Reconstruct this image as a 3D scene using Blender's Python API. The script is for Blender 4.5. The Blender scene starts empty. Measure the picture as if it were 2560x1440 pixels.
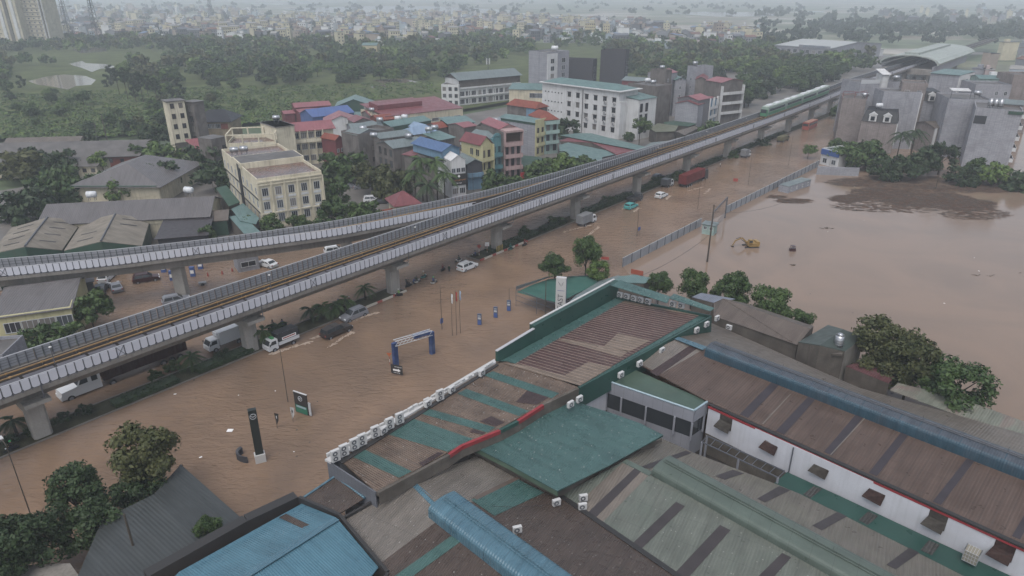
import bpy, bmesh, math, random
from mathutils import Vector, Matrix, Quaternion
R = math.radians
C = bpy.context.scene.collection
# ---------------------------------------------------------------- camera, world, sun, exposure
F, YH, H = 1720.0, -30.0, 53.4
PITCH = math.atan((720 - YH) / F)
cam_d = bpy.data.cameras.new('camera'); cam = bpy.data.objects.new('camera', cam_d); C.objects.link(cam)
cam.location = (0, 0, H); cam.rotation_euler = (R(90) - PITCH, 0, 0)
cam_d.sensor_width = 36; cam_d.lens = 36 * F / 2560; cam_d.clip_start = 0.5; cam_d.clip_end = 20000
bpy.context.scene.camera = cam
world = bpy.data.worlds.new('World'); bpy.context.scene.world = world; world.use_nodes = True
wn = world.node_tree; wn.nodes.clear()
sky = wn.nodes.new('ShaderNodeTexSky'); sky.sky_type = 'NISHITA'; sky.sun_disc = False
sky.sun_elevation = R(62); sky.sun_rotation = R(200); sky.air_density = 1.0; sky.dust_density = 4.0; sky.ozone_density = 1.0
hs = wn.nodes.new('ShaderNodeHueSaturation'); hs.inputs['Saturation'].default_value = 0.48
bg = wn.nodes.new('ShaderNodeBackground'); bg.inputs['Strength'].default_value = 0.15
wo = wn.nodes.new('ShaderNodeOutputWorld')
wn.links.new(sky.outputs[0], hs.inputs['Color']); wn.links.new(hs.outputs[0], bg.inputs[0]); wn.links.new(bg.outputs[0], wo.inputs[0])
sun_d = bpy.data.lights.new('sun', 'SUN'); sun_d.energy = 0.6; sun_d.angle = R(35); sun_d.color = (1, .97, .93)
sun = bpy.data.objects.new('sun', sun_d); C.objects.link(sun); sun.rotation_euler = (R(28), 0, R(-20) )
vs = bpy.context.scene.view_settings
vs.view_transform = 'Standard'; vs.look = 'None'; vs.gamma = 1; vs.use_curve_mapping = False; vs.exposure = 0.42
sc = bpy.context.scene
sc.cycles.max_bounces = 5; sc.cycles.diffuse_bounces = 2; sc.cycles.glossy_bounces = 2; sc.cycles.transmission_bounces = 3
sc.cycles.volume_bounces = 2; sc.cycles.transparent_max_bounces = 6
# ---------------------------------------------------------------- helpers
def W(x, y, z=0.0):
 a = (x - 1280) / F; b = -(y - 720) / F
 d = Vector((a, math.cos(PITCH) + b * math.sin(PITCH), -math.sin(PITCH) + b * math.cos(PITCH)))
 t = (z - H) / d.z
 return Vector((d.x * t, d.y * t, z))
def PX(p):
 fz = p[1] * math.cos(PITCH) - (p[2] - H) * math.sin(PITCH); u = p[1] * math.sin(PITCH) + (p[2] - H) * math.cos(PITCH)
 return (1280 + F * p[0] / fz, 720 - F * u / fz) if fz > 1 else (-9999, -9999)
U = Vector((0.64352569, 0.76542452, 0)); N = Vector((U.y, -U.x, 0)); C0 = Vector((15.084, 165.524, 0))
def SW(s, w, z=0.0): return C0 + U * s + N * w + Vector((0, 0, z))
def lin(h):
 v = [int(h[i:i + 2], 16) / 255 for i in (0, 2, 4)]
 return [x / 12.92 if x <= .04045 else ((x + .055) / 1.055) ** 2.4 for x in v]
def alb(h, k=.88):
 v = lin(h); g = sum(v) / 3
 return tuple(min(.8, ((g + (x - g) * .74) * 1.25) ** 1.22 * k) for x in v) + (1,)
MATS = {}
def mat(name, col, rough=.7, spec=.4, var=.18, vs_=.35, stain=0, stain_col=None, metal=0, rib=None, seam=None, bump=0, bscale=4, brick=None, streak=0, speck=0):
 """procedural material: base colour with blotches, dirt, ribs, seams; everything in world metres"""
 if name in MATS: return MATS[name]
 m = bpy.data.materials.new(name); m.use_nodes = True; t = m.node_tree; n = t.nodes; l = t.links
 b = n['Principled BSDF']; b.inputs['Roughness'].default_value = rough; b.inputs['Specular IOR Level'].default_value = spec * .7
 b.inputs['Metallic'].default_value = metal
 if isinstance(col, str): col = alb(col)
 geo = n.new('ShaderNodeNewGeometry'); pos = geo.outputs['Position']
 def noise(sc_, det=4, vec=None, dist=0):
  x = n.new('ShaderNodeTexNoise'); x.inputs['Scale'].default_value = sc_; x.inputs['Detail'].default_value = det
  x.inputs['Distortion'].default_value = dist; l.new(vec or pos, x.inputs['Vector']); return x.outputs['Fac']
 def math_(op, a, b_=None, c_=None):
  x = n.new('ShaderNodeMath'); x.operation = op
  for i, v in enumerate((a, b_, c_)):
   if v is None: continue
   if isinstance(v, (int, float)): x.inputs[i].default_value = v
   else: l.new(v, x.inputs[i])
  return x.outputs[0]
 def ramp(f, a, c):
  x = n.new('ShaderNodeMapRange'); l.new(f, x.inputs[0]); x.inputs[1].default_value = a; x.inputs[2].default_value = c; return x.outputs[0]
 def mix(f, a, c, mode='MIX'):
  x = n.new('ShaderNodeMix'); x.data_type = 'RGBA'; x.blend_type = mode
  for s_, v in ((0, f), (6, a), (7, c)):
   if isinstance(v, (int, float)): x.inputs[s_].default_value = v
   elif isinstance(v, tuple): x.inputs[s_].default_value = v
   else: l.new(v, x.inputs[s_])
  return x.outputs[2]
 def dot(d):
  x = n.new('ShaderNodeVectorMath'); x.operation = 'DOT_PRODUCT'; l.new(pos, x.inputs[0]); x.inputs[1].default_value = d; return x.outputs['Value']
 dark = tuple(c * (1 - var * 1.6) for c in col[:3]) + (1,); light = tuple(min(.9, c * (1 + var)) for c in col[:3]) + (1,)
 c = mix(ramp(noise(vs_, 5), .3, .7), dark, light)
 fine = noise(vs_ * 14, 3); c = mix(ramp(fine, .35, .65), c, mix(.5, c, dark))
 if brick:
  br = n.new('ShaderNodeTexBrick'); sx = n.new('ShaderNodeCombineXYZ'); sp = n.new('ShaderNodeSeparateXYZ'); l.new(pos, sp.inputs[0])
  l.new(math_('ADD', sp.outputs[0], sp.outputs[1]), sx.inputs[0]); l.new(sp.outputs[2], sx.inputs[1]); l.new(sx.outputs[0], br.inputs['Vector'])
  br.inputs['Scale'].default_value = brick; br.inputs['Color1'].default_value = (1, 1, 1, 1); br.inputs['Color2'].default_value = (.82, .82, .82, 1); br.inputs['Mortar'].default_value = (.66, .66, .66, 1)
  c = mix(1.0, c, br.outputs['Color'], 'MULTIPLY')
 if stain:
  sc_ = alb(stain_col) if isinstance(stain_col, str) else (stain_col or (.05, .045, .04, 1))
  f = math_('MULTIPLY', ramp(noise(.22, 6, None, 1.2), .48, .72), stain)
  c = mix(f, c, sc_)
 if streak:
  mp = n.new('ShaderNodeMapping'); mp.inputs['Scale'].default_value = (2.2, 2.2, .12); l.new(pos, mp.inputs['Vector'])
  f = math_('MULTIPLY', ramp(noise(1.0, 5, mp.outputs[0]), .5, .78), streak)
  c = mix(f, c, (.06, .055, .045, 1))
 if speck:
  vo = n.new('ShaderNodeTexVoronoi'); vo.inputs['Scale'].default_value = 1.5; l.new(pos, vo.inputs['Vector']); c = mix(math_('MULTIPLY', math_('LESS_THAN', vo.outputs['Distance'], .1), speck), c, (.5, .5, .48, 1))
 h = None
 if rib:
  d, sp_, st = rib
  w = math_('SINE', math_('MULTIPLY', dot(tuple(d)), 2 * math.pi / sp_))
  h = math_('MULTIPLY', w, .02 * st)
  c = mix(math_('MULTIPLY', ramp(w, .55, 1), .22), c, dark)
  cx = n.new('ShaderNodeCombineXYZ'); l.new(math_('MULTIPLY', dot(tuple(d)), 1.6), cx.inputs[0]); l.new(math_('MULTIPLY', dot((-d[1], d[0], 0)), .16), cx.inputs[1]); sn_ = noise(1.0, 4, cx.outputs[0])
  c = mix(math_('MULTIPLY', ramp(sn_, .52, .72), .42), c, tuple(q * .5 for q in col[:3]) + (1,)); c = mix(math_('MULTIPLY', ramp(sn_, .46, .3), .25), c, tuple(min(.8, q * 1.35 + .01) for q in col[:3]) + (1,))
 for d, sp_, wd, dk in ((seam,) if seam and not isinstance(seam, list) else seam or ()):
  fr = math_('FRACT', math_('DIVIDE', math_('ADD', dot(tuple(d)), math_('MULTIPLY', noise(.6, 2), .15)), sp_))
  f = math_('MULTIPLY', math_('LESS_THAN', fr, wd), dk)
  c = mix(f, c, (.03, .03, .03, 1))
 if bump or h is not None:
  bn = n.new('ShaderNodeBump'); bn.inputs['Distance'].default_value = 1.0; bn.inputs['Strength'].default_value = 1.0
  if bump:
   q = math_('MULTIPLY', noise(bscale, 4), bump); h = q if h is None else math_('ADD', h, q)
  l.new(h, bn.inputs['Height']); l.new(bn.outputs[0], b.inputs['Normal'])
 l.new(c, b.inputs['Base Color'])
 rr = ramp(noise(vs_ * 2, 3), .2, .8); l.new(math_('ADD', math_('MULTIPLY', rr, .25), max(.05, rough - .12)), b.inputs['Roughness'])
 MATS[name] = m; return m
def plain(name, col, rough=.6, spec=.4, metal=0, emis=0):
 if name in MATS: return MATS[name]
 m = bpy.data.materials.new(name); m.use_nodes = True; b = m.node_tree.nodes['Principled BSDF']
 if isinstance(col, str): col = alb(col)
 b.inputs['Base Color'].default_value = col; b.inputs['Roughness'].default_value = rough; b.inputs['Specular IOR Level'].default_value = spec; b.inputs['Metallic'].default_value = metal
 if emis: b.inputs['Emission Color'].default_value = col; b.inputs['Emission Strength'].default_value = emis
 MATS[name] = m; return m
class MB:
 """collects faces, becomes ONE mesh"""
 def __init__(s): s.v = []; s.f = []; s.mi = []; s.ms = []
 def m(s, mt):
  if mt not in s.ms: s.ms.append(mt)
  return s.ms.index(mt)
 def add(s, vs, fs, mt):
  k = len(s.v); i = s.m(mt); s.v += [tuple(v) for v in vs]
  for f in fs: s.f.append([k + j for j in f]); s.mi.append(i)
  return s
 def prism(s, pts, z0, z1, mt, cap=None):
  n = len(pts)
  z0s = z0 if isinstance(z0, (list, tuple)) else [z0] * n; z1s = z1 if isinstance(z1, (list, tuple)) else [z1] * n
  a = sum(pts[i][0] * pts[(i + 1) % n][1] - pts[(i + 1) % n][0] * pts[i][1] for i in range(n))
  if a < 0: pts = pts[::-1]; z0s = z0s[::-1]; z1s = z1s[::-1]
  vs = [(p[0], p[1], z) for p, z in zip(pts, z0s)] + [(p[0], p[1], z) for p, z in zip(pts, z1s)]
  s.add(vs, [[i, (i + 1) % n, n + (i + 1) % n, n + i] for i in range(n)] + [list(range(n))[::-1]], mt)
  s.add(vs[n:], [list(range(n))], cap or mt); return s
 def box(s, c, sz, mt, rz=0, M=None):
  x, y, z = [q / 2 for q in sz]; r = Matrix.Rotation(rz, 4, 'Z')
  vs = [(Vector(c) + (r @ Vector((i * x, j * y, k * z)))) for k in (-1, 1) for j in (-1, 1) for i in (-1, 1)]
  if M: vs = [M @ v for v in vs]
  return s.add(vs, [[0, 2, 3, 1], [4, 5, 7, 6], [0, 1, 5, 4], [2, 6, 7, 3], [0, 4, 6, 2], [1, 3, 7, 5]], mt)
 def slab(s, pts, th, mt):
  n = len(pts); top = [Vector(p) for p in pts]; bot = [p - Vector((0, 0, th)) for p in top]
  a = sum(pts[i][0] * pts[(i + 1) % n][1] - pts[(i + 1) % n][0] * pts[i][1] for i in range(n))
  if a < 0: top.reverse(); bot.reverse()
  return s.add(top + bot, [list(range(n)), list(range(n, 2 * n))[::-1]] + [[i, n + i, n + (i + 1) % n, (i + 1) % n] for i in range(n)], mt)
 def tube(s, a, b, r0, mt, r1=None, n=6, cap=True):
  a = Vector(a); b = Vector(b); r1 = r0 if r1 is None else r1; d = (b - a).normalized()
  x = d.orthogonal().normalized(); y = d.cross(x)
  vs = [a + (x * math.cos(k * 2 * math.pi / n) + y * math.sin(k * 2 * math.pi / n)) * r0 for k in range(n)] + \
             [b + (x * math.cos(k * 2 * math.pi / n) + y * math.sin(k * 2 * math.pi / n)) * r1 for k in range(n)]
  fs = [[i, (i + 1) % n, n + (i + 1) % n, n + i] for i in range(n)]
  if cap: fs += [list(range(n))[::-1], list(range(n, 2 * n))]
  return s.add(vs, fs, mt)
 def sheet(s, pts, mt): return s.add(pts, [list(range(len(pts)))], mt)
 def ball(s, c, r, mt, nu=10, nv=6):
  c = Vector(c); r = Vector(r) if not isinstance(r, (int, float)) else Vector((r, r, r))
  vs = [c + Vector((0, 0, -r.z))]
  for j in range(1, nv):
   t = math.pi * j / nv - math.pi / 2
   for i in range(nu):
    p = 2 * math.pi * i / nu; vs.append(c + Vector((r.x * math.cos(t) * math.cos(p), r.y * math.cos(t) * math.sin(p), r.z * math.sin(t))))
  vs.append(c + Vector((0, 0, r.z))); L = len(vs) - 1; fs = []
  for i in range(nu):
   fs.append([0, 1 + (i + 1) % nu, 1 + i]); k = 1 + (nv - 2) * nu; fs.append([k + i, k + (i + 1) % nu, L])
   for j in range(nv - 2):
    a = 1 + j * nu; fs.append([a + i, a + (i + 1) % nu, a + nu + (i + 1) % nu, a + nu + i])
  return s.add(vs, fs, mt)
 def mesh(s, name):
  me = bpy.data.meshes.new(name); me.from_pydata(s.v, [], s.f)
  for m_ in s.ms: me.materials.append(m_)
  me.polygons.foreach_set('material_index', s.mi); me.update(); return me
 def build(s, name, parent=None, smooth=False):
  me = s.mesh(name)
  if smooth: me.polygons.foreach_set('use_smooth', [True] * len(me.polygons))
  return put(name, me, parent)
def put(name, me, parent=None, loc=None, rz=None, M=None):
 o = bpy.data.objects.new(name, me); C.objects.link(o)
 if parent: o.parent = parent; o.matrix_parent_inverse = Matrix.Identity(4)
 if loc is not None: o.location = loc
 if rz is not None: o.rotation_euler = (0, 0, rz)
 if M is not None: o.matrix_local = M
 return o
def tag(o, label, cat, group=None):
 o['label'] = label; o['category'] = cat
 if group: o['group'] = group
 return o
def kind(o, k): o['kind'] = k; return o
def thing(name, label, cat, loc=(0, 0, 0), rz=0, group=None):
 o = bpy.data.objects.new(name, None); C.objects.link(o); o.location = loc; o.rotation_euler = (0, 0, rz)
 return tag(o, label, cat, group)
def copy_tree(o, parent=None):
 c = o.copy(); C.objects.link(c)
 if parent: c.parent = parent
 for ch in o.children: copy_tree(ch, c)
 return c
def dup(o, loc, rz=0, label=None, sc=None, group=None):
 c = copy_tree(o); c.location = loc; c.rotation_euler = (0, 0, rz)
 if label: c['label'] = label
 if group: c['group'] = group
 if sc is not None: c.scale = (sc, sc, sc) if isinstance(sc, (int, float)) else sc
 return c
def remove_tree(o):
 for ch in list(o.children): remove_tree(ch)
 bpy.data.objects.remove(o)
ORD = ['first', 'second', 'third', 'fourth', 'fifth', 'sixth', 'seventh', 'eighth', 'ninth', 'tenth', 'eleventh', 'twelfth', 'thirteenth', 'fourteenth', 'fifteenth', 'sixteenth', 'seventeenth', 'eighteenth', 'nineteenth', 'twentieth']
def text_obj(txt, size, m, name, parent, M, ext=.01):
 cu = bpy.data.curves.new(name, 'FONT'); cu.body = txt; cu.size = size; cu.extrude = ext; cu.align_x = 'CENTER'; cu.align_y = 'CENTER'
 tmp = bpy.data.objects.new('tmp', cu); C.objects.link(tmp); bpy.context.view_layer.update()
 me = bpy.data.meshes.new_from_object(tmp.evaluated_get(bpy.context.evaluated_depsgraph_get())); bpy.data.objects.remove(tmp)
 me.materials.clear(); me.materials.append(m)
 return put(name, me, parent, M=M)
def face_matrix(origin, right, up):
 r = Vector(right).normalized(); u = Vector(up).normalized(); o_ = r.cross(u)
 return Matrix(((r.x, u.x, o_.x, origin[0]), (r.y, u.y, o_.y, origin[1]), (r.z, u.z, o_.z, origin[2]), (0, 0, 0, 1)))
# ---------------------------------------------------------------- ground, water, fields, haze
def water_mat(name, col, col2, sc_, strength, rough, stretch, ang):
 m = bpy.data.materials.new(name); m.use_nodes = True; t = m.node_tree; n = t.nodes; l = t.links; b = n['Principled BSDF']
 geo = n.new('ShaderNodeNewGeometry')
 mp = n.new('ShaderNodeMapping'); mp.inputs['Rotation'].default_value = (0, 0, ang); mp.inputs['Scale'].default_value = (1, stretch, 1); l.new(geo.outputs['Position'], mp.inputs['Vector'])
 def noise(s, d, vec, dist=0):
  x = n.new('ShaderNodeTexNoise'); x.inputs['Scale'].default_value = s; x.inputs['Detail'].default_value = d; x.inputs['Distortion'].default_value = dist; l.new(vec, x.inputs['Vector']); return x.outputs['Fac']
 a = noise(sc_, 3, mp.outputs[0], .8); c = noise(sc_ * 3.1, 2, mp.outputs[0], .5)
 big = noise(.045, 3, geo.outputs['Position'], 1)
 amp = n.new('ShaderNodeMapRange'); l.new(big, amp.inputs[0]); amp.inputs[1].default_value = .35; amp.inputs[2].default_value = .65; amp.inputs[3].default_value = .45; amp.inputs[4].default_value = 1.25
 s1 = n.new('ShaderNodeMath'); s1.operation = 'MULTIPLY_ADD'; l.new(c, s1.inputs[0]); s1.inputs[1].default_value = .35; l.new(a, s1.inputs[2])
 s2 = n.new('ShaderNodeMath'); s2.operation = 'MULTIPLY'; l.new(s1.outputs[0], s2.inputs[0]); l.new(amp.outputs[0], s2.inputs[1])
 bp = n.new('ShaderNodeBump'); bp.inputs['Strength'].default_value = 1; bp.inputs['Distance'].default_value = strength; l.new(s2.outputs[0], bp.inputs['Height']); l.new(bp.outputs[0], b.inputs['Normal'])
 mx = n.new('ShaderNodeMix'); mx.data_type = 'RGBA'; mx.inputs[6].default_value = col; mx.inputs[7].default_value = col2
 r2 = n.new('ShaderNodeMapRange'); l.new(noise(.03, 5, geo.outputs['Position'], 2), r2.inputs[0]); r2.inputs[1].default_value = .38; r2.inputs[2].default_value = .64
 l.new(r2.outputs[0], mx.inputs[0]); l.new(mx.outputs[2], b.inputs['Base Color'])
 b.inputs['Roughness'].default_value = rough; b.inputs['Specular IOR Level'].default_value = .5; b.inputs['IOR'].default_value = 1.33
 return m
m_wroad = water_mat('flood_water_rippled', (.20, .134, .09, 1), (.145, .10, .07, 1), .5, .27, .08, 2.4, R(-32))
m_wlot = water_mat('flood_water_calm', (.215, .155, .115, 1), (.18, .134, .102, 1), .5, .02, .10, 1.5, R(20))
def flat(name, pts, z, m, k='structure'):
 me = bpy.data.meshes.new(name); me.from_pydata([(p[0], p[1], z) for p in pts], [], [list(range(len(pts)))]); me.materials.append(m)
 if me.polygons[0].normal.z < 0: me.flip_normals()
 return kind(put(name, me), k)
# far ground: paddy fields, dykes, ponds
def ground_mat():
 m = bpy.data.materials.new('fields'); m.use_nodes = True; t = m.node_tree; n = t.nodes; l = t.links; b = n['Principled BSDF']
 geo = n.new('ShaderNodeNewGeometry'); mp = n.new('ShaderNodeMapping'); mp.inputs['Rotation'].default_value = (0, 0, R(12)); l.new(geo.outputs['Position'], mp.inputs['Vector'])
 mp.inputs['Scale'].default_value = (.006, .016, 1)
 v = n.new('ShaderNodeTexVoronoi'); v.distance = 'CHEBYCHEV'; v.inputs['Scale'].default_value = 1.0; l.new(mp.outputs[0], v.inputs['Vector'])
 cr = n.new('ShaderNodeValToRGB'); e = cr.color_ramp; e.interpolation = 'CONSTANT'
 sep = n.new('ShaderNodeSeparateColor'); l.new(v.outputs['Color'], sep.inputs[0]); l.new(sep.outputs[0], cr.inputs[0])
 cols = [(0, (.10, .13, .06, 1)), (.3, (.14, .15, .085, 1)), (.5, (.07, .10, .045, 1)), (.68, (.20, .18, .13, 1)), (.82, (.33, .31, .27, 1)), (.92, (.16, .17, .10, 1))]
 e.elements[0].color = cols[0][1]; e.elements[1].position = cols[1][0]; e.elements[1].color = cols[1][1]
 for p_, c_ in cols[2:]:
  q = e.elements.new(p_); q.color = c_
 ns = n.new('ShaderNodeTexNoise'); ns.inputs['Scale'].default_value = .05; ns.inputs['Detail'].default_value = 6; l.new(geo.outputs['Position'], ns.inputs['Vector'])
 mr = n.new('ShaderNodeMapRange'); l.new(ns.outputs[0], mr.inputs[0]); mr.inputs[1].default_value = .35; mr.inputs[2].default_value = .7; mr.inputs[3].default_value = .55; mr.inputs[4].default_value = 1.2
 mx = n.new('ShaderNodeMix'); mx.data_type = 'RGBA'; mx.blend_type = 'MULTIPLY'; mx.inputs[0].default_value = 1; l.new(cr.outputs[0], mx.inputs[6]); l.new(mr.outputs[0], mx.inputs[7])
 l.new(mx.outputs[2], b.inputs['Base Color']); b.inputs['Roughness'].default_value = .6; return m
m_fields = ground_mat()
flat('ground', [(-6000, -300), (6000, -300), (6000, 9000), (-6000, 9000)], -1.2, m_fields)
# flood water: whole street and complex side
fence_line = [SW(-300, 25.5), SW(-60, 26), SW(98, 28.5), SW(300, 34)]
flat('flood_water', [SW(-400, -75), SW(-400, 420), SW(420, 420), SW(420, -13), SW(90, -13), SW(40, -17), SW(-20, -35), SW(-60, -75)], 0.0, m_wroad)
flat('flooded_lot', [W(1555, 665), SW(98.2, 28.5), SW(420, 34), SW(420, 420), SW(0, 420), W(2900, 1330), W(2300, 1090), W(1800, 860), W(1640, 760)], 0.006, m_wlot)
m_land = mat('grass_land', (.055, .075, .03, 1), .9, .2, .35, .06, .5, (.13, .11, .075, 1))
m_yard = mat('yard_concrete', (.16, .15, .14, 1), .5, .4, .25, .1, .4, (.08, .07, .06, 1))
m_asph = mat('wet_asphalt', (.06, .06, .06, 1), .35, .5, .3, .2)
# built-up land between the viaduct and the woods
flat('yard_ground', [SW(-330, -60), SW(-100, -58), SW(-60, -48), SW(-20, -27), SW(40, -15.5), SW(90, -12.5), SW(420, -12.5), SW(560, -60), SW(420, -120), SW(60, -130), SW(-330, -160)], 0.12, m_yard)
m_grassy = mat('rough_grass', (.085, .105, .04, 1), .9, .2, .3, .08, .55, (.04, .055, .022, 1), bump=.25, bscale=.8)
flat('meadow_ground', [W(-900, 620, .3), W(0, 345, .3), W(300, 335, .3), W(700, 300, .3), W(1000, 300, .3), W(1350, 240, .3), W(2100, 130, .3), W(1700, 105, .3), W(900, 110, .3), W(0, 95, .3), W(-1500, 100, .3)], 0.3, m_grassy)
m_mudw = water_mat('pond_water', (.17, .15, .12, 1), (.13, .12, .09, 1), .5, .01, .08, 1, 0)
for pts in ([(70, 203), (120, 190), (160, 186), (215, 190), (240, 200), (228, 212), (190, 215), (170, 224), (120, 215), (95, 212)], [(170, 160), (205, 152), (215, 158), (262, 160), (300, 168), (250, 172), (230, 180), (205, 170)],
   [(180, 122), (262, 118), (268, 128), (200, 134)], [(930, 200), (1010, 196), (1045, 205), (960, 210)], [(925, 213), (965, 211), (965, 220), (930, 220)], [(380, 180), (430, 183), (425, 195), (385, 193)]):
 flat('pond_water', [W(x, y, .32) for x, y in pts], .32, m_mudw)
for pts in ([(700, 22), (900, 15), (1100, 16), (1290, 26), (1260, 36), (1040, 34), (800, 32)], [(1660, 33), (1760, 29), (1900, 31), (1965, 40), (1800, 42)], [(1880, 22), (1960, 23), (1930, 30)], [(2010, 27), (2060, 28), (2060, 31), (2015, 30)], [(600, 8), (760, 5), (820, 9), (700, 12)], [(1350, 44), (1440, 46), (1500, 50), (1420, 52)]):
 flat('far_field_water', [W(x, y, -1.0) for x, y in pts], -1.0, m_mudw)
# haze
hz = MB().box((200, 1900, 34), (7000, 4500, 76), plain('hz', (1, 1, 1, 1)))
hz.v = [(x, y if y > 0 else -260, z) for x, y, z in hz.v]
haze = kind(hz.build('haze'), 'stuff'); hm = bpy.data.materials.new('haze'); hm.use_nodes = True; hm.node_tree.nodes.clear()
pv = hm.node_tree.nodes.new('ShaderNodeVolumePrincipled'); ho = hm.node_tree.nodes.new('ShaderNodeOutputMaterial'); hm.node_tree.links.new(pv.outputs[0], ho.inputs['Volume'])
pv.inputs['Color'].default_value = (.84, .92, 1, 1); pv.inputs['Density'].default_value = HAZE = .00043; pv.inputs['Anisotropy'].default_value = .1
haze.data.materials.clear(); haze.data.materials.append(hm)
# ---------------------------------------------------------------- viaducts
m_conc = mat('viaduct_concrete', '8a8680', .75, .3, .16, .3, .35, (.12, .11, .10, 1), streak=.45)
m_concl = mat('pale_concrete', 'a5a29c', .7, .3, .12, .3, .25, streak=.3)
m_panel = plain('white_panel', 'b9bcc6', .45, .4)
m_frame = plain('grey_frame', '5c6068', .5, .4)
m_cope = plain('pale_coping', 'a9abb0', .5, .4)
m_ballast = mat('ballast', (.035, .03, .028, 1), .9, .2, .4, 2.5, bump=.05, bscale=6)
m_rail = plain('rail_steel', (.10, .085, .075, 1), .35, .5, .6)
m_yel = mat('third_rail_cover', 'a8864c', .5, .4, .15, 1)
m_walk = mat('walkway_slab', '63626a', .5, .4, .2, .5)
def ctr(s):
 return 0.0 if s < 90 else -((s - 90) ** 2) * .00019 if s < 260 else -5.5 + (s - 260) * .006
def A(s, w, z=0.0): return SW(s, w + ctr(s), z)
S0, S1, HW = -215, 700, 4.2
ss = [S0 + i * 10 for i in range(int((S1 - S0) / 10) + 1)]
def strip(mb, prof, m, f=A, st=ss):
 n = len(prof); vs = [f(s, w(s) if callable(w) else w, z) for s in st for w, z in prof]; fs = []
 for i in range(len(st) - 1):
  for j in range(n): a = i * n + j; b_ = i * n + (j + 1) % n; fs.append([a, b_, b_ + n, a + n])
 fs += [list(range(n)), list(range((len(st) - 1) * n, len(st) * n))[::-1]]
 return mb.add(vs, fs, m)
def rect(w0, w1, z0, z1): return [(w0, z0), (w0, z1), (w1, z1), (w1, z0)]
via = thing('railway_viaduct', 'long concrete railway viaduct with white panelled barriers crossing the flooded street', 'viaduct', tuple(A(-60, 0)))
inv = via.location.copy()
def vb(mb, name, parent=via, **k):
 mb.v = [(x - inv.x, y - inv.y, z - inv.z) for x, y, z in mb.v]; return mb.build(name, parent, **k)
g = MB(); strip(g, [(-1.6, 6.3), (-2.6, 7.9), (-4.0, 8.15), (-4.0, 8.45), (4.0, 8.45), (4.0, 8.15), (2.6, 7.9), (1.6, 6.3)], m_conc); vb(g, 'girder')
g = MB(); strip(g, rect(-3.3, 3.3, 8.454, 8.6), m_ballast); vb(g, 'trackbed')
# parapets: beam outside, cope on top
for sd in (1, -1):
 st = ss if sd > 0 else [s for s in ss if s >= -25]
 g = MB(); strip(g, rect(sd * 4.0, sd * 4.14, 8.1, 8.7), m_conc); strip(g, rect(sd * 3.98, sd * 4.12, 10.24, 10.32), m_cope); vb(g, 'parapet')
# inner face of far barrier (grey ribbed panels with frames)
def far_panels(name, f, s0, s1, step, w, out, parent, skip=None, z0=8.75, z1=10.24, lean=.0):
 mb = MB(); s = s0
 while s < s1:
  a0, a1 = s + .06, s + step - .06
  p = [f(a0, w, z0), f(a1, w, z0), f(a1, w, z1), f(a0, w, z1)]
  mb.add([q for q in p] + [q + out * .06 for q in p], [[0, 1, 2, 3], [7, 6, 5, 4], [0, 4, 5, 1], [1, 5, 6, 2], [2, 6, 7, 3], [3, 7, 4, 0]], m_grey)
  for k in range(1, 4):
   z = z0 + (z1 - z0) * k / 4; mb.add([f(a0, w, z) - out * .03, f(a1, w, z) - out * .03, f(a1, w, z + .05) - out * .03, f(a0, w, z + .05) - out * .03], [[0, 1, 2, 3]], m_frame)
  q = f(s, w, 0); mb.add([q + Vector((0, 0, z0 - .3)) - out * .1, q + U * .1 + Vector((0, 0, z0 - .3)) - out * .1, q + U * .1 + Vector((0, 0, z1)) - out * .1, q + Vector((0, 0, z1)) - out * .1,
    q + Vector((0, 0, z0 - .3)), q + U * .1 + Vector((0, 0, z0 - .3)), q + U * .1 + Vector((0, 0, z1)), q + Vector((0, 0, z1))], [[0, 1, 2, 3], [0, 4, 5, 1], [3, 2, 6, 7], [1, 5, 6, 2], [0, 3, 7, 4], [4, 7, 6, 5]], m_frame)
  s += step
 return vb(mb, name, parent)
m_grey = plain('grey_barrier_panel', '8e9197', .5, .4)
far_panels('inner_barrier', A, -215, 420, 1.0, -3.98, -N, via)
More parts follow.
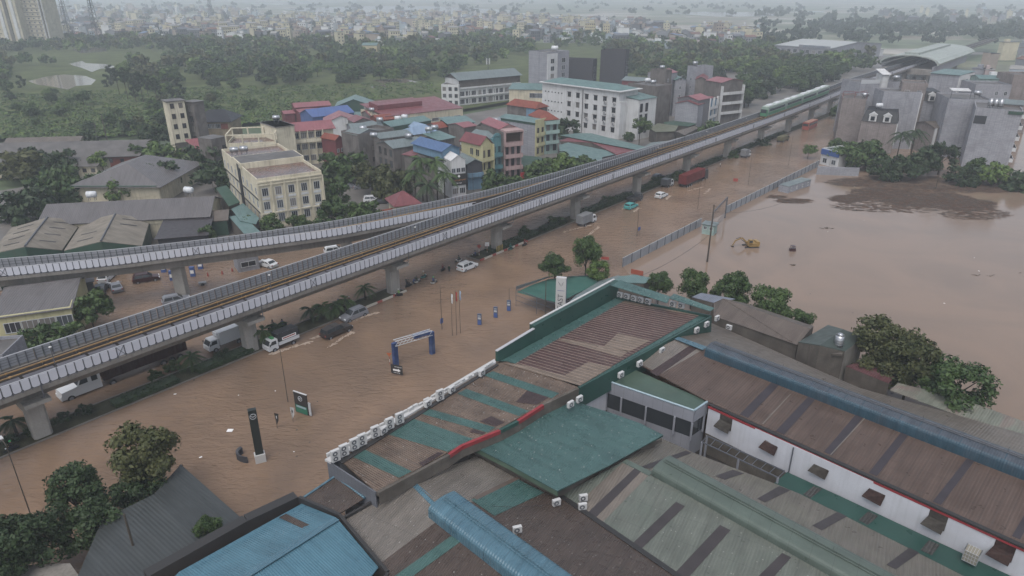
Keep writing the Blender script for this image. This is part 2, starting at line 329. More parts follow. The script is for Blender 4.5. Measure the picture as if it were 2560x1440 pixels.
# white outer panels with clipped lower corners, one metre each, crossed bay every 30 m
def panel_mesh():
 mb = MB(); o = [(.07, 10.22), (.93, 10.22), (.93, 9.05), (.80, 8.86), (.20, 8.86), (.07, 9.05)]
 vs = [(x, -.02, z) for x, z in o] + [(x, .05, z) for x, z in o]
 mb.add(vs, [[0, 1, 2, 3, 4, 5], [11, 10, 9, 8, 7, 6]] + [[i, 6 + i, 6 + (i + 1) % 6, (i + 1) % 6] for i in range(6)], m_panel)
 mb.box((0, .03, 9.45), (.1, .12, 1.62), m_frame); mb.box((.5, .06, 8.8), (1, .04, .08), m_frame); return mb.mesh('barrier_panel')
pm = panel_mesh()
def run_panels(f, s0, s1, w, parent, cap=100, step=1.0, order=None):
 """individual panels for the nearest, the rest of the row as one mesh"""
 pts = []; s = s0
 while s < s1: pts.append(s); s += step
 vis = [s for s in pts if -20 < PX(f(s, w, 9.5))[0] < 2580]
 near = set(sorted(vis, key=lambda s: (f(s, w, 9.5) - Vector((0, 0, H))).length)[:cap])
 rest = MB()
 for s in pts:
  p = f(s, w, 0); q = f(s + step, w, 0); d = (q - p).normalized(); ang = math.atan2(d.y, d.x)
  M = Matrix.Translation(p) @ Matrix.Rotation(ang, 4, 'Z') @ Matrix.Scale(step, 4, Vector((1, 0, 0)))
  if int(round(s)) % 30 == 11:
   fr = MB(); fr.tube((.05, 0, 8.9), (.95, 0, 10.2), .04, m_frame, n=4); fr.tube((.95, 0, 8.9), (.05, 0, 10.2), .04, m_frame, n=4); fr.box((0, .03, 9.45), (.1, .12, 1.62), m_frame)
   fr.v = [tuple(M @ Vector(v)) for v in fr.v]; rest.add(fr.v, fr.f, m_frame);
   pz = MB(); pz.v = [(.07, .03, 10.22), (.93, .03, 10.22), (.93, .03, 8.9), (.07, .03, 8.9)]; rest.add([M @ Vector(v) for v in pz.v], [[0, 1, 2, 3]], m_panel); continue
  if s in near:
   o = put('barrier_panel', pm, parent); M2 = Matrix.Translation(-parent.location) @ M; o.matrix_local = M2
  else:
   for pl in pm.polygons: rest.add([M @ pm.vertices[i].co for i in pl.vertices], [list(range(len(pl.vertices)))], pm.materials[pl.material_index])
 rest.v = [(x - parent.location.x, y - parent.location.y, z) for x, y, z in rest.v]
 kind(rest.build('barrier_panels', parent), 'stuff')
run_panels(lambda s, w, z: A(s, w, z), -200, 420, 4.17, via)
# tracks
for c_ in (-1.75, 1.75):
 g = MB()
 for r_ in (-.72, .72): strip(g, rect(c_ + r_ - .05, c_ + r_ + .05, 8.62, 8.8), m_rail)
 strip(g, rect(c_ - 1.15, c_ + 1.15, 8.58, 8.66), m_ballast)
 vb(g, 'rails')
for w_ in (-.3, -1.65):
 g = MB(); strip(g, rect(w_ - .07, w_ + .07, 9.0, 9.13), m_yel, st=[s for s in ss if s <= 170])
 s = -212
 while s < 150:
  q = A(s, w_, 0); g.tube((q.x, q.y, 8.55), (q.x, q.y, 9.05), .07, m_frame, n=4); g.tube(tuple(A(s - .12, w_, 9.06)), tuple(A(s + .12, w_, 9.06)), .15, m_yel, n=6); s += 4
 vb(g, 'power_rail')
g = MB(); s = -210
while s < 300:
 p = [A(s, .15, 8.95), A(s + 3.4, .15, 8.95), A(s + 3.4, 1.0, 8.95), A(s, 1.0, 8.95)]; g.slab(p, .12, m_walk); s += 3.8
vb(g, 'walkway')
# piers every 30 m
def pier(s, f, parent, w=0, top=6.3, label=None):
 mb = MB(); q = f(s, w, 0); a = math.atan2(U.y, U.x)
 M = Matrix.Translation(q) @ Matrix.Rotation(a, 4, 'Z')
 def pr(pts, z0, z1, grow=0):
  vs = [M @ Vector((x, y, z0)) for x, y in pts] + [M @ Vector((x * (1 + grow), y, z1)) for x, y in pts]; n = len(pts)
  mb.add(vs, [[i, (i + 1) % n, n + (i + 1) % n, n + i] for i in range(n)] + [list(range(n))[::-1], list(range(n, 2 * n))], m_concl)
 oc = [(-1.1, -.65), (-.8, -.95), (.8, -.95), (1.1, -.65), (1.1, .65), (.8, .95), (-.8, .95), (-1.1, .65)]
 pr(oc, -1.2, top - 1.36)
 o = vb2(mb, 'pier', parent)
 c2 = MB(); x = 1.5
 prof = [(-1.4, top - 1.35), (1.4, top - 1.35), (3.2, top - .5), (3.2, top + .02), (-3.2, top + .02), (-3.2, top - .5)]
 vs = [M @ Vector((-x, y, z)) for y, z in prof] + [M @ Vector((x, y, z)) for y, z in prof]
 c2.add(vs, [list(range(6)), list(range(6, 12))[::-1]] + [[i, 6 + i, 6 + (i + 1) % 6, (i + 1) % 6] for i in range(6)], m_concl)
 c2.v = [(a_ - parent.location.x, b_ - parent.location.y, z_) for a_, b_, z_ in c2.v]; me = c2.mesh('pier_cap')
 put('pier_cap', me, o); return o
def vb2(mb, name, parent): mb.v = [(x - parent.location.x, y - parent.location.y, z) for x, y, z in mb.v]; return mb.build(name, parent)
for k in range(-3, 20):
 if k != -3: pier(-118.7 + 30 * k, A, via)
# rainwater pipes and small cabinets on the near face of the girder
g = MB()
for k in range(-2, 12):
 s = -118.7 + 30 * k + .6
 g.tube(tuple(A(s, 4.3, 9.0)), tuple(A(s, 4.3, 7.2)), .07, m_frame, n=5); g.tube(tuple(A(s, 4.3, 7.2)), tuple(A(s, 2.6, 6.4)), .07, m_frame, n=5)
vb(g, 'drain_pipes')
# branch line that swings away to the depot
near = [(-200, 690), (0, 670), (285, 643), (571, 606), (850, 570), (1031, 535), (1189, 505)]
farp = [(-200, 664), (0, 647), (285, 624), (571, 592), (860, 549), (1196, 481), (1400, 428), (1720, 339)]
nb = [W(x, y, 10.3) for x, y in near]; fb = [W(x, y, 10.3) for x, y in farp]
br = thing('branch_viaduct', 'second concrete rail viaduct curving off to the left behind the main line', 'viaduct', tuple(W(455, 738, 0)))
def poly_at(P, d):
 L = 0
 for a, b in zip(P, P[1:]):
  l_ = (b - a).length
  if d <= L + l_ or b is P[-1]: return a + (b - a) * ((d - L) / l_)
  L += l_
def smoothp(P, n=40):
 tot = sum((b - a).length for a, b in zip(P, P[1:])); q = [poly_at(P, tot * i / n) for i in range(n + 1)]
 for _ in range(3): q = [q[0]] + [(q[i - 1] + q[i] * 2 + q[i + 1]) / 4 for i in range(1, n)] + [q[-1]]
 return q
nb = smoothp(nb); fb = smoothp(fb, 60)
ilen = lambda P: sum((b - a).length for a, b in zip(P, P[1:]))
NL, FL = ilen(nb), ilen(fb)
def fN(s, w, z):
 p = poly_at(nb, max(0, min(NL, s))); q = poly_at(nb, max(0, min(NL - .01, s)) + .01); d = (q - p).normalized() if (q - p).length > 0 else U
 o = Vector((d.y, -d.x, 0)); return Vector((p.x, p.y, 0)) + o * w + Vector((0, 0, z)) + d * (s - max(0, min(NL, s)))
def fF(s, w, z):
 p = poly_at(fb, max(0, min(FL, s))); q = poly_at(fb, max(0, min(FL - .01, s)) + .01); d = (q - p).normalized() if (q - p).length > 0 else U
 o = Vector((d.y, -d.x, 0)); return Vector((p.x, p.y, 0)) + o * w + Vector((0, 0, z)) + d * (s - max(0, min(FL, s)))
sn = [NL * i / 40 for i in range(41)]; sf = [FL * i / 60 for i in range(61)]
# deck and girder between the two edges
def nearest(P, p): return min(P, key=lambda q: (Vector((q.x, q.y)) - Vector((p.x, p.y))).length)
deck = MB();
for i in range(40):
 a, b = nb[i], nb[i + 1]; c_, d_ = nearest(fb, a), nearest(fb, b)
 for z, th, k0, k1, m in ((8.45, .3, 0.0, 1.0, m_conc), (8.58, .12, .08, .92, m_ballast), (8.13, 1.7, .3, .7, m_conc)):
  L = lambda p, q, t: Vector((p.x + (q.x - p.x) * t, p.y + (q.y - p.y) * t, z))
  deck.slab([L(a, c_, k0), L(b, d_, k0), L(b, d_, k1), L(a, c_, k1)], th, m)
vb2(deck, 'girder', br)
# widened deck where the branch joins
jn = MB(); j0 = [i for i, p in enumerate(fb) if PX(p)[0] > 1150]
for i in j0[:-1]:
 a, b = fb[i], fb[i + 1]; pa = a - C0; pb = b - C0; sa, sb = pa.dot(U), pb.dot(U)
 jn.slab([Vector((a.x, a.y, 8.5)), Vector((b.x, b.y, 8.5)), SW(sb, -3.3, 8.5), SW(sa, -3.3, 8.5)], .35, m_ballast)
 jn.slab([Vector((a.x, a.y, 8.14)), Vector((b.x, b.y, 8.14)), SW(sb, -2.3, 8.14), SW(sa, -2.3, 8.14)], 1.2, m_conc)
vb2(jn, 'trackbed', br)
g = MB(); strip(g, rect(0, .14, 8.1, 8.7), m_conc, fN, sn); strip(g, rect(.0, .12, 10.24, 10.32), m_cope, fN, sn); vb2(g, 'parapet', br)
g = MB(); strip(g, rect(-.14, 0, 8.1, 8.7), m_conc, fF, sf); strip(g, rect(-.12, .0, 10.24, 10.32), m_cope, fF, sf); vb2(g, 'parapet', br)
run_panels(fN, 0, NL - 1, .18, br)
def far_panels2(f, s0, s1, step, parent):
 mb = MB(); s = s0; up = Vector((0, 0, 1))
 while s < s1:
  for a0, a1, z0, z1, mm, w in ((s + .06, s + step - .06, 8.75, 10.24, m_grey, .03), (s, s + .09, 8.5, 10.24, m_frame, .1), (s, s + step, 9.2, 9.26, m_frame, .06), (s, s + step, 9.7, 9.76, m_frame, .06)):
   mb.add([f(a0, w, z0), f(a1, w, z0), f(a1, w, z1), f(a0, w, z1)], [[0, 1, 2, 3]], mm)
  s += step
 mb.f = mb.f; return vb2(mb, 'inner_barrier', parent)
far_panels2(fF, 0, FL, 1.0, br)
g = MB(); strip(g, rect(1.0, 1.2, 9.0, 9.14), m_yel, fF, [s for s in sf if s > FL * .12]); vb2(g, 'power_rail', br)
g = MB(); strip(g, rect(1.8, 1.9, 8.62, 8.78), m_rail, fF, sf); strip(g, rect(3.2, 3.3, 8.62, 8.78), m_rail, fF, sf); vb2(g, 'rails', br)
for (x, y) in ((458, 738), (-30, 770)):
 q = W(x, y, 0); mb = MB(); mb.prism([(q.x - 1, q.y - .8), (q.x + 1, q.y - .8), (q.x + 1, q.y + .8), (q.x - 1, q.y + .8)], -1.2, 6.5, m_concl); vb2(mb, 'pier', br)
q = W(870, 655, 0); mb = MB(); mb.prism([(q.x - 1, q.y - .8), (q.x + 1, q.y - .8), (q.x + 1, q.y + .8), (q.x - 1, q.y + .8)], -1.2, 6.5, m_concl); vb2(mb, 'pier', br)
# ---------------------------------------------------------------- foreground roofs
a1 = (W(1240, 903, 8.5) - W(850, 1141, 8.5)).normalized(); a2 = (W(2560, 1370, 7) - W(1775, 1020, 7)).normalized()
a3 = (W(2350, 1440, 6) - W(1625, 1180, 6)).normalized(); a3n = Vector((-a3.y, a3.x, 0)); a2n = Vector((-a2.y, a2.x, 0))
a1n = Vector((-a1.y, a1.x, 0))
m_f0 = mat('worn_brown_roof', '786657', .3, .55, .2, .5, .5, '4a3f38', rib=(a1, .25, 1.2), seam=[(a1, 2.3, .02, .6), (a1n, 2.9, .015, .5)], speck=.7)
m_teal = mat('teal_roof_sheet', '446b67', .3, .55, .12, .4, .3, '34504e', rib=(a1, .25, 1.0))
m_rusty = mat('oxblood_ribbed_roof', '5e4341', .35, .5, .2, .8, .3, '75645c', rib=(a1, .3, .8), seam=(a1n, 1.4, .02, .4))
m_grn = mat('green_cladding', '2f5a52', .35, .5, .12, .4, .25, '24443f')
m_f2 = mat('teal_box_roof', '486d6b', .28, .55, .12, .35, .35, '38585a', rib=(a1, .2, .8), speck=.6)
m_f4a = mat('grey_tan_roof', '7d7770', .35, .5, .14, .5, .4, '5f5751', rib=(a3, .25, 1.1), seam=[(a3, 1.0, .015, .5), (a3n, 3.4, .012, .5)], speck=.4)
m_f4b = mat('dark_brown_roof', '5c4f47', .3, .55, .15, .5, .35, '443b37', rib=(a3, .25, 1.1), seam=[(a3, 1.0, .02, .5), (a3n, 3.4, .012, .6)], speck=.35)
m_bluef = mat('blue_roof', '50798a', .3, .5, .1, .4, .3, '3a6a80', rib=(a3, .3, 1.0), seam=(a3, 2.2, .01, .5))
m_f5 = mat('grey_green_roof', '6c726a', .35, .5, .13, .5, .45, '68756a', rib=(a3, .3, 1.0), seam=[(a3, 1.1, .02, .35), (a3n, 2.8, .012, .4)], speck=.3)
m_f5d = mat('charcoal_strip', '4a4547', .4, .5, .12, .7)
m_mong = mat('green_ridge_vent', '606e66', .35, .5, .12, .4, .3, '49594f', seam=(a3, 1.9, .012, .7))
m_f6 = mat('dark_tile_roof', '66554c', .35, .5, .14, .5, .45, '4b3a2e', rib=(a2, .3, .7), seam=[(a2, 1.0, .04, .45), (a2n, 1.5, .03, .4)])
m_f6b = mat('dark_tile_back', '70675e', .35, .5, .14, .5, .4, '55493d', rib=(a2, .3, .7), seam=(a2, 1.0, .03, .3))
m_mon6 = mat('blue_ridge_vent', '35596a', .4, .5, .12, .5, .6, '4e5864', rib=(a2, .25, .9), seam=(a2, 2.4, .012, .6))
m_monwash = mat('weathered_vent_top', '56606b', .4, .5, .2, .5, .5, '3d4652', rib=(a2, .25, .9))
m_brw0 = mat('brown_strip', '6b5d54', .4, .5, .15, .5)
m_white = mat('white_wall', 'b8bbc3', .7, .3, .06, .5, .12, (.4, .38, .35, 1), streak=.12)
m_dirty = mat('dirty_wall', '6e6861', .8, .3, .25, .6, .6, (.07, .06, .05, 1), streak=.6)
m_red = mat('red_coping', '9c2c36', .5, .4, .12, 1)
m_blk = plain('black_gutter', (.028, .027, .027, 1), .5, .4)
m_dgl = plain('dark_glass', (.03, .035, .04, 1), .12, .6)
m_alum = mat('aluminium_cladding', '8c8f98', .4, .5, .08, .5, seam=(a2, 1.3, .02, .5))
m_f3 = mat('bright_blue_roof', '4a7a8c', .3, .5, .1, .4, .35, '3f6f84', rib=((a1.x, a1.y, 0), .22, .5))
m_wsteel = plain('white_paint', 'b4b5b5', .5, .4)
P3 = lambda L: [W(x, y, z) for x, y, z in L]
def part(parent, name, m, L, th=.1, label=None):
 mb = MB(); mb.slab(P3(L), th, m); o = vb2(mb, name, parent)
 if label: o['label'] = label
 return o
def wallp(parent, name, m, L, zb, t=.2):
 mb = MB(); P = P3(L)
 for a, b in zip(P, P[1:]):
  d = (b - a); d.z = 0; o = Vector((-d.y, d.x, 0)).normalized() * t
  z0 = zb
  mb.add([(a.x, a.y, z0), (b.x, b.y, z0), b, a, (a.x + o.x, a.y + o.y, z0), (b.x + o.x, b.y + o.y, z0), b + o, a + o], [[0, 1, 2, 3], [7, 6, 5, 4], [3, 2, 6, 7], [1, 5, 6, 2], [0, 3, 7, 4]], m)
 return vb2(mb, name, parent)
def building_root(name, label, cat, px, py): return thing(name, label, cat, tuple(W(px, py, 0)))
Z0 = 8.5
f0 = building_root('showroom_building', 'long showroom block with patched brown and teal roof and a row of outdoor units', 'building', 1000, 1150)
part(f0, 'roof', m_f0, [(846, 1146, Z0), (1240, 903, Z0), (1268, 903, Z0), (1460, 962, Z0), (1354, 1012, Z0), (1246, 1073, Z0), (1119, 1131, Z0), (941, 1229, Z0)], .2)
for L in ([(871, 1137), (903, 1120), (1030, 1178), (998, 1194)], [(971, 1086), (1032, 1046), (1182, 1097), (1119, 1129)], [(1050, 1033), (1073, 1022), (1238, 1068), (1219, 1081)],
          [(1143, 984), (1166, 972), (1322, 1027), (1297, 1040)], [(1208, 938), (1232, 928), (1398, 983), (1379, 996)]):
 part(f0, 'roof_sheet', m_teal, [(x, y, Z0 + .03) for x, y in L], .02, 'teal roof sheet laid across the brown roof')
m_mar = mat('maroon_sheet', '4d3a3a', .4, .5, .2, .8, rib=(a1, .25, 1.2))
for L in ([(1290, 1005), (1318, 976), (1372, 993), (1342, 1012)], [(1200, 1053), (1228, 1040), (1262, 1056), (1238, 1066)], [(1048, 1158), (1094, 1130), (1110, 1132), (1056, 1166)], [(1173, 1080), (1183, 1072), (1214, 1082), (1206, 1086)]):
 part(f0, 'roof_sheet', m_mar, [(x, y, Z0 + .03) for x, y in L], .02, 'small maroon patch sheet on the brown roof')
# front and end walls
wallp(f0, 'wall', m_white, [(846, 1146, Z0 - .05), (1240, 903, Z0 - .05)], -1, -.2)
m_gbrick = mat('grey_block_wall', '70747c', .7, .3, .08, .6, brick=3)
wallp(f0, 'wall', m_gbrick, [(820, 1150, Z0 + .1), (941, 1229, Z0 - .02)], 5.5, -.15)
wallp(f0, 'wall', m_gbrick, [(820, 1150, Z0 + .1), (846, 1146, Z0)], 4.5, .15)
# eaves beam with white coping
part(f0, 'eaves_beam', m_wsteel, [(812, 1148, Z0 + .25), (1236, 897, Z0 + .25), (1240, 905, Z0 + .25), (826, 1155, Z0 + .25)], .25)
mbk = MB(); mbk.slab(P3([(846, 1152, Z0 + .12), (1244, 908, Z0 + .12), (1246, 913, Z0 + .12), (856, 1158, Z0 + .12)]), .1, m_blk); vb2(mbk, 'gutter', f0)
# right hand low parapet in painted stretches
for L, m, lb in (([(941, 1229), (1119, 1134)], m_dirty, None), ([(1119, 1134), (1150, 1112), (1246, 1073)], m_red, 'red painted stretch of parapet'), ([(1246, 1073), (1291, 1050)], m_grn, 'green stretch of parapet'),
                 ([(1291, 1050), (1354, 1010)], m_red, 'second red painted stretch of parapet'), ([(1354, 1010), (1445, 967)], m_dirty, 'bare grimy stretch of parapet')):
 mb = MB(); P = P3([(x, y, Z0 + .35) for x, y in L])
 for a, b in zip(P, P[1:]):
  o = Vector((a1.y, -a1.x, 0)) * .35; mb.add([a, b, b + o, a + o] + [v + Vector((0, 0, -.45)) for v in (a, b, b + o, a + o)], [[3, 2, 1, 0], [0, 1, 5, 4], [2, 3, 7, 6], [1, 2, 6, 5], [3, 0, 4, 7]], m)
  oo = o * .9; mb.add([a + oo - Vector((0, 0, .45)), b + oo - Vector((0, 0, .45)), b + oo + Vector((0, 0, -1.5)), a + oo + Vector((0, 0, -1.5))], [[0, 1, 2, 3]], m_dirty if m is not m_blk else m_blk)
 o_ = vb2(mb, 'parapet', f0)
 if lb: o_['label'] = lb
# end part with big ribbed roof and green parapets
f1 = building_root('car_showroom', 'showroom hall with oxblood ribbed roof boxed in by green cladding parapets', 'building', 1500, 840)
part(f1, 'roof', m_teal, [(1241, 908, Z0), (1545, 742, Z0), (1775, 788, Z0), (1445, 967, Z0), (1268, 904, Z0)], .2)
rb = MB(); PP = P3([(1283, 912, Z0 + .05), (1560, 752, Z0 + .05), (1753, 786, Z0 + .05), (1450, 962, Z0 + .05)])
rb.slab(PP, .03, m_rusty); vb2(rb, 'ribbed_roof', f1)
m_tan = mat('tan_ribbed', '807163', .35, .5, .15, .6, .3, '6a5a50', rib=(a1, .3, .8))
for L in ([(1395, 849), (1410, 846), (1572, 878), (1552, 893)], [(1510, 865), (1545, 833), (1625, 851), (1572, 880)], [(1258, 908), (1292, 909), (1412, 938), (1470, 905), (1530, 917), (1450, 964)], [(1556, 757), (1562, 751), (1752, 784), (1745, 790)]):
 part(f1, 'roof_sheet', m_tan, [(x, y, Z0 + .08) for x, y in L], .015, 'faded tan sheets on the ribbed roof')
bt = MB(); m_bat = plain('pale_batten', '9a897b', .5)
for k in range(38):
 t = k / 38; a = PP[0].lerp(PP[1], t); b = PP[3].lerp(PP[2], t); up = Vector((0, 0, .05)); bt.slab([a + up, b + up, b + up + a1 * .05, a + up + a1 * .05], .03, m_bat)
vb2(bt, 'battens', f1)
# left parapet: inclined green face with white top
def lean_wall(parent, name, A0, A1, zt0, zt1, zb, thick, m, mc, cope_w=.35):
 a, b = A0, A1; d = (b - a); d.z = 0; o = Vector((-d.y, d.x, 0)).normalized()
 at, bt_ = Vector((a.x, a.y, zt0)), Vector((b.x, b.y, zt1)); ab, bb = Vector((a.x, a.y, zb)), Vector((b.x, b.y, zb))
 mb = MB(); mb.add([ab - o * .3, bb - o * .3, bt_, at, ab + o * thick, bb + o * thick, bt_ + o * thick, at + o * thick], [[0, 1, 2, 3], [7, 6, 5, 4], [3, 2, 6, 7], [1, 5, 6, 2], [0, 3, 7, 4], [0, 4, 5, 1]], m); r = vb2(mb, name, parent)
 mb = MB(); e = Vector((0, 0, .12)); mb.slab([at + o * (thick - cope_w) + e, bt_ + o * (thick - cope_w) + e, bt_ + o * (thick + .05) + e, at + o * (thick + .05) + e], .11, mc); mb.v = [(x - parent.location.x, y - parent.location.y, z) for x, y, z in mb.v]; put('coping', mb.mesh('coping'), r); return r
q0, q1 = W(1243, 903, Z0), W(1543, 738, Z0); d = (q1 - q0)
lean_wall(f1, 'parapet', q0, q0 + d * .27, 9.9, 10.3, 7, .3, m_grn, m_cope)
lean_wall(f1, 'parapet', q0 + d * .27, q1, 10.8, 11.0, 7, .9, m_grn, m_wsteel, .28)
wallp(f1, 'wall', m_grn, [(1240, 905, Z0 - .2), (1543, 738, Z0 - .2)], -1, -.4)
# right parapet and gutter
q2, q3 = W(1445, 967, Z0 + .5), W(1775, 790, Z0 + .5)
mb = MB(); o = Vector((a1.y, -a1.x, 0)) * .3; Zv = Vector((0, 0, 1))
mb.add([q2, q3, q3 + o, q2 + o, q2 - Zv * .5, q3 - Zv * .5, q3 + o * 1.6 - Zv * 2.8, q2 + o * 1.6 - Zv * 2.8], [[3, 2, 1, 0], [0, 1, 5, 4], [3, 7, 6, 2], [0, 4, 7, 3], [1, 2, 6, 5]], m_grn); vb2(mb, 'parapet', f1)
# far end: teal canopies above the row of outdoor units
wallp(f1, 'wall', m_grn, [(1540, 742, Z0 + .4), (1660, 766, Z0 + .4), (1778, 790, Z0 + .4)], -1, .3)
part(f1, 'canopy', m_f2, [(1527, 713, 11.3), (1550, 700, 11.7), (1676, 741, 11.2), (1668, 757, 10.7)], .08)
part(f1, 'canopy', m_f2, [(1672, 745, 10.6), (1685, 734, 10.9), (1786, 770, 10.3), (1776, 778, 10.0)], .08)
g = MB()
for x, y in ((1545, 737), (1640, 760), (1680, 770), (1775, 788)): q = W(x, y, Z0); g.tube((q.x, q.y, Z0), (q.x, q.y, 10.3), .06, m_frame, n=4)
vb2(g, 'canopy_posts', f1)
# flat teal box roof
f2 = building_root('flat_roofed_block', 'square teal flat roof slab between the showroom and the sheds', 'building', 1400, 1120)
T = 7.4; part(f2, 'roof', m_f2, [(1176, 1112, T), (1255, 1070, T), (1340, 1040, T), (1436, 1003, T), (1530, 1033, T), (1600, 1058, T), (1658, 1087, T), (1520, 1165, T), (1393, 1227, T), (1280, 1165, T)], .12)
m_lime = mat('moss_fascia', '5d7663', .5, .4, .15, .6, .3)
wallp(f2, 'fascia', m_lime, [(1176, 1112, T - .13), (1280, 1165, T - .13), (1393, 1227, T - .13)], 6.6, .2)
wallp(f2, 'wall', m_dirty, [(1182, 1117, 6.6), (1393, 1225, 6.6), (1640, 1095, 6.6)], 2, .2)
wallp(f2, 'fascia', m_grn, [(1393, 1227, T - .13), (1658, 1087, T - .13)], 7.0, .2)
# low side shed left of the showroom end
f0b = building_root('lean_to_shed', 'small brown lean-to roof below the grey end wall of the showroom', 'shed', 840, 1240)
part(f0b, 'roof', m_f4b, [(757, 1247, 6.2), (836, 1190, 6.9), (912, 1245, 6.9), (848, 1284, 6.2)], .1)
wallp(f0b, 'wall', m_dirty, [(752, 1243, 5.4), (836, 1190, 6.1)], -1, -.15)
mb = MB(); mb.tube(W(760, 1243, 6.3), W(838, 1190, 7.0), .12, m_bluef); mb.tube(W(838, 1190, 7.0), W(912, 1245, 7.0), .12, m_bluef); vb2(mb, 'flashing', f0b)
class Plane:
 def __init__(s, a, b, c): s.o = a; s.n = (b - a).cross(c - a).normalized()
 def at(s, x, y, lift=0):
  d = W(x, y, 0) - Vector((0, 0, H)); o = Vector((0, 0, H)); t = (s.o - o).dot(s.n) / d.dot(s.n)
  return o + d * t + Vector((0, 0, lift))
def rp(parent, name, m, pl, L, th=.1, lift=0, label=None):
 mb = MB(); mb.slab([pl.at(x, y, lift) for x, y in L], th, m); o = vb2(mb, name, parent)
 if label: o['label'] = label
 return o
def vent(parent, name, A0, B0, zt, w, hgt, m, m2, mt=None):
 """rounded ridge monitor swept under the line of its top rail"""
 a, b = W(A0[0], A0[1], zt), W(B0[0], B0[1], zt); d = (b - a).normalized(); o = Vector((-d.y, d.x, 0)); mb = MB()
 prof = [(w, -hgt - .55), (w, -hgt * .75), (w * .98, -hgt * .5), (w * .92, -hgt * .32), (w * .8, -hgt * .2), (w * .6, -hgt * .12), (w * .25, -.03), (0, 0), (-w * .25, -.03), (-w * .6, -hgt * .12), (-w * .8, -hgt * .2), (-w * .92, -hgt * .32), (-w * .98, -hgt * .5), (-w, -hgt * .75), (-w, -hgt - .55)]
 n = len(prof); L = (b - a).length; k = int(L / 1.9); st = [L * i / k for i in range(k + 1)]
 vs = [a + d * s + o * x + Vector((0, 0, z_ - (.0 if i else 0))) for i, s in enumerate(st) for x, z_ in prof]
 fs = [[i * n + j, i * n + j + 1, (i + 1) * n + j + 1, (i + 1) * n + j] for i in range(k) for j in range(n - 1)]
 mb.add(vs, fs + [list(range(n)), list(range(k * n, k * n + n))[::-1]], m)
 if mt: i_ = mb.m(mt); mb.mi = [i_ if q < k * (n - 1) and 4 <= q % (n - 1) <= 9 else mi_ for q, mi_ in enumerate(mb.mi)]
 for s in st[1:-1]:
  for j in range(n - 1):
   p, q = a + d * s + o * prof[j][0] * 1.01 + Vector((0, 0, prof[j][1] + .015)), a + d * s + o * prof[j + 1][0] * 1.01 + Vector((0, 0, prof[j + 1][1] + .015))
   mb.add([p, q, q + d * .06, p + d * .06], [[0, 1, 2, 3]], m_frame if False else m)
 r = vb2(mb, name, parent)
 mb = MB()
 for off in (-.16, .16): mb.tube(a + d * .3 + o * off + Vector((0, 0, .08)), b + o * off + Vector((0, 0, .08)), .06, m2, n=5)
 for s in st[1::4]: mb.tube(a + d * s, a + d * s + Vector((0, 0, .7)), .025, m2, n=4)
 mb.v = [(x - parent.location.x, y - parent.location.y, z_) for x, y, z_ in mb.v]; put('ridge_rail', mb.mesh('ridge_rail'), r)
 return r
# shed with the blue ridge vent
f4 = building_root('warehouse_shed', 'wide grey and brown shed roof carrying the bright blue ridge vent', 'warehouse', 1150, 1380)
rd = W(1360, 1430, 8.6) - W(1105, 1241, 8.6); r0 = W(1027, 1199, 7.4)
p4l = Plane(r0, r0 + rd, W(855, 1303, 6.0)); p4r = Plane(r0, r0 + rd, W(1398, 1240, 5.5))
rp(f4, 'roof', m_f4a, p4l, [(855, 1303), (1027, 1199), (1095, 1262), (1110, 1290), (945, 1412)], label='light grey left slope at the front')
rp(f4, 'roof', m_f4b, p4l, [(945, 1411), (1078, 1312), (1085, 1262), (1500, 1600), (1000, 1600), (962, 1430)], lift=-.012, label='dark brown left slope')
rp(f4, 'roof', m_f4a, p4r, [(1027, 1199), (1172, 1130), (1292, 1196), (1178, 1256), (1095, 1262)], label='grey right slope behind the vent')
rp(f4, 'roof', m_f4b, p4r, [(1095, 1262), (1175, 1250), (1288, 1193), (1398, 1240), (1480, 1290), (1700, 1445), (1900, 1600), (1500, 1600)], lift=-.012, label='dark brown right slope')
m_tl4 = mat('teal_sheet_strip', '466c68', .3, .5, .1, .5, rib=(a3, .25, 1.0))
rp(f4, 'roof_sheet', m_tl4, p4r, [(1178, 1250), (1291, 1196), (1360, 1232), (1236, 1290)], .03, .03, 'broad teal sheet beside the blue vent')
rp(f4, 'roof_sheet', m_tl4, p4l, [(984, 1442), (1128, 1340), (1152, 1354), (1030, 1442)], .03, .03, 'teal sheet strip left of the blue vent')
rp(f4, 'roof_sheet', m_brw0, p4r, [(1182, 1244), (1292, 1192), (1302, 1196), (1192, 1250)], .03, .035, 'thin brown strip beside the teal sheet')
vent(f4, 'ridge_vent', (1105, 1241), (1600, 1608), 8.5, 1.75, .95, m_bluef, m_bluef)
rp(f4, 'ridge_flashing', m_bluef, p4l, [(1018, 1204), (1029, 1198), (1097, 1258), (1082, 1268)], .05, .06)
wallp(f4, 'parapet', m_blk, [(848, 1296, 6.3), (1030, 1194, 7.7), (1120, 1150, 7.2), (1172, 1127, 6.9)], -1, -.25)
rp(f4, 'gutter', m_blk, p4r, [(1388, 1236), (1400, 1232), (1712, 1445), (1910, 1600), (1890, 1600), (1695, 1448)], .1, .08)
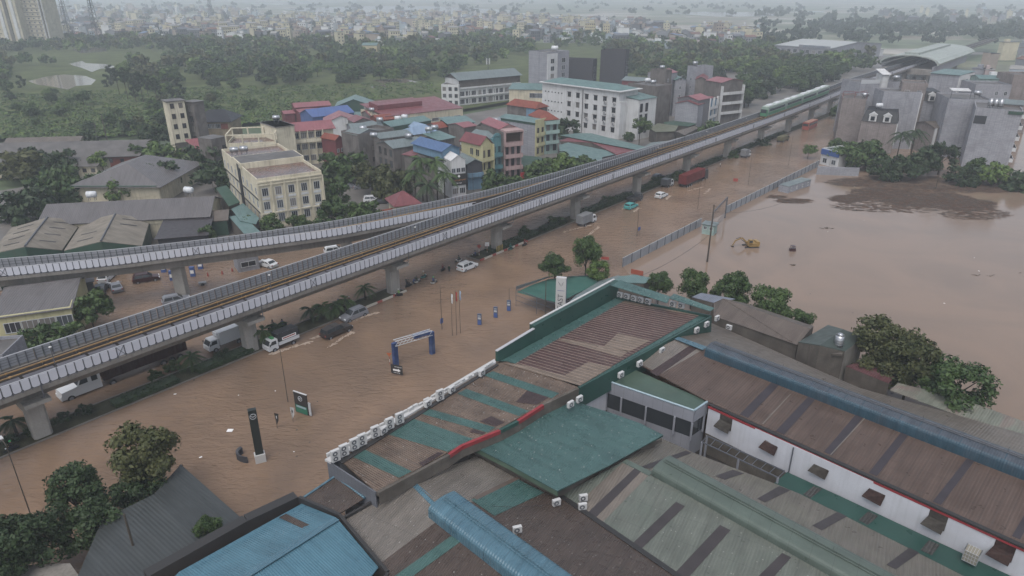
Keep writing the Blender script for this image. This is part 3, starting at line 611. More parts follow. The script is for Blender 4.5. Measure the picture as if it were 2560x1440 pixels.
# green vented shed
f5 = building_root('warehouse_shed', 'grey green striped shed roof carrying the long green ridge vent', 'warehouse', 1800, 1300)
r0 = W(1560, 1152, 6.8); rd = W(2180, 1434, 7.9) - W(1655, 1149, 7.9)
p5l = Plane(r0, r0 + rd, W(1480, 1300, 5.4)); p5r = Plane(r0, r0 + rd, W(2090, 1275, 3.8))
m_f5r = mat('tan_grey_roof', '757169', .35, .5, .13, .5, .35, '777a68', rib=(a3, .3, 1.0), seam=(a3, 1.1, .02, .35))
rp(f5, 'roof', m_f5, p5l, [(1398, 1240), (1560, 1152), (1640, 1196), (2500, 1640), (1950, 1640), (1710, 1447), (1480, 1294)], label='left slope')
rp(f5, 'roof', m_f5r, p5r, [(1560, 1152), (1655, 1096), (1735, 1132), (1935, 1208), (2090, 1272), (2420, 1440), (2720, 1600), (2500, 1640), (1640, 1196)], label='right slope')
m_f5e = mat('tan_front_sheets', '7d756c', .35, .5, .13, .5, .3, rib=(a3, .3, 1.0), seam=(a3, 1.1, .02, .35))
rp(f5, 'roof_sheet', m_f5e, p5l, [(1440, 1262), (1556, 1158), (1620, 1190), (1500, 1312)], .02, .02, 'tan sheets at the front of the left slope')
for pl, L in ((p5l, [(1463, 1288), (1590, 1168), (1606, 1176), (1482, 1302)]), (p5r, [(1600, 1168), (1715, 1127), (1728, 1133), (1624, 1172)]), (p5l, [(1578, 1362), (1690, 1255), (1712, 1266), (1600, 1376)]),
              (p5l, [(1688, 1432), (1800, 1313), (1826, 1326), (1718, 1448)]), (p5l, [(1893, 1444), (1955, 1383), (1978, 1394), (1922, 1456)]),
              (p5r, [(1788, 1190), (1832, 1175), (1860, 1184), (1812, 1200)]), (p5r, [(1893, 1247), (1948, 1216), (1976, 1226), (1913, 1256)]), (p5r, [(2031, 1314), (2098, 1278), (2120, 1290), (2055, 1326)]), (p5r, [(2216, 1412), (2278, 1366), (2304, 1378), (2240, 1424)])):
 rp(f5, 'roof_strip', m_f5d, pl, L, .02, .04, 'charcoal translucent strip across the shed roof')
vent(f5, 'ridge_vent', (1655, 1149), (2550, 1634), 7.9, 1.7, .95, m_mong, m_mong)
rp(f5, 'ridge_flashing', m_mong, p5l, [(1555, 1155), (1566, 1149), (1634, 1182), (1622, 1190)], .05, .06)
wallp(f5, 'wall', m_dirty, [(1395, 1238, 5.3), (1560, 1150, 6.7), (1655, 1096, 5.4)], -1, .2)
gz = 3.9
part(f5, 'gutter', m_grn, [(1930, 1212, gz), (1968, 1180, gz), (2100, 1240, gz), (2330, 1348, gz), (2560, 1455, gz), (2760, 1560, gz), (2700, 1590, gz), (2420, 1445, gz), (2090, 1278, gz)], .1)
m_grate = mat('rusty_grate', '5a5a58', .6, .4, .3, 3, rib=(a2, .3, 3))
for L in ([(2008, 1235), (2034, 1215), (2056, 1222), (2026, 1246)], [(2146, 1300), (2170, 1278), (2196, 1290), (2170, 1312)], [(2301, 1375), (2322, 1350), (2350, 1362), (2330, 1388)]):
 part(f5, 'grating', m_grate, [(x, y, gz + .04) for x, y in L], .03)
# big dark roofed hall
f6 = building_root('factory_hall', 'big dark tile roofed hall with white side wall and long blue ridge vent', 'warehouse', 2100, 1100)
E6 = 7.3
rd = W(2560, 1146, 10.2) - W(1778, 856, 10.2); r0 = W(1692, 847, 8.9)
p6f = Plane(r0, r0 + rd, W(2100, 1152, E6)); p6b = Plane(r0, r0 + rd, W(2150, 975, 7.0))
ev = W(1772, 1006, E6)
rp(f6, 'roof', m_f6, p6f, [(1578, 900), (1692, 847), (1775, 878), (2700, 1225), (2700, 1430), (2560, 1360), (1770, 1003)], .12, 0, 'front slope facing the white wall')
rp(f6, 'roof', m_f6b, p6b, [(1692, 847), (1780, 808), (1850, 838), (2000, 905), (2150, 970), (2400, 1040), (2700, 1125), (2700, 1225), (1775, 878)], .12, 0, 'back slope')
m_f6l = mat('pale_tile_strip', '7b746d', .35, .5, .14, .5, .3, rib=(a2, .3, .7))
rp(f6, 'roof_sheet', m_f6l, p6f, [(1579, 900), (1693, 848), (1758, 874), (1652, 935)], .02, .02, 'paler strip at the front of the dark roof')
rp(f6, 'roof_sheet', m_mar, p6f, [(1625, 930), (1728, 862), (1746, 869), (1643, 941)], .02, .04, 'maroon strip at the front of the dark roof')
m_f6s = mat('dark_joint_strip', '48434a', .45, .4, .15, 1)
for t in ((1850, 1036, 1930, 955), (1940, 1078, 2022, 990), (2060, 1130, 2140, 1036), (2172, 1182, 2254, 1080), (2332, 1254, 2418, 1146), (2530, 1340, 2600, 1222)):
 rp(f6, 'roof_strip', m_f6s, p6f, [(t[0], t[1]), (t[2], t[3]), (t[2] + 18, t[3] + 7), (t[0] + 20, t[1] + 9)], .02, .03, 'dark strip down the tiled roof')
for t in ((1905, 1060, 1975, 985), (2075, 1137, 2170, 1035)):
 rp(f6, 'roof_strip', m_f6l, p6f, [(t[0], t[1]), (t[2], t[3]), (t[2] + 2, t[3] + 1), (t[0] + 3, t[1] + 1)], .02, .04, 'thin pale seam down the tiled roof')
vent(f6, 'ridge_vent', (1778, 856), (2700, 1198), 10.2, 1.45, 1.1, m_mon6, m_frame, m_monwash)
rp(f6, 'ridge_flashing', m_bluef, p6b, [(1686, 848), (1697, 843), (1768, 868), (1757, 876)], .05, .08)
wallp(f6, 'wall', m_white, [(1772, 1016, E6 - .3), (1985, 1115, E6 - .3), (2660, 1418, E6 - .3)], 3.2, .25)
mb = MB(); P = P3([(1772, 1016, E6 - .3), (2660, 1418, E6 - .3)]); mb.prism([(P[0].x, P[0].y), (P[1].x, P[1].y), (P[1].x + .3, P[1].y + .3), (P[0].x + .3, P[0].y + .3)], -1, 3.19, m_dirty); vb2(mb, 'lower_wall', f6)
mb = MB(); P = P3([(1772, 1014, E6 - .28), (2660, 1416, E6 - .28)]); o = Vector((a2.y, -a2.x, 0)) * .22; mb.slab([P[0] + o, P[1] + o, P[1] - o, P[0] - o], .22, m_red); vb2(mb, 'red_band', f6)
mb = MB(); P = P3([(1772, 1006, E6 - .02), (2660, 1408, E6 - .02)]); mb.slab([P[0] + o * 1.6, P[1] + o * 1.6, P[1] - o * .6, P[0] - o * .6], .18, m_blk); vb2(mb, 'gutter', f6)
mb = MB(); q = W(1985, 1118, E6 - .3) + Vector((a2.y, -a2.x, 0)) * .12; mb.tube(q, (q.x, q.y, 3.3), .08, m_frame); vb2(mb, 'drain_pipe', f6)
# louvred windows with tilted grimy shutters
m_shut = mat('grimy_shutter', '57534d', .7, .3, .3, 3, .5, '3a2f28')
m_shut2 = mat('rusted_shutter', '4a3532', .7, .3, .35, 4, .6, '6b5446')
wd = (W(2660, 1418, 6.7) - W(1772, 1016, 6.7)).normalized(); wo_ = Vector((wd.y, -wd.x, 0))
WA, WB = W(1772, 1016, E6 - .3), W(2660, 1418, E6 - .3)
def online(A_, B_, x, z):
 lo, hi = 0.0, 1.0
 for _ in range(40):
  m_ = (lo + hi) / 2; p = A_.lerp(B_, m_)
  if (PX((p.x, p.y, z))[0] < x) == (PX(A_)[0] < PX(B_)[0]): lo = m_
  else: hi = m_
 p = A_.lerp(B_, lo); return Vector((p.x, p.y, z))
for i, (x, y) in enumerate(((1815, 1046), (1930, 1098), (2056, 1156), (2194, 1218), (2344, 1286), (2510, 1360))):
 q = online(WA, WB, x, 6.0); mb = MB(); m = (m_shut, m_shut2)[i in (1, 3, 5)]
 M = face_matrix(q + wo_ * .05, wd, (0, 0, 1))
 mb.box((0, 0, 0), (1.6, 1.9, .08), m, M=M); r = vb2(mb, 'window', f6)
 mb = MB(); b0, b1 = M @ Vector((-.8, 0, .06)), M @ Vector((.8, 0, .06)); c0, c1 = M @ Vector((-1.15, -.8, .7)), M @ Vector((.7, -1.1, .5)); mb.slab([b0, b1, c1, c0], .05, m)
 for k in range(5): a_, b_ = b0.lerp(c0, k / 5), b1.lerp(c1, k / 5); mb.tube(a_ + Vector((0, 0, .04)), b_ + Vector((0, 0, .04)), .035, m, n=4)
 mb.v = [(x_ - f6.location.x, y_ - f6.location.y, z_) for x_, y_, z_ in mb.v]; put('shutter', mb.mesh('shutter'), r)
# aluminium clad annex
f7 = building_root('glazed_annex', 'annex with green flat roof, aluminium fascia and dark glass band', 'building', 1650, 1050)
part(f7, 'roof', mat('moss_green_roof', '4f665a', .4, .5, .15, .5, .4, '5f6f5c'), [(1519, 953, 7.1), (1580, 921, 7.1), (1768, 1003, 7.1), (1736, 1028, 7.1)], .12)
m_pb = plain('pale_blue_coping', '8fa6b0', .4, .5)
mb = MB(); mb.tube(W(1516, 951, 7.3), W(1735, 1026, 7.3), .13, m_pb); mb.tube(W(1735, 1026, 7.3), W(1768, 1004, 7.3), .13, m_pb); vb2(mb, 'coping', f7)
wallp(f7, 'fascia', m_alum, [(1517, 954, 7.15), (1735, 1028, 7.15), (1770, 1006, 7.15)], 5.6, -.1)
def wallz(parent, name, m, L, zr, zt, zb, t): mb = MB(); P = [W(x, y, zr) for x, y in L]; [mb.prism([(a.x, a.y), (b.x, b.y), (b.x + t, b.y + t), (a.x + t, a.y + t)], zb, zt, m) for a, b in zip(P, P[1:])]; return vb2(mb, name, parent)
wallz(f7, 'window_band', m_dgl, [(1522, 956), (1734, 1027), (1767, 1005)], 7.15, 5.58, 3.4, .08)
wallz(f7, 'sill_wall', m_alum, [(1522, 956), (1734, 1027), (1767, 1005)], 7.15, 3.38, -1, .1)
mb = MB()
for x, y in ((1519, 957), (1556, 968), (1618, 991), (1690, 1016), (1734, 1031), (1765, 1010)): q = W(x, y, 7.15); mb.box((q.x, q.y, 4.4), (.22, .22, 2.5), m_alum, rz=R(-25))
vb2(mb, 'posts', f7)
wallp(f7, 'wall', m_white, [(1452, 1003, 6.9), (1519, 957, 7.0)], 3, -.15)
# steel pergola over the dark court
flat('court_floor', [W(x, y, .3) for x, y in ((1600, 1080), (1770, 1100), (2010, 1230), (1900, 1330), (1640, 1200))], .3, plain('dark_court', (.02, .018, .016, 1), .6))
f8 = building_root('steel_pergola', 'grey steel pergola frame over the dark court under the white wall', 'pergola', 1870, 1180)
mb = MB(); za = 4.6
A_, B_, C_, D_ = W(1768, 1090, za), W(1755, 1105, za), W(1962, 1178, za), W(1945, 1194, za)
for a, b in ((A_, C_), (B_, D_)): mb.tube(a, b, .09, m_frame, n=4)
for k in range(10): t = k / 9; mb.tube(A_.lerp(C_, t), B_.lerp(D_, t), .05, m_frame, n=4)
vb2(mb, 'top_frame', f8)
for q in (B_, B_.lerp(D_, .5), D_, A_): mb = MB(); mb.tube(q, (q.x, q.y, 0), .13, m_alum, n=6); vb2(mb, 'leg', f8)
# blue roofed house bottom left
f3 = building_root('blue_roofed_shed', 'bright blue corrugated gable roof shed with black gutters at the bottom edge', 'shed', 700, 1400)
part(f3, 'roof', m_f3, [(754, 1259, 5.90), (841, 1294, 7.20), (740, 1356, 7.20), (560, 1470, 7.20), (380, 1500, 5.90), (447, 1430, 5.90)], .1, 'left slope')
part(f3, 'roof', m_f3, [(841, 1294, 7.20), (946, 1418, 5.80), (880, 1500, 5.80), (560, 1600, 5.80), (500, 1508, 7.20), (740, 1356, 7.20)], .1, 'right slope')
part(f3, 'ridge_flashing', m_bluef, [(836, 1292, 7.32), (848, 1299, 7.32), (500, 1520, 7.32), (490, 1508, 7.32)], .06)
part(f3, 'roof_strip', m_f4b, [(697, 1293, 6.05), (715, 1284, 6.05), (790, 1320, 7.10), (775, 1330, 7.10)], .02)
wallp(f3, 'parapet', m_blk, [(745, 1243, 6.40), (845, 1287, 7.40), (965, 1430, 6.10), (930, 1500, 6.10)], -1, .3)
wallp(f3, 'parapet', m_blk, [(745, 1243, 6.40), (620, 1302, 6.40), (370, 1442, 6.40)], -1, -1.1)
# grey roof bottom left
m_greyr = mat('slate_grey_roof', '4a4f50', .4, .5, .1, .3, .4, '3c4040', rib=(a1, .35, .6))
f10 = building_root('grey_roofed_shed', 'broad plain slate grey shed roof in the bottom left corner among trees', 'shed', 400, 1330)
part(f10, 'roof', m_greyr, [(452, 1161, 4.5), (600, 1292, 4.5), (495, 1366, 5.2), (385, 1235, 5.2)], .1, 'right slope')
part(f10, 'roof', m_greyr, [(385, 1235, 5.2), (495, 1366, 5.2), (410, 1460, 5.2), (160, 1520, 4.5), (255, 1300, 4.5)], .1, 'left slope')
wallp(f10, 'wall', m_dirty, [(255, 1300, 4.4), (385, 1235, 5.0), (452, 1161, 4.4), (600, 1292, 4.4)], -1, -.2)
f11 = building_root('concrete_shed', 'low grey flat roof corner at the very bottom left edge', 'shed', 90, 1430)
part(f11, 'roof', m_conc, [(0, 1415, 3.0), (175, 1408, 3.0), (205, 1450, 3.0), (160, 1560, 3.0), (-100, 1560, 3.0)], .3)
# brown ridge-roofed outbuilding, house with tank, red shed, blue-grey roof
m_brw = mat('weathered_brown_roof', '6d635c', .45, .4, .15, .5, .4, '574d48', rib=((a2.x, a2.y, 0), .3, .7))
f9 = building_root('long_outbuilding', 'long brown gable roofed outbuilding beside the flooded lot', 'building', 1900, 830)
part(f9, 'roof', m_brw, [(1785, 757, 6.2), (1808, 746, 7.4), (2027, 822, 7.4), (1993, 862, 5.8), (1784, 790, 5.8)], .1, 'front slope')
part(f9, 'roof', m_brw, [(1808, 746, 7.4), (1860, 757, 6.0), (2034, 815, 6.0), (2027, 822, 7.4)], .1, 'back slope')
wallp(f9, 'wall', m_dirty, [(1786, 792, 5.7), (1993, 862, 5.7)], -1, .2)
wallp(f9, 'wall', m_dirty, [(1993, 862, 5.7), (2027, 822, 7.2), (2034, 815, 5.9)], -1, .2)
f12 = building_root('green_roofed_house', 'grimy house with grey green gable roof and steel tank on its corner', 'house', 2080, 880)
part(f12, 'roof', mat('grey_green_gable', '4d5a56', .45, .4, .1, .5, .3), [(1996, 855, 6.6), (2070, 812, 6.8), (2108, 823, 7.8), (2050, 863, 7.8)], .1, 'left slope')
part(f12, 'roof', MATS['grey_green_gable'], [(2050, 863, 7.8), (2108, 823, 7.8), (2160, 842, 6.5), (2112, 878, 6.4)], .1, 'right slope')
wallp(f12, 'wall', m_dirty, [(1996, 857, 6.5), (2050, 865, 7.7), (2112, 880, 6.3)], -1, .2)
m_palew = mat('stained_pale_wall', '8d8a83', .7, .3, .15, .6, .4, streak=.5)
wallp(f12, 'wall', m_palew, [(2112, 880, 6.3), (2160, 843, 6.4)], -1, .2)
part(f12, 'ledge', m_dirty, [(2068, 872, 6.3), (2110, 872, 6.3), (2105, 885, 6.3), (2080, 885, 6.3)], .3)
mb = MB(); q = W(2062, 905, 4.2); mb.box((q.x, q.y - .1, 4.2), (1.4, .1, 1.0), m_wsteel, rz=R(-10)); vb2(mb, 'board', f12)
f13 = building_root('red_roofed_shed', 'low maroon sheet roof shed under the trees by the water', 'shed', 2180, 930)
part(f13, 'roof', mat('maroon_roof', '6e4a4d', .35, .5, .12, .5, .3, rib=(a2, .3, .8)), [(2115, 915, 3.8), (2148, 905, 4.0), (2242, 938, 4.0), (2222, 958, 3.8)], .1)
wallp(f13, 'wall', m_dirty, [(2115, 917, 3.7), (2222, 960, 3.7)], -1, .15)
f14 = building_root('blue_grey_shed', 'blue grey sheet roof shed between the canopies and the trees', 'shed', 1780, 745)
part(f14, 'roof', mat('blue_grey_roof', '79818f', .4, .5, .1, .6, .2, rib=(a2, .3, .8)), [(1730, 742, 5.5), (1753, 732, 5.7), (1838, 747, 5.5), (1790, 758, 5.3)], .1)
wallp(f14, 'wall', m_dirty, [(1730, 744, 5.3), (1790, 760, 5.2)], -1, .15)
f15 = building_root('patchwork_shed', 'low patchwork tin roof shed along the back of the dark hall', 'shed', 2380, 1000)
part(f15, 'roof', mat('patchwork_tin', '7f8377', .5, .4, .2, .5, .6, '8a5f60', rib=(a2, .3, .8)), [(2225, 975, 4.5), (2245, 957, 4.5), (2400, 995, 4.5), (2660, 1090, 4.5), (2660, 1118, 4.5), (2400, 1040, 4.5)], .1)
# ---------------------------------------------------------------- buildings beyond the viaduct
m_winf = plain('window_frame', 'b0b4b8', .5, .4); m_pane = plain('window_glass', (.02, .024, .03, 1), .1, .6); m_bluew = plain('blue_window_frame', '4f9db0', .4, .5)
m_tank = plain('steel_tank', 'a9adb2', .3, .5, .7); m_tankw = plain('white_tank', 'c0c4c8', .4, .5)
m_slab = mat('roof_concrete', '6e6b69', .5, .4, .2, .3, .5, '4a4644')
m_terra = mat('wet_terracotta', '74605a', .25, .55, .2, .25, .5, '8b5a48')
WIN = {}; wrg = random.Random(2); PANES = [m_pane, m_pane, m_pane, plain('pane_reflecting', (.07, .08, .09, 1), .08, .7), plain('curtained_pane', (.16, .15, .14, 1), .3, .5)]
def win_mesh(w, h, fr=m_winf, mull=1, hood=False, pane=m_pane):
 k = (round(w, 2), round(h, 2), fr.name, mull, hood, pane.name)
 if k not in WIN:
  a = MB(); t = .09
  for c_, s_ in (((0, h / 2 - t / 2, 0), (w, t, .1)), ((0, -h / 2 + t / 2, 0), (w, t, .14)), ((-w / 2 + t / 2, 0, 0), (t, h - 2 * t, .1)), ((w / 2 - t / 2, 0, 0), (t, h - 2 * t, .1))): a.box(c_, s_, fr)
  for i in range(mull): a.box((-w / 2 + w * (i + 1) / (mull + 1), 0, 0), (.07, h - 2 * t, .08), fr)
  if hood: a.box((0, h / 2 + .1, .2), (w + .3, .12, .5), fr)
  b = MB(); b.box((0, 0, -.02), (w - .1, h - .1, .03), pane); WIN[k] = (a.mesh('window'), b.mesh('pane'))
 return WIN[k]
def add_win(root, M, w, h, **kw):
 kw.setdefault('pane', wrg.choice(PANES)); a, b = win_mesh(w, h, **kw); L = Matrix.Translation(-root.location) @ M
 o = put('window', a, root, M=L); put('pane', b, o, M=Matrix.Identity(4)); return o
class Bld:
 """box building: a, b = front roof corners in the photograph at height h; dep metres behind the front (or corner c of the photograph)"""
 def __init__(s, name, label, a, b, h, dep, wall, cat='building', c=None, z0=0.1, side='R', group=None, px=True):
  A_, B_ = (W(*a, h), W(*b, h)) if px else (Vector(a), Vector(b)); s.h = h; s.z0 = z0
  A_.z = B_.z = 0; s.r = (B_ - A_).normalized(); s.w = (B_ - A_).length; s.n = Vector((-s.r.y, s.r.x, 0))   # n points away from the camera
  if c: q = W(*c, h); q.z = 0; dep = abs((q - (B_ if side == 'R' else A_)).dot(s.n))
  s.A, s.B, s.d = A_, B_, dep; s.C, s.D = B_ + s.n * dep, A_ + s.n * dep
  s.t = thing(name, label, cat, (A_ + s.r * s.w / 2 + Vector((0, 0, z0))), 0, group); s.wall = wall
  mb = MB(); mb.prism([s.A, s.B, s.C, s.D], z0 - .5, h, wall); s._p(mb, 'wall')
 def _p(s, mb, name, parent=None, label=None):
  mb.v = [(x - s.t.location.x, y - s.t.location.y, z - s.t.location.z) for x, y, z in mb.v]
  me = mb.mesh(name); o = put(name, me, parent or s.t);
  if label: o['label'] = label
  return o
 def P(s, x, y, z): return s.A + s.r * x + s.n * y + Vector((0, 0, z))
 def flat(s, m=None, par=.6, pm=None, over=0, th=.2):
  m = m or m_slab; mb = MB()
  if par:
   mb.slab([s.P(.2, .2, s.h + .05), s.P(s.w - .2, .2, s.h + .05), s.P(s.w - .2, s.d - .2, s.h + .05), s.P(.2, s.d - .2, s.h + .05)], .04, m); s._p(mb, 'roof')
   mb = MB(); t = .2
   for x0, x1, y0, y1 in ((0, s.w, 0, t), (0, s.w, s.d - t, s.d), (0, t, t, s.d - t), (s.w - t, s.w, t, s.d - t)):
    mb.prism([s.P(x0, y0, 0), s.P(x1, y0, 0), s.P(x1, y1, 0), s.P(x0, y1, 0)], s.h + .002, s.h + par, pm or s.wall)
   s._p(mb, 'parapet')
  else:
   mb.slab([s.P(-over, -over, s.h + th), s.P(s.w + over, -over, s.h + th), s.P(s.w + over, s.d + over, s.h + th), s.P(-over, s.d + over, s.h + th)], th, m); s._p(mb, 'roof')
  return s
 def gable(s, m, rise=2, over=.4, along='x', hip=0, off=0, y0=0, y1=None, z=None, gm=None):
  z = s.h if z is None else z; y1 = s.d if y1 is None else y1; mb = MB(); th = .12
  if along == 'x':
   a, b = -over, s.w + over; m_ = (y0 + y1) / 2 + off; e = z - over * .3
   r0, r1 = s.P(a + hip, m_, z + rise), s.P(b - hip, m_, z + rise)
   f = [s.P(a, y0 - over, e), s.P(b, y0 - over, e), r1, r0]; k = [s.P(b, y1 + over, e), s.P(a, y1 + over, e), r0, r1]
   mb.slab(f, th, m); mb.slab(k, th, m)
   if hip: mb.slab([s.P(b, y0 - over, e), s.P(b, y1 + over, e), r1], th, m); mb.slab([s.P(a, y1 + over, e), s.P(a, y0 - over, e), r0], th, m)
   s._p(mb, 'roof')
   if not hip:
    mb = MB();
    for x in (0.02, s.w - .02): p = [s.P(x, y0, z), s.P(x, y1, z), s.P(x, m_, z + rise - .15)]; mb.add(p + [q + s.r * .15 * (1 if x < 1 else -1) for q in p], [[0, 1, 2], [5, 4, 3], [0, 3, 4, 1], [1, 4, 5, 2], [2, 5, 3, 0]], gm or s.wall)
    s._p(mb, 'gable_wall')
  else:
   a, b = y0 - over, y1 + over; m_ = s.w / 2 + off; e = z - over * .3
   r0, r1 = s.P(m_, a + hip, z + rise), s.P(m_, b - hip, z + rise)
   mb.slab([s.P(-over, b, e), s.P(-over, a, e), r0, r1], th, m); mb.slab([s.P(s.w + over, a, e), s.P(s.w + over, b, e), r1, r0], th, m)
   if hip: mb.slab([s.P(-over, a, e), s.P(s.w + over, a, e), r0], th, m); mb.slab([s.P(s.w + over, b, e), s.P(-over, b, e), r1], th, m)
   s._p(mb, 'roof')
   if not hip:
    mb = MB()
    for y in (y0 + .02, y1 - .02): p = [s.P(0, y, z), s.P(s.w, y, z), s.P(m_, y, z + rise - .15)]; o = s.n * (.15 if y == y0 + .02 else -.15); mb.add(p + [q + o for q in p], [[0, 1, 2], [5, 4, 3], [0, 3, 4, 1], [1, 4, 5, 2], [2, 5, 3, 0]], gm or s.wall)
    s._p(mb, 'gable_wall')
  return s
 def mono(s, m, zf=0, zb=1.2, over=.5, zl=None, zr=None):
  mb = MB(); a = s.h
  if zl is not None: L = [s.P(-over, -over, a + zl), s.P(s.w + over, -over, a + zr), s.P(s.w + over, s.d + over, a + zr), s.P(-over, s.d + over, a + zl)]
  else: L = [s.P(-over, -over, a + zf), s.P(s.w + over, -over, a + zf), s.P(s.w + over, s.d + over, a + zb), s.P(-over, s.d + over, a + zb)]
  mb.slab(L, .14, m); s._p(mb, 'roof'); return s
 def frame(s, f):
  return {'F': (s.A, s.r, s.w), 'R': (s.B, s.n, s.d), 'L': (s.D, -s.n, s.d)}[f]
 def M(s, f, x, z, out=.03):
  o, r, _ = s.frame(f); up = Vector((0, 0, 1)); on = r.cross(up); return face_matrix(o + r * x + Vector((0, 0, z)) + on * out, r, up)
 def wins(s, f, cols, rows, w, h, z0=1.6, dz=3.4, x0=0, x1=1, skip=(), **kw):
  L = s.frame(f)[2]
  for i in range(cols):
   for j in range(rows):
    if (i, j) in skip: continue
    x = L * (x0 + (x1 - x0) * (i + .5) / cols); add_win(s.t, s.M(f, x, s.z0 + z0 + j * dz), w, h, **kw)
  return s
 def box(s, name, f, x0, x1, z0, z1, out, m, inset=0):
  mb = MB(); M = s.M(f, (x0 + x1) / 2, (z0 + z1) / 2, out / 2 + .005 - inset); mb.box((0, 0, 0), (x1 - x0, z1 - z0, out), m, M=M); s._p(mb, name); return s
 def balc(s, f, zs, out, m, x0=0, x1=1, rail=1.0, rm=None):
  L = s.frame(f)[2]; a, b = L * x0, L * x1
  for z in zs:
   mb = MB(); mb.box((0, 0, 0), (b - a, .18, out), m, M=s.M(f, (a + b) / 2, z, out / 2 + .01)); M2 = s.M(f, (a + b) / 2, z + .09 + rail / 2, out - .05)
   mb.box((0, .001, 0), (b - a, rail, .1), rm or m, M=M2)
   for x in (a + .05, b - .05): mb.box((0, 0, 0), (.1, rail, out - .1), rm or m, M=s.M(f, x, z + .09 + rail / 2, out / 2 - .05))
   s._p(mb, 'balcony')
  return s
 def cols(s, f, n, z0, z1, m, out=.25, w=.3, x0=0, x1=1):
  L = s.frame(f)[2]
  for i in range(n): mb = MB(); mb.box((0, 0, 0), (w, z1 - z0, out), m, M=s.M(f, L * (x0 + (x1 - x0) * i / (n - 1)), (z0 + z1) / 2, out / 2 + .01)); s._p(mb, 'pilaster')
  return s
 def bands(s, f, zs, m, t=.25, out=.15):
  L = s.frame(f)[2]
  for z in zs: mb = MB(); mb.box((0, 0, 0), (L, t, out), m, M=s.M(f, L / 2, z, out / 2 + .012)); s._p(mb, 'string_course')
  return s
TN = [0]
def tank(x, y, z, where, m=None, r=.75, L=1.9, horiz=True, P=None):
 q = P if P is not None else W(x, y, z); TN[0] += 1
 o = thing('water_tank', where, 'water tank', (q.x, q.y, z), random.uniform(-.4, .4), 'roof water tanks')
 b = MB(); m = m or m_tank
 if horiz:
  n = 12
  for a_, b_, c_, d_ in ((-L / 2 - .15, r * .55, -L / 2, r), (-L / 2, r, L / 2, r), (L / 2, r, L / 2 + .15, r * .55)):
   b.tube((a_, 0, r + .8), (c_, 0, r + .8), b_, m, d_, n=n)
  for x_ in (-L / 3, 0, L / 3): b.tube((x_ - .03, 0, r + .8), (x_ + .03, 0, r + .8), r * 1.03, m, n=n)
 else:
  b.tube((0, 0, .5), (0, 0, .5 + L), r, m, n=12); b.tube((0, 0, .5 + L), (0, 0, .8 + L), r, m, r * .3, n=12)
  for k in range(1, 5): b.tube((0, 0, .5 + L * k / 5), (0, 0, .56 + L * k / 5), r * 1.03, m, n=12)
 b.build('tank', o, True)
 l = MB()
 for i in (-1, 1):
  for j in (-1, 1): l.tube((i * L * .35 if horiz else i * r * .6, j * r * .7, 0), (i * L * .35 if horiz else i * r * .6, j * r * .6, .9 if horiz else .5), .06, m_frame, n=4)
 l.build('stand', o); return o
random.seed(5)
m_cream = mat('cream_render', 'cac3ac', .8, .3, .08, .3, .3, '7d7460', streak=.45)
m_creamd = mat('cream_wall_plain', 'bdb59d', .8, .3, .1, .3, .3, streak=.4)
m_tanw = mat('tan_wall', '9c8d73', .8, .3, .12, .3, .4, streak=.5)
m_wh = mat('white_render', 'bfc1c2', .75, .3, .05, .3, .3, '8e8c88', streak=.35)
m_gry = mat('grey_render', '7f7f85', .85, .3, .08, .3, .2, streak=.25, brick=1.2)
m_gryl = mat('light_grey_render', '9c9ea6', .85, .3, .07, .3, .2, streak=.25, brick=1.2)
m_grys = mat('stained_grey_render', '7b7673', .85, .3, .15, .4, .6, '4c4845', streak=.7)
m_dgry = mat('dark_grey_brick', '56575d', .85, .3, .08, .3, .1, brick=1.5)
m_dslate = mat('slate_cladding', '44484f', .5, .4, .08, .5)
m_redr = mat('red_sheet_roof', '84474c', .4, .5, .12, .3, .3, '6a3c3e', rib=((1, .3, 0), .4, .6))
m_rednew = mat('rose_sheet_roof', '96585e', .4, .5, .1, .3, .2, rib=((1, .3, 0), .4, .6))
m_tealr = mat('teal_sheet_roof', '61807e', .4, .5, .1, .3, .3, '54706e', rib=((1, .3, 0), .4, .6))
m_gtr = mat('grey_teal_roof', '727f80', .4, .5, .08, .3, .2, rib=((1, .3, 0), .5, .6))
m_bluer = mat('blue_sheet_roof', '4a68a0', .4, .5, .1, .3, .15, rib=((1, .3, 0), .4, .6))
m_bluer2 = mat('steel_blue_roof', '4a6d98', .4, .5, .1, .3, .15, rib=((1, .3, 0), .4, .6))
m_palebr = mat('pale_blue_roof', '7d96b0', .4, .5, .1, .3, .15, rib=((1, .3, 0), .4, .6))
m_blackr = mat('black_tile_roof', '2c2f38', .45, .5, .15, .6, .2, rib=((1, 0, 0), .5, .8))
m_terr = mat('terracotta_tile_roof', '8e4a36', .6, .4, .15, .6, .3, '6b4436', rib=((1, .2, 0), .35, 1))
m_grshed = mat('green_shed_wall', '3f6152', .5, .4, .1, .4, .2, streak=.3)
m_pink = mat('pink_render', 'ac9290', .75, .3, .08, .4, .2, streak=.35)
m_tealw = mat('teal_render', '5d9299', .75, .3, .08, .4, .2, streak=.35)
m_yelw = mat('pale_yellow_render', 'b9b48a', .75, .3, .08, .4, .2, streak=.35)
m_mint = mat('mint_render', '93aca6', .75, .3, .08, .4, .3, streak=.45)
m_bluw = mat('blue_render', '6d93ac', .75, .3, .08, .4, .2, streak=.35)
m_wood = plain('brown_wood', '4a3428', .6, .4)
KW = dict(fr=m_wood)
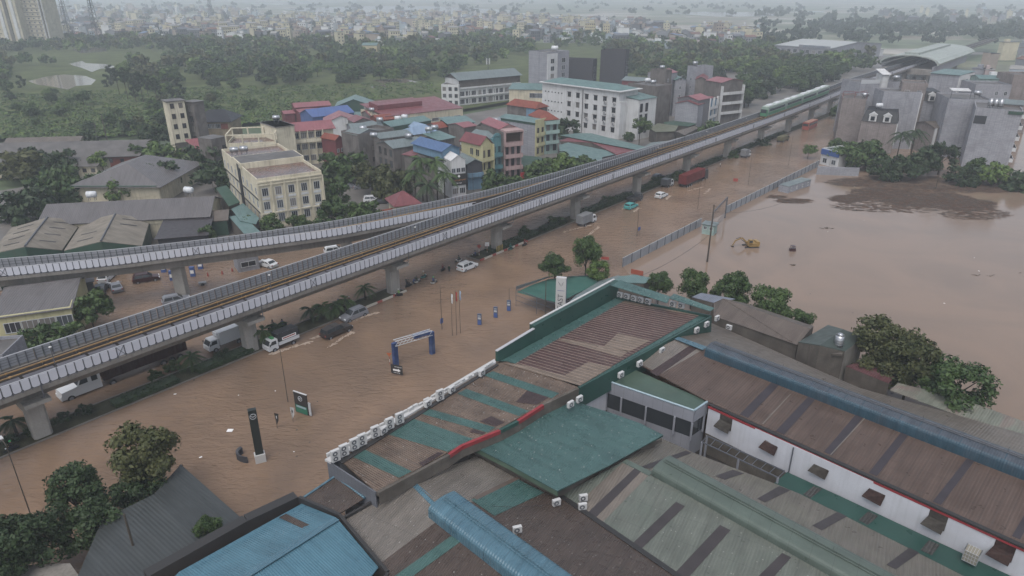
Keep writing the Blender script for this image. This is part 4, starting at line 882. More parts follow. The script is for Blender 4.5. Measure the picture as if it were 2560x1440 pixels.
# 1 cream tower and its open stair
b = Bld('stair_tower', 'slim cream four storey tower standing alone at the edge of the woods', (417, 256), (460, 252), 17.4, 5.5, m_cream); b.flat(m_slab, 0, over=.4, th=.35)
b.wins('F', 2, 4, 1.3, 1.7, 5.4, 3.5, fr=m_wood); b.bands('F', [3.6], m_cream)
b.box('plinth', 'F', 0, b.w, -.4, 3.3, .1, m_dirty)
b = Bld('open_stair', 'grimy open staircase block attached right of the slim cream tower', (461, 254), (483, 257), 16.6, 4, m_grys); b.flat(m_slab, 0, over=.3, th=.25); b.wins('F', 1, 4, 2.2, 2.2, 3.6, 3.5, fr=m_dirty)
# 2 hall with black hipped roof
b = Bld('black_roofed_hall', 'tan hall with black hipped tile roof right of the slim cream tower', (488, 303), (574, 302), 8.2, 13, m_tanw); b.gable(m_blackr, 3.2, .8, hip=4); b.wins('F', 5, 1, 2.2, 1.6, 6.2, x0=.0, x1=.7, mull=3); b.box('terracotta_panel', 'F', b.w * .72, b.w * .93, 5.2, 7.2, .1, m_terr)
b = Bld('red_roofed_annex', 'small rose red roof just right below the slim cream tower', (492, 372), (552, 364), 4.5, 10, m_dirty); b.mono(m_rednew, 0, 1.5)
# 3 unfinished frame with wet terrace
b = Bld('terrace_building', 'unfinished cream building with open concrete frame over a wet red terrace', (568, 366), (690, 361), 9.5, 12, m_cream); b.flat(m_terra, .9)
mb = MB()
for x in (0, .33, .66, 1):
 for y in (0, 1): p = b.P(b.w * x, b.d * y, 0); mb.box((p.x, p.y, b.h + 1.6), (.35, .35, 3.2), m_cream)
for y in (0, 1): mb.tube(b.P(0, b.d * y, b.h + 3.3), b.P(b.w, b.d * y, b.h + 3.3), .22, m_cream, n=4)
for x in (0, 1): mb.tube(b.P(b.w * x, 0, b.h + 3.3), b.P(b.w * x, b.d, b.h + 3.3), .22, m_cream, n=4)
b._p(mb, 'concrete_frame')
b = Bld('rusty_frame_house', 'narrow grey frame tower with slanted glass canopies left of the wet red terrace', (527, 350), (566, 342), 12, 6, m_grys); b.flat(m_slab, 0, th=.2); b.wins('F', 2, 3, 1.4, 2, 2, 3.4, fr=m_dirty)
# 4 cream office
b = Bld('cream_office', 'cream three storey office block with brown wet flat roof beside the branch viaduct', (642, 456), (804, 434), 11.7, 20, m_cream, c=(546, 381), side='L')
b.flat(m_terra, .8); b.wins('F', 5, 3, 1.5, 2.0, 2.4, 3.3, mull=2); b.cols('F', 6, 0, 11.5, m_cream, .3, .4); b.bands('F', [3.9, 10.9, 11.6], m_cream, .3, .3)
for i in range(5):
 for j in range(2): b.box('spandrel', 'F', b.w * (i + .5) / 5 - .9, b.w * (i + .5) / 5 + .9, 3.9 + j * 3.3, 4.5 + j * 3.3, .12, m_wh)
b.wins('L', 9, 3, 1.2, 1.7, 2.4, 3.3, mull=1); b.bands('L', [4.0, 7.3], m_dslate, .25, .2); b.box('cladding', 'L', b.d * .5, b.d * .56, 0, 12.5, .3, m_dslate)
mb = MB(); mb.slab([b.P(-.3, b.d * .38, b.h + 1.5), b.P(b.w + .3, b.d * .38, b.h + 1.5), b.P(b.w + .3, b.d * .62, b.h + 1.5), b.P(-.3, b.d * .62, b.h + 1.5)], 1.45, m_cream); mb.slab([b.P(0, b.d * .39, b.h + 1.53), b.P(b.w, b.d * .39, b.h + 1.53), b.P(b.w, b.d * .61, b.h + 1.53), b.P(0, b.d * .61, b.h + 1.53)], .02, m_slab); b._p(mb, 'raised_roof', label='raised middle strip of the flat roof')
tank(587, 388, 12, 'left one of two round steel tanks on the brown wet flat roof', P=b.P(b.w * .12, b.d * .8, 0)); tank(609, 386, 12, 'right one of two round steel tanks on the brown wet flat roof', P=b.P(b.w * .28, b.d * .8, 0))
def wall_units(b, f, spots, lab):
 for x, z in spots: acs.append((b.M(f, x, z, .25), lab))
acs = []
# 5 building with blue windows
b = Bld('blue_window_block', 'office with slate cladding, tall bright blue windows and rose red roof', (690, 330), (832, 318), 11.5, 11, m_cream); b.gable(m_rednew, 1.6, .8)
b.box('cladding', 'F', 0, b.w * .24, 0, 11.3, .35, m_dslate); b.box('cladding', 'F', b.w * .82, b.w, 0, 9.3, .35, m_dslate)
for x in (.06, .12, .18, .87, .95):
 for j in range(2): o = add_win(b.t, b.M('F', b.w * x, 3.2 + j * 4.4, .42), 1.0 if x > .2 else .9, 3.0, fr=m_bluew, mull=1)
b.wins('F', 4, 3, 1.9, 1.9, 2.2, 3.7, x0=.26, x1=.8, mull=2); b.balc('F', [7.6], 1.2, m_cream, .25, .81); b.cols('F', 5, 0, 11.3, m_cream, 1.2, .2, .26, .8)
b = Bld('roof_tank_block', 'cream stair block with grey sloping roof and one big steel tank', (650, 305), (689, 318), 14.0, 6, m_cream); b.mono(m_slab, 0, 0, .3)
tank(672, 285, 14.3, 'single steel tank on the grey sloping roof above the blue windows', P=b.P(b.w * .5, 3, 0))
# 6-8 sheds behind
def shed(name, label, a, b_, h, dep, wall, roof, rise=1.5, along='x', **k): q = Bld(name, label, a, b_, h, dep, wall, 'shed'); q.gable(roof, rise, .4, along=along, **k); return q
shed('maroon_shed', 'long maroon shed roof topped by a raised ridge, farthest of the red sheds', (738, 268), (826, 262), 7, 9, m_redr, m_rednew, 1.2)
shed('maroon_shed', 'low maroon shed roof in front of the farthest red shed', (756, 285), (838, 274), 5, 9, m_redr, m_rednew, 1.4)
shed('maroon_shed', 'tiny maroon lean-to at the left end of the red sheds', (711, 284), (736, 282), 5, 6, m_redr, m_rednew, .8)
shed('blue_roofed_shed', 'wide bright blue gable roof shed beside the red sheds', (782, 292), (884, 280), 6, 12, m_bluer, m_bluer, 2.2, gm=m_bluer)
shed('red_gable_house', 'white gabled shed with rose red roof in front of the bright blue roof', (812, 307), (895, 303), 6.5, 12, m_wh, m_rednew, 2.5, 'y')
shed('green_shed', 'dark green gable warehouse at the edge of the woods', (838, 266), (932, 264), 6, 14, m_grshed, m_tealr, 3, 'y')
shed('flat_green_shed', 'low grey green shed roof right of the bright blue roof', (884, 288), (942, 287), 4.5, 8, m_grys, m_tealr, .8)
# 9 cream hall with maroon roof
b = Bld('maroon_roofed_hall', 'large cream hall with maroon roof and raised maroon ridge section', (965, 292), (1157, 270), 8.6, 22, m_creamd); b.mono(m_redr, .15, 2.2, .2)
mb = MB(); mb.slab([b.P(b.w * .05, b.d * .45, b.h + 2.8), b.P(b.w * .62, b.d * .45, b.h + 2.8), b.P(b.w * .62, b.d * .8, b.h + 3.4), b.P(b.w * .05, b.d * .8, b.h + 3.4)], 1.6, m_redr); b._p(mb, 'raised_ridge')
for x in (.62, .77, .92): add_win(b.t, b.M('F', b.w * x, 5.4), 3.2, 1.3, mull=5)
b = Bld('green_penthouse', 'flat house topped by an olive green sheet roofed storey', (978, 316), (1077, 300), 9.5, 9, m_grys); b.gable(m_tealr, 1.1, .3, gm=m_grshed); b.box('cladding', 'F', 0, b.w, 7.6, 9.4, .12, m_grshed); b.wins('F', 4, 1, 1.4, 1.5, 5.4, fr=m_dirty)
# 10 white school like block
b = Bld('white_block', 'big white five storey block with teal roof and rows of square windows', (1356, 206), (1549, 230), 17.7, 14, m_wh, c=(1598, 223), side='R')
b.wins('F', 6, 4, 1.7, 1.9, 3.2, 3.7, .32, 1.0, fr=m_slab, mull=1, hood=True, skip=((0, 0), (1, 0)))
for j in range(3):
 mb = MB()
 for i in range(6): mb.tube(b.M('F', b.w * (.05 + .045 * i), 7.0 + j * 3.7) @ Vector((0, 0, -.05)), b.M('F', b.w * (.05 + .045 * i), 7.0 + j * 3.7) @ Vector((0, 0, .12)), .28, m_pane, n=8)
 b._p(mb, 'round_vents')
mb = MB(); mb.slab([b.P(-1, -1, b.h + .35), b.P(b.w + 1.4, -1, b.h + .35), b.P(b.w + 1.4, b.d + 1, b.h + .35), b.P(-1, b.d + 1, b.h + .35)], .33, m_wh); b._p(mb, 'eaves_slab')
b.h += .4; b.gable(m_tealr, 1.6, .1, hip=5); b.h -= .4
mb = MB(); mb.tube(b.M('F', b.w * .555, 0) @ Vector((0, 0, .12)), b.M('F', b.w * .555, 17) @ Vector((0, 0, .12)), .12, m_blk, n=5); b._p(mb, 'drain_pipe')
wall_units(b, 'F', [(b.w * .84, 12.9), (b.w * .95, 12.9), (b.w * .84, 8.9), (b.w * .95, 8.7), (b.w * .62, 5.6), (b.w * .73, 5.6), (b.w * .84, 5.4), (b.w * .95, 5.4)], 'wall mounted unit on the big white five storey block')
b.box('side_wall', 'R', 0, b.d, 0, 14.2, .8, m_wh)
b = Bld('white_wing', 'white rear wing with tall dark glazing beside the big white block', (1598, 250), (1642, 243), 15, 9, m_wh); b.mono(m_tealr, .1, 1, .3); b.wins('F', 2, 3, 1.6, 3.2, 3.8, 4.0, x0=0, x1=.6, fr=m_blk)
b = Bld('stained_house', 'tall blank grey stained house right of the white wing', (1641, 219), (1680, 213), 17.5, 14, m_grys); b.flat(None, .5); tank(0, 0, 17.7, 'steel tank on the tall blank grey stained house', P=b.P(2, 3, 0)); tank(0, 0, 17.7, 'white flat tank at the back of the tall blank grey stained house', m_tankw, P=b.P(5, 8, 0))
# 11 long L building
b = Bld('teaching_block', 'long mouldy white block with open galleries and grey teal gable roof', (1147, 199), (1300, 186), 12.6, 13, m_wh); b.gable(m_gtr, 2.6, 1.0, gm=m_grys); b.wins('F', 11, 2, 2.6, 2.3, 1.9, 3.7, fr=m_wh, mull=2); b.box('top_storey', 'F', 0, b.w, 8.8, 12.5, .1, m_dirty); b.wins('F', 6, 1, 2.2, 2.0, 10.4, fr=m_grys, x0=.05); b.bands('F', [4.2, 8.4], m_wh, .7, .8); b.cols('F', 8, 0, 8.3, m_wh, .6, .35)
b = Bld('teaching_block_end', 'mouldy white stair end at the left of the long gallery block', (1103, 213), (1147, 214), 10, 10, m_wh); b.flat(None, .4); b.wins('F', 3, 3, 1.6, 1.8, 1.8, 3.2, fr=m_grys)
b = Bld('cream_annex', 'cream two storey annex with teal roof touching the big white block', (1273, 223), (1356, 225), 9.5, 11, m_creamd); b.mono(m_tealr, .1, 1.6, .4); b.wins('F', 2, 1, 3.2, 2.2, 6.8, x0=.62, x1=1.0, mull=3)
b = Bld('antenna_mast', 'grey lattice antenna mast with white panels before the long gallery block', (1221, 230), (1224, 230), 3, 1, m_grys, 'mast'); q = b.P(0, 0, 0)
mb = MB()
for i, j in ((-.3, -.3), (.3, -.3), (0, .4)): mb.tube((q.x + i, q.y + j, 0), (q.x + i * .6, q.y + j * .6, 22), .06, m_frame, n=4)
for k in range(21): mb.tube((q.x - .3, q.y - .3, k + .5), (q.x + .3, q.y - .3, k + 1.3), .04, m_frame, n=3); mb.tube((q.x + .3, q.y - .3, k + 1.3), (q.x, q.y + .4, k + 1.8), .04, m_frame, n=3)
b._p(mb, 'lattice'); mb = MB()
for i, j in ((-.8, -.3), (.8, -.3), (0, .8)): mb.box((q.x + i, q.y + j, 18.5), (.4, .25, 3), m_wh)
b._p(mb, 'antenna_panel')
# 12-20 tube houses along the road
b = Bld('terracotta_house', 'old house with steep terracotta tile roof over a stained wall', (1268, 260), (1338, 270), 13.2, 7, m_grys); b.gable(m_terr, 1.7, .5, hip=1.2); b.box('blue_gable', 'F', b.w * .7, b.w, 9.5, 13, .1, m_bluw); b.wins('F', 1, 1, 1.2, 1.6, 11, x0=.75, x1=.95)
b = Bld('teal_topped_house', 'long blank grey house with teal roof and ornate cream green front', (1248, 293), (1338, 306), 11.8, 8, m_gryl, c=(1360, 297)); b.gable(m_tealr, .7, .3); b.box('cladding', 'F', 0, b.w, 10.9, 11.7, .15, m_grshed); b.wins('F', 2, 1, .8, .9, 8.2, x0=.3, x1=.9)
b.box('ornate_front', 'R', 0, b.d, 0, 12.6, .3, m_yelw)
for j in range(3):
 for i in range(3): add_win(b.t, b.M('R', b.d * (i + .5) / 3, 2 + j * 3.4, .36), 1.0, 2.0, **KW)
b.balc('R', [3.7, 7.1], .9, m_yelw, .05, .95)
b = Bld('mint_house', 'ornate mint green narrow house with red pyramid roof and arched balconies', (1362, 300), (1396, 297), 12.0, 12, m_mint); b.gable(m_terr, 2.2, .3, 'y', hip=3); b.wins('F', 2, 3, 1.3, 2.1, 2.2, 3.5, **KW); b.balc('F', [3.9, 7.4, 10.6], 1.1, m_mint)
b = Bld('pink_house', 'pink four storey narrow house with wide balconies facing the viaduct', (1260, 326), (1303, 322), 15.2, 16, m_pink); b.gable(m_rednew, 1.2, .4, 'y', y0=3); b.wins('F', 3, 3, 1.0, 2.2, 2.0, 3.5, **KW); b.balc('F', [3.6, 7.1, 10.6], 1.3, m_pink); b.cols('F', 2, 10.6, 15, m_pink, 1.2, .25); b.box('loggia', 'F', .4, b.w - .4, 11.8, 14.4, .1, m_wood); b.box('side_wall', 'L', 0, b.d, 0, 14.6, .1, m_grys)
b.box('pediment', 'F', -.2, b.w + .2, 14.6, 15.2, 1.3, m_pink)
b = Bld('teal_house', 'narrow teal house with arched top between the yellow and the pink houses', (1230, 347), (1254, 344), 12.8, 12, m_tealw); b.gable(m_gtr, .8, .2, 'y', y0=1); b.wins('F', 2, 3, .9, 2.0, 2.2, 3.6, fr=m_tealw); b.balc('F', [3.9, 7.5], 1.0, m_tealw)
mb = MB(); q0 = b.M('F', b.w / 2, 12.8, .1)
for k in range(8): a_ = math.pi * k / 8; a2_ = math.pi * (k + 1) / 8; mb.box((math.cos((a_ + a2_) / 2) * 1.1, math.sin((a_ + a2_) / 2) * 1.1, 0), (.5, .9, .3), m_tealw, M=q0)
b._p(mb, 'arched_crest')
b = Bld('yellow_balcony_house', 'pale yellow house with arched balconies and red gable roof', (1201, 362), (1229, 357), 12.2, 9, m_yelw); b.gable(m_redr, 2.2, .4, 'y'); b.wins('F', 2, 3, 1.0, 2.1, 2.0, 3.6, **KW); b.balc('F', [3.8, 7.4], 1.1, m_yelw); b.wins('L', 2, 1, 1.6, 2.0, 9.6, fr=m_yelw, x0=.4); b.cols('F', 2, 0, 12, m_yelw, 1.1, .25)
b = Bld('white_side_house', 'white walled house with red sheet roof behind the pale yellow house', (1150, 352), (1195, 356), 11, 8, m_wh); b.gable(m_redr, 1.0, .3); b.wins('F', 3, 1, 1.0, 1.8, 8.8, x0=.0, x1=.5, **KW)
b = Bld('low_green_house', 'small lower house with grey green pent roof between the sign house and the yellow house', (1168, 409), (1205, 405), 7.8, 9, m_dgry); b.gable(m_gtr, 1.1, .4, 'y'); b.box('blue_front', 'F', 0, b.w, 0, 4.9, .3, m_bluw); b.balc('F', [4.0], 1.2, m_bluw); b.wins('F', 2, 1, 1.1, 1.9, 1.6)
b = Bld('sign_house', 'narrow white gabled shophouse with black and gold shop sign', (1127, 402), (1163, 398), 10.8, 12, m_wh); b.gable(m_wh, 1.4, .15, 'y'); b.wins('F', 3, 1, 1.2, 1.3, 7.9, fr=m_winf); b.box('sign_board', 'F', .05, b.w - .05, 3.9, 7.0, .25, plain('sign_black', (.02, .02, .022, 1), .4, .4))
m_gold = plain('gold_letters', 'c98a2e', .5, .4); m_wlet = plain('white_letters', 'd8d8d8', .5, .4)
LM = Matrix.Translation(-b.t.location)
text_obj('MERCY LẬP CHAY', .52, m_gold, 'sign_lettering', b.t, LM @ b.M('F', b.w / 2, 5.3, .3)); text_obj('An Lạc', .55, m_wlet, 'sign_lettering', b.t, LM @ b.M('F', b.w / 2, 4.5, .3))
mb = MB(); mb.tube(b.M('F', b.w / 2, 6.4, .28) @ Vector((0, 0, 0)), b.M('F', b.w / 2, 6.4, .3) @ Vector((0, 0, .03)), .35, m_wlet, n=10); b._p(mb, 'sign_emblem')
b.wins('F', 2, 1, 1.7, 1.7, 2.2, fr=m_winf, mull=2); b.box('shop_canopy', 'F', -.2, b.w + .2, .2, .7, 1.6, m_redr)
b = Bld('blue_topped_house', 'old house with long bright blue gable roof on its top terrace', (1030, 388), (1098, 398), 9.2, 8, m_grys); b.flat(None, .5); b.wins('F', 4, 2, 1.1, 1.4, 2, 3.4, fr=m_dirty)
b2 = Bld('blue_roof_penthouse', 'long steel blue gable roof raised above the old houses left of the sign house', (1032, 357), (1105, 377), 12.6, 6, m_bluw, z0=10.6); b2.gable(m_bluer2, 1.4, .5)
b = Bld('balcony_house', 'cream balcony house between the blue roof and the sign house', (1100, 392), (1125, 388), 10, 12, m_creamd); b.gable(m_redr, 1.4, .3, 'y'); b.balc('F', [3.6, 7.0], 1.2, m_creamd); b.wins('F', 1, 2, 2.2, 2.2, 2.0, 3.4, **KW)
b = Bld('red_lean_to', 'red sheet roof leaning over the old house below the bright blue roof', (1010, 385), (1032, 389), 9.5, 7, m_grys); b.mono(m_redr, 0, .8)
b = Bld('double_gable_house', 'grimy old house with two small grey teal gables side by side', (943, 357), (983, 370), 10.5, 11, m_grys); b.gable(m_gtr, 1.3, .3, 'y'); b.wins('F', 3, 3, 1.6, 2.2, 2.0, 3.3, fr=m_dirty)
b = Bld('grey_roofed_house', 'old house with long grey roof behind the two small gables', (950, 346), (1030, 336), 10.5, 8, m_grys); b.gable(m_gtr, 1.0, .3); b.wins('F', 3, 2, 1.2, 1.4, 4, 3.3, fr=m_dirty)
b = Bld('roofless_house', 'old house with bare dark flat terrace right of the two small gables', (983, 372), (1024, 362), 9.5, 8, m_grys); b.flat(None, .9); b.wins('F', 3, 2, 1.2, 1.8, 2.2, 3.4, fr=m_dirty)
b = Bld('flat_topped_house', 'broad grimy house with dark flat roof and dish like tank', (896, 342), (985, 326), 11, 9, m_grys); b.flat(None, .8); b.wins('F', 4, 2, 1.1, 1.6, 3, 3.6, fr=m_dirty); tank(0, 0, 11, 'steel tank on the broad grimy flat roofed house', P=b.P(b.w * .35, 4, 0))
b = Bld('blue_grey_house', 'narrow blue grey house with dark glass loggia left of the grimy flat roofed house', (861, 330), (893, 337), 11.5, 9, m_gryl); b.gable(m_gtr, 1.2, .3, 'x'); b.wins('F', 2, 1, 2.0, 2.4, 9.2, fr=m_winf); b.wins('F', 1, 2, .9, 1.2, 2.6, 3.2)
b = Bld('grey_long_roof_house', 'house with long grey corrugated roof behind the blue grey house', (880, 322), (958, 316), 10.5, 9, m_gryl); b.gable(m_gtr, 1.0, .3); tank(0, 0, 11, 'steel tank at the end of the long grey corrugated roof', P=b.P(b.w * .95, 2, 0))
b = Bld('pale_blue_roof_house', 'house with pale blue hipped roof among the crowded houses', (1034, 335), (1094, 327), 10.5, 8, m_creamd); b.gable(m_palebr, 1.6, .5, hip=2.5); b.wins('F', 3, 2, 1, 1.4, 3, 3.4)
b = Bld('solar_roof_house', 'house with small teal roof and a solar heater right of the pale blue roof', (1098, 350), (1135, 343), 11, 7, m_grys); b.mono(m_tealr, 0, 1); tank(0, 0, 11.6, 'steel tank beside the small teal roof', P=b.P(b.w * .3, 7, 0)); tank(0, 0, 11.6, 'steel tank behind the pale blue hipped roof', P=b.P(b.w * .85, 8, 0))
b = Bld('red_sheet_house', 'house with low rose sheet roof before the large cream hall', (1160, 318), (1190, 313), 12, 8, m_grys); b.gable(m_rednew, .8, .3)
b = Bld('brown_long_house', 'long brown walled house with flat terrace behind the pink house', (1190, 322), (1258, 325), 13, 8, m_grys); b.flat(None, .9); tank(0, 0, 13.2, 'big steel tank on the long brown house behind the pink house', P=b.P(b.w * .6, 5, 0), r=.9, L=2.6)
b = Bld('teal_shed_house', 'dark sided house with plain teal roof behind the rose sheet roof', (1122, 310), (1185, 305), 10.5, 9, m_dgry); b.mono(m_tealr, 0, .8)
b = Bld('olive_roof_house', 'small red brick house with olive green gable roof behind the teal house', (1178, 335), (1225, 340), 12.4, 6, m_redr); b.gable(m_gtr, .9, .4)
for i, (a_, b_, h, d_, wl, rf, lb) in enumerate([((945, 300), (985, 296), 8, 8, m_terr, m_terr, 'small house with steep orange tile roof left of the olive green storey'), ((886, 305), (930, 301), 8, 8, m_grys, m_redr, 'small red roofed house behind the long grey corrugated roof'),
  ((925, 288), (962, 284), 7.5, 8, m_grys, m_rednew, 'small rose roofed house with tank left of the maroon hall'), ((838, 350), (858, 346), 9, 7, m_redr, m_terr, 'narrow brick red house left of the blue grey house'), ((925, 318), (950, 312), 8.5, 7, m_gryl, m_gtr, 'plain pale grey house in the crowd left of the olive green storey'),
  ((1050, 322), (1078, 318), 9, 7, m_wh, m_palebr, 'tiny white house with pale blue roof before the large cream hall'), ((1095, 320), (1120, 316), 9.5, 7, m_grys, m_terr, 'small brown tiled house right of the pale blue hipped roof')]):
 q = Bld('small_house', lb, a_, b_, h, d_, wl, 'house'); q.gable(rf, 1.3, .3, 'xy'[i % 2]); q.wins('F', 2, 2, .9, 1.2, 2.2, 3.2)
for x, y, z, l in ((995, 306, 9.2, 'left white tank on the flat terrace before the maroon hall'), (1012, 302, 9.2, 'right white tank on the flat terrace before the maroon hall'), (946, 280, 8.5, 'steel tank standing left of the raised maroon ridge'), (930, 284, 8.5, 'second steel tank left of the raised maroon ridge'), (918, 278, 8, 'white tank on the small rose roofed house'), (935, 350, 11, 'pair tank beside the steel blue roof'), (1022, 352, 11, 'small steel tank just left of the steel blue roof')):
 tank(x, y, z, l, m_tankw if 'white' in l else m_tank)
# grey towers behind the white block
b = Bld('grey_slab_house', 'tall pale grey blank house with white balconied front behind the white block', (1322, 131), (1368, 135), 24, 12, m_gryl, c=(1398, 128)); b.flat(None, .8); b.box('white_front', 'R', 0, b.d * .45, 0, 24, .3, m_wh)
for j in range(6):
 for x in (.22, .72): add_win(b.t, b.M('R', b.d * x, 3 + 3.5 * j, .36), 2.6, 2.2, fr=m_wh)
tank(0, 0, 24.5, 'big white tank on the tall pale grey blank house', m_tankw, P=b.P(b.w * .95, 6, 0), r=1.1, L=3)
b = Bld('dark_slab_house', 'dark grey blank brick house with white edge, left of two dark ones', (1412, 150), (1482, 153), 19, 13, m_dgry, c=(1494, 150)); b.flat(None, .8); b.box('white_edge', 'F', -.3, .5, 0, 20, .3, m_wh)
for j in range(4): add_win(b.t, b.M('R', b.d * .5, 4 + 3.6 * j, .1), 2.4, 2.2, fr=m_gryl)
b = Bld('dark_slab_house', 'dark grey blank brick house, right of two dark ones', (1502, 130), (1564, 132), 23, 13, m_dgry, c=(1578, 129)); b.flat(None, 1.2)
for j in range(5): add_win(b.t, b.M('R', b.d * .5, 4 + 3.6 * j, .1), 3.0, 2.4, fr=m_gryl)
for i, (a_, b_, h, d_, wl, rf, lb) in enumerate([((1555, 200), (1632, 205), 14, 10, m_redr, m_gtr, 'brick red house row with many small tanks behind the big white block'), ((1620, 180), (1662, 184), 19, 10, m_gryl, m_rednew, 'pale grey house with planted terrace and rose gable roof'), ((1664, 180), (1680, 178), 20, 8, m_grys, None, 'slim concrete tower with one tank on top'),
  ((1688, 200), (1716, 200), 16, 12, m_gryl, m_tealr, 'pale house with teal roof between the concrete tower and the light grey tower'), ((1719, 168), (1742, 171), 21, 10, m_gryl, None, 'slim light grey tower house with two tiny windows'), ((1739, 198), (1766, 199), 17.5, 12, m_grys, m_redr, 'concrete house with maroon storey left of the white balconies'),
  ((1766, 200), (1805, 206), 17.5, 12, m_grys, m_rednew, 'tall concrete house with white balconies down its corner'), ((1695, 244), (1746, 250), 13.5, 9, m_gry, m_rednew, 'grey house with four white framed oval windows and red roof'), ((1746, 262), (1772, 252), 12, 9, m_gryl, m_redr, 'house with white concrete frame next to the oval windows'), ((1772, 252), (1792, 246), 11, 8, m_bluw, m_redr, 'narrow blue grey house behind the white concrete frame')]):
 q = Bld('road_house', lb, a_, b_, h, d_, wl, 'house')
 if rf: q.gable(rf, 1.2, .3, 'xy'[i % 2])
 else: q.flat(None, .7); tank(0, 0, h + .2, 'tank on the ' + lb.split(' with')[0], P=q.P(1.5, 3, 0))
 if 'oval' in lb:
  for x in (.68, .9):
   for z in (1.8, 5.4): add_win(q.t, q.M('F', q.w * x, z), .9, 2.2, fr=m_wh, mull=0)
 elif 'balconies' in lb: q.balc('R', [4.5, 8.5, 12.5], 1.4, m_wh); q.cols('R', 2, 0, 16, m_wh, 1.3, .3)
 elif 'frame' in lb: q.cols('F', 3, 0, 12, m_wh, 1.0, .3); q.balc('F', [3.8, 7.4], 1.0, m_wh)
 elif 'tower' in lb: q.wins('F', 1, 3, .9, 1.3, 9, 3.6)
 else: q.wins('F', 3, 3, 1.1, 1.5, h - 9.5, 3.3)
# low roofs between the white block and the viaduct
def lowroof(name, label, m, L, z, wallm=m_dirty):
 t = thing(name, label, 'shed', tuple(W(L[0][0], L[0][1], 0))); P = [W(x, y, zz) for (x, y), zz in zip(L, z if isinstance(z, list) else [z] * len(L))]
 mb = MB(); mb.slab(P, .12, m); vb2(mb, 'roof', t); mb = MB(); c_ = sum(P, Vector()) / len(P)
 mb.prism([c_ + (p - c_) * .94 for p in P], 0, [p.z - .2 for p in ([c_ + (p - c_) * .94 for p in P])], wallm); vb2(mb, 'wall', t); return t
lowroof('market_roof', 'long rose red market roof below the big white block', m_redr, [(1397, 352), (1440, 338), (1600, 372), (1588, 386), (1545, 388), (1480, 356)], 4.5)
lowroof('market_roof', 'narrow teal roof edging the long rose red market roof', m_tealr, [(1400, 338), (1440, 333), (1478, 333), (1640, 374), (1612, 378)], 4.9)
lowroof('car_wash_roof', 'plain grey green roof between the trees and the shop signs', m_tealr, [(1398, 362), (1420, 356), (1536, 380), (1532, 398), (1498, 404), (1400, 388)], 4.2)
lowroof('green_roof', 'dark green low roof right of the pink house', m_grshed, [(1304, 388), (1348, 392), (1372, 402), (1340, 420), (1304, 415)], 4)
lowroof('grey_roof', 'grey maroon low roof beside the tree right of the white block', m_gtr, [(1600, 372), (1628, 356), (1690, 350), (1700, 356), (1640, 378)], 4.5)
lowroof('olive_roof', 'olive low roof right of the white block', mat('olive_roof', '6f7360', .5, .4, .1), [(1622, 320), (1645, 308), (1696, 314), (1688, 328), (1640, 330)], 5)
lowroof('dark_green_roof', 'dark green canopy under the grey house with oval windows', m_grshed, [(1658, 306), (1690, 300), (1742, 309), (1722, 316), (1664, 310)], 5)
lowroof('brown_strip_roof', 'brown low roof running along the viaduct parapet', m_f6b, [(1690, 328), (1738, 314), (1745, 320), (1712, 338)], 5)
for lab, a_, b_, txt, cm, bm in (('black roadside billboard with white and gold writing next to the viaduct', (1508, 393), (1540, 386), ['SƠN XE', 'SHOWROOM Ô TÔ'], m_wlet, MATS['sign_black']), ('red roadside billboard right of the black one', (1541, 386), (1567, 380), ['BẢO DƯỠNG', 'RỬA XE'], plain('orange_letters', 'c9a07a'), plain('sign_red', '8e2f2c', .5))):
 b = Bld('billboard', lab, a_, b_, 5.8, .3, bm, 'sign', z0=3.0); LM = Matrix.Translation(-b.t.location)
 for k, t_ in enumerate(txt): text_obj(t_, 1.0 if k == 0 else .5, m_gold if (k == 0 and cm is m_wlet) else cm, 'sign_lettering', b.t, LM @ b.M('F', b.w / 2, 4.9 - k * 1.1, .1))
 mb = MB()
 for x in (.1, .9): mb.tube(b.P(b.w * x, .15, 0), b.P(b.w * x, .15, 2.6), .08, m_frame, n=5)
 b._p(mb, 'posts')
# left side sheds (gate house, barracks, factory)
for i, (a_, b_, h, d_, lb) in enumerate([((-60, 377), (362, 367), 3.6, 9, 'long grey roofed barrack with orange eaves, farthest of three rows'), ((-60, 398), (345, 387), 3.6, 9, 'long grey roofed barrack with orange eaves, middle of three rows'), ((-60, 415), (240, 412), 3.6, 8, 'long grey roofed barrack behind trees, nearest of three rows'), ((12, 362), (192, 357), 3.8, 8, 'shorter mauve grey barrack roof behind the three rows')]):
 q = Bld('barrack', lb, a_, b_, h, d_, m_terr if i < 2 else m_creamd); q.gable(m_slab if i != 3 else m_f6b, 1.6, .8); q.wins('F', 14 if i < 3 else 6, 1, 1.2, 1.2, 1.8, fr=m_wood)
m_greyc = mat('grey_corrugated', '6d6a6b', .4, .45, .08, .3, .25, '5c5958', rib=((1, .2, 0), .4, .7))
b = Bld('drill_hall', 'grey hall with broad shallow pyramid roof and green edges among trees', (182, 462), (395, 462), 5.5, 26, m_creamd); b.gable(m_greyc, 4, 1.2, 'y', hip=9); b.bands('F', [5.2], m_grshed, .5, 1)
b = Bld('grey_warehouse', 'very long plain grey roofed warehouse with cream end gable', (98, 560), (520, 538), 5.0, 14, m_creamd); b.gable(m_greyc, 2.6, .6); b.bands('F', [4.2], m_creamd, 1.0, .2)
b.box('dark_band', 'F', 0, b.w, 4.5, 4.9, .3, m_blk)
tank(0, 0, 7.6, 'white drum tank on the left of the long grey warehouse ridge', m_tankw, P=b.P(b.w * .25, 8, 0)); tank(0, 0, 7.6, 'white drum tank on the right of the long grey warehouse ridge', m_tankw, P=b.P(b.w * .85, 8, 0))
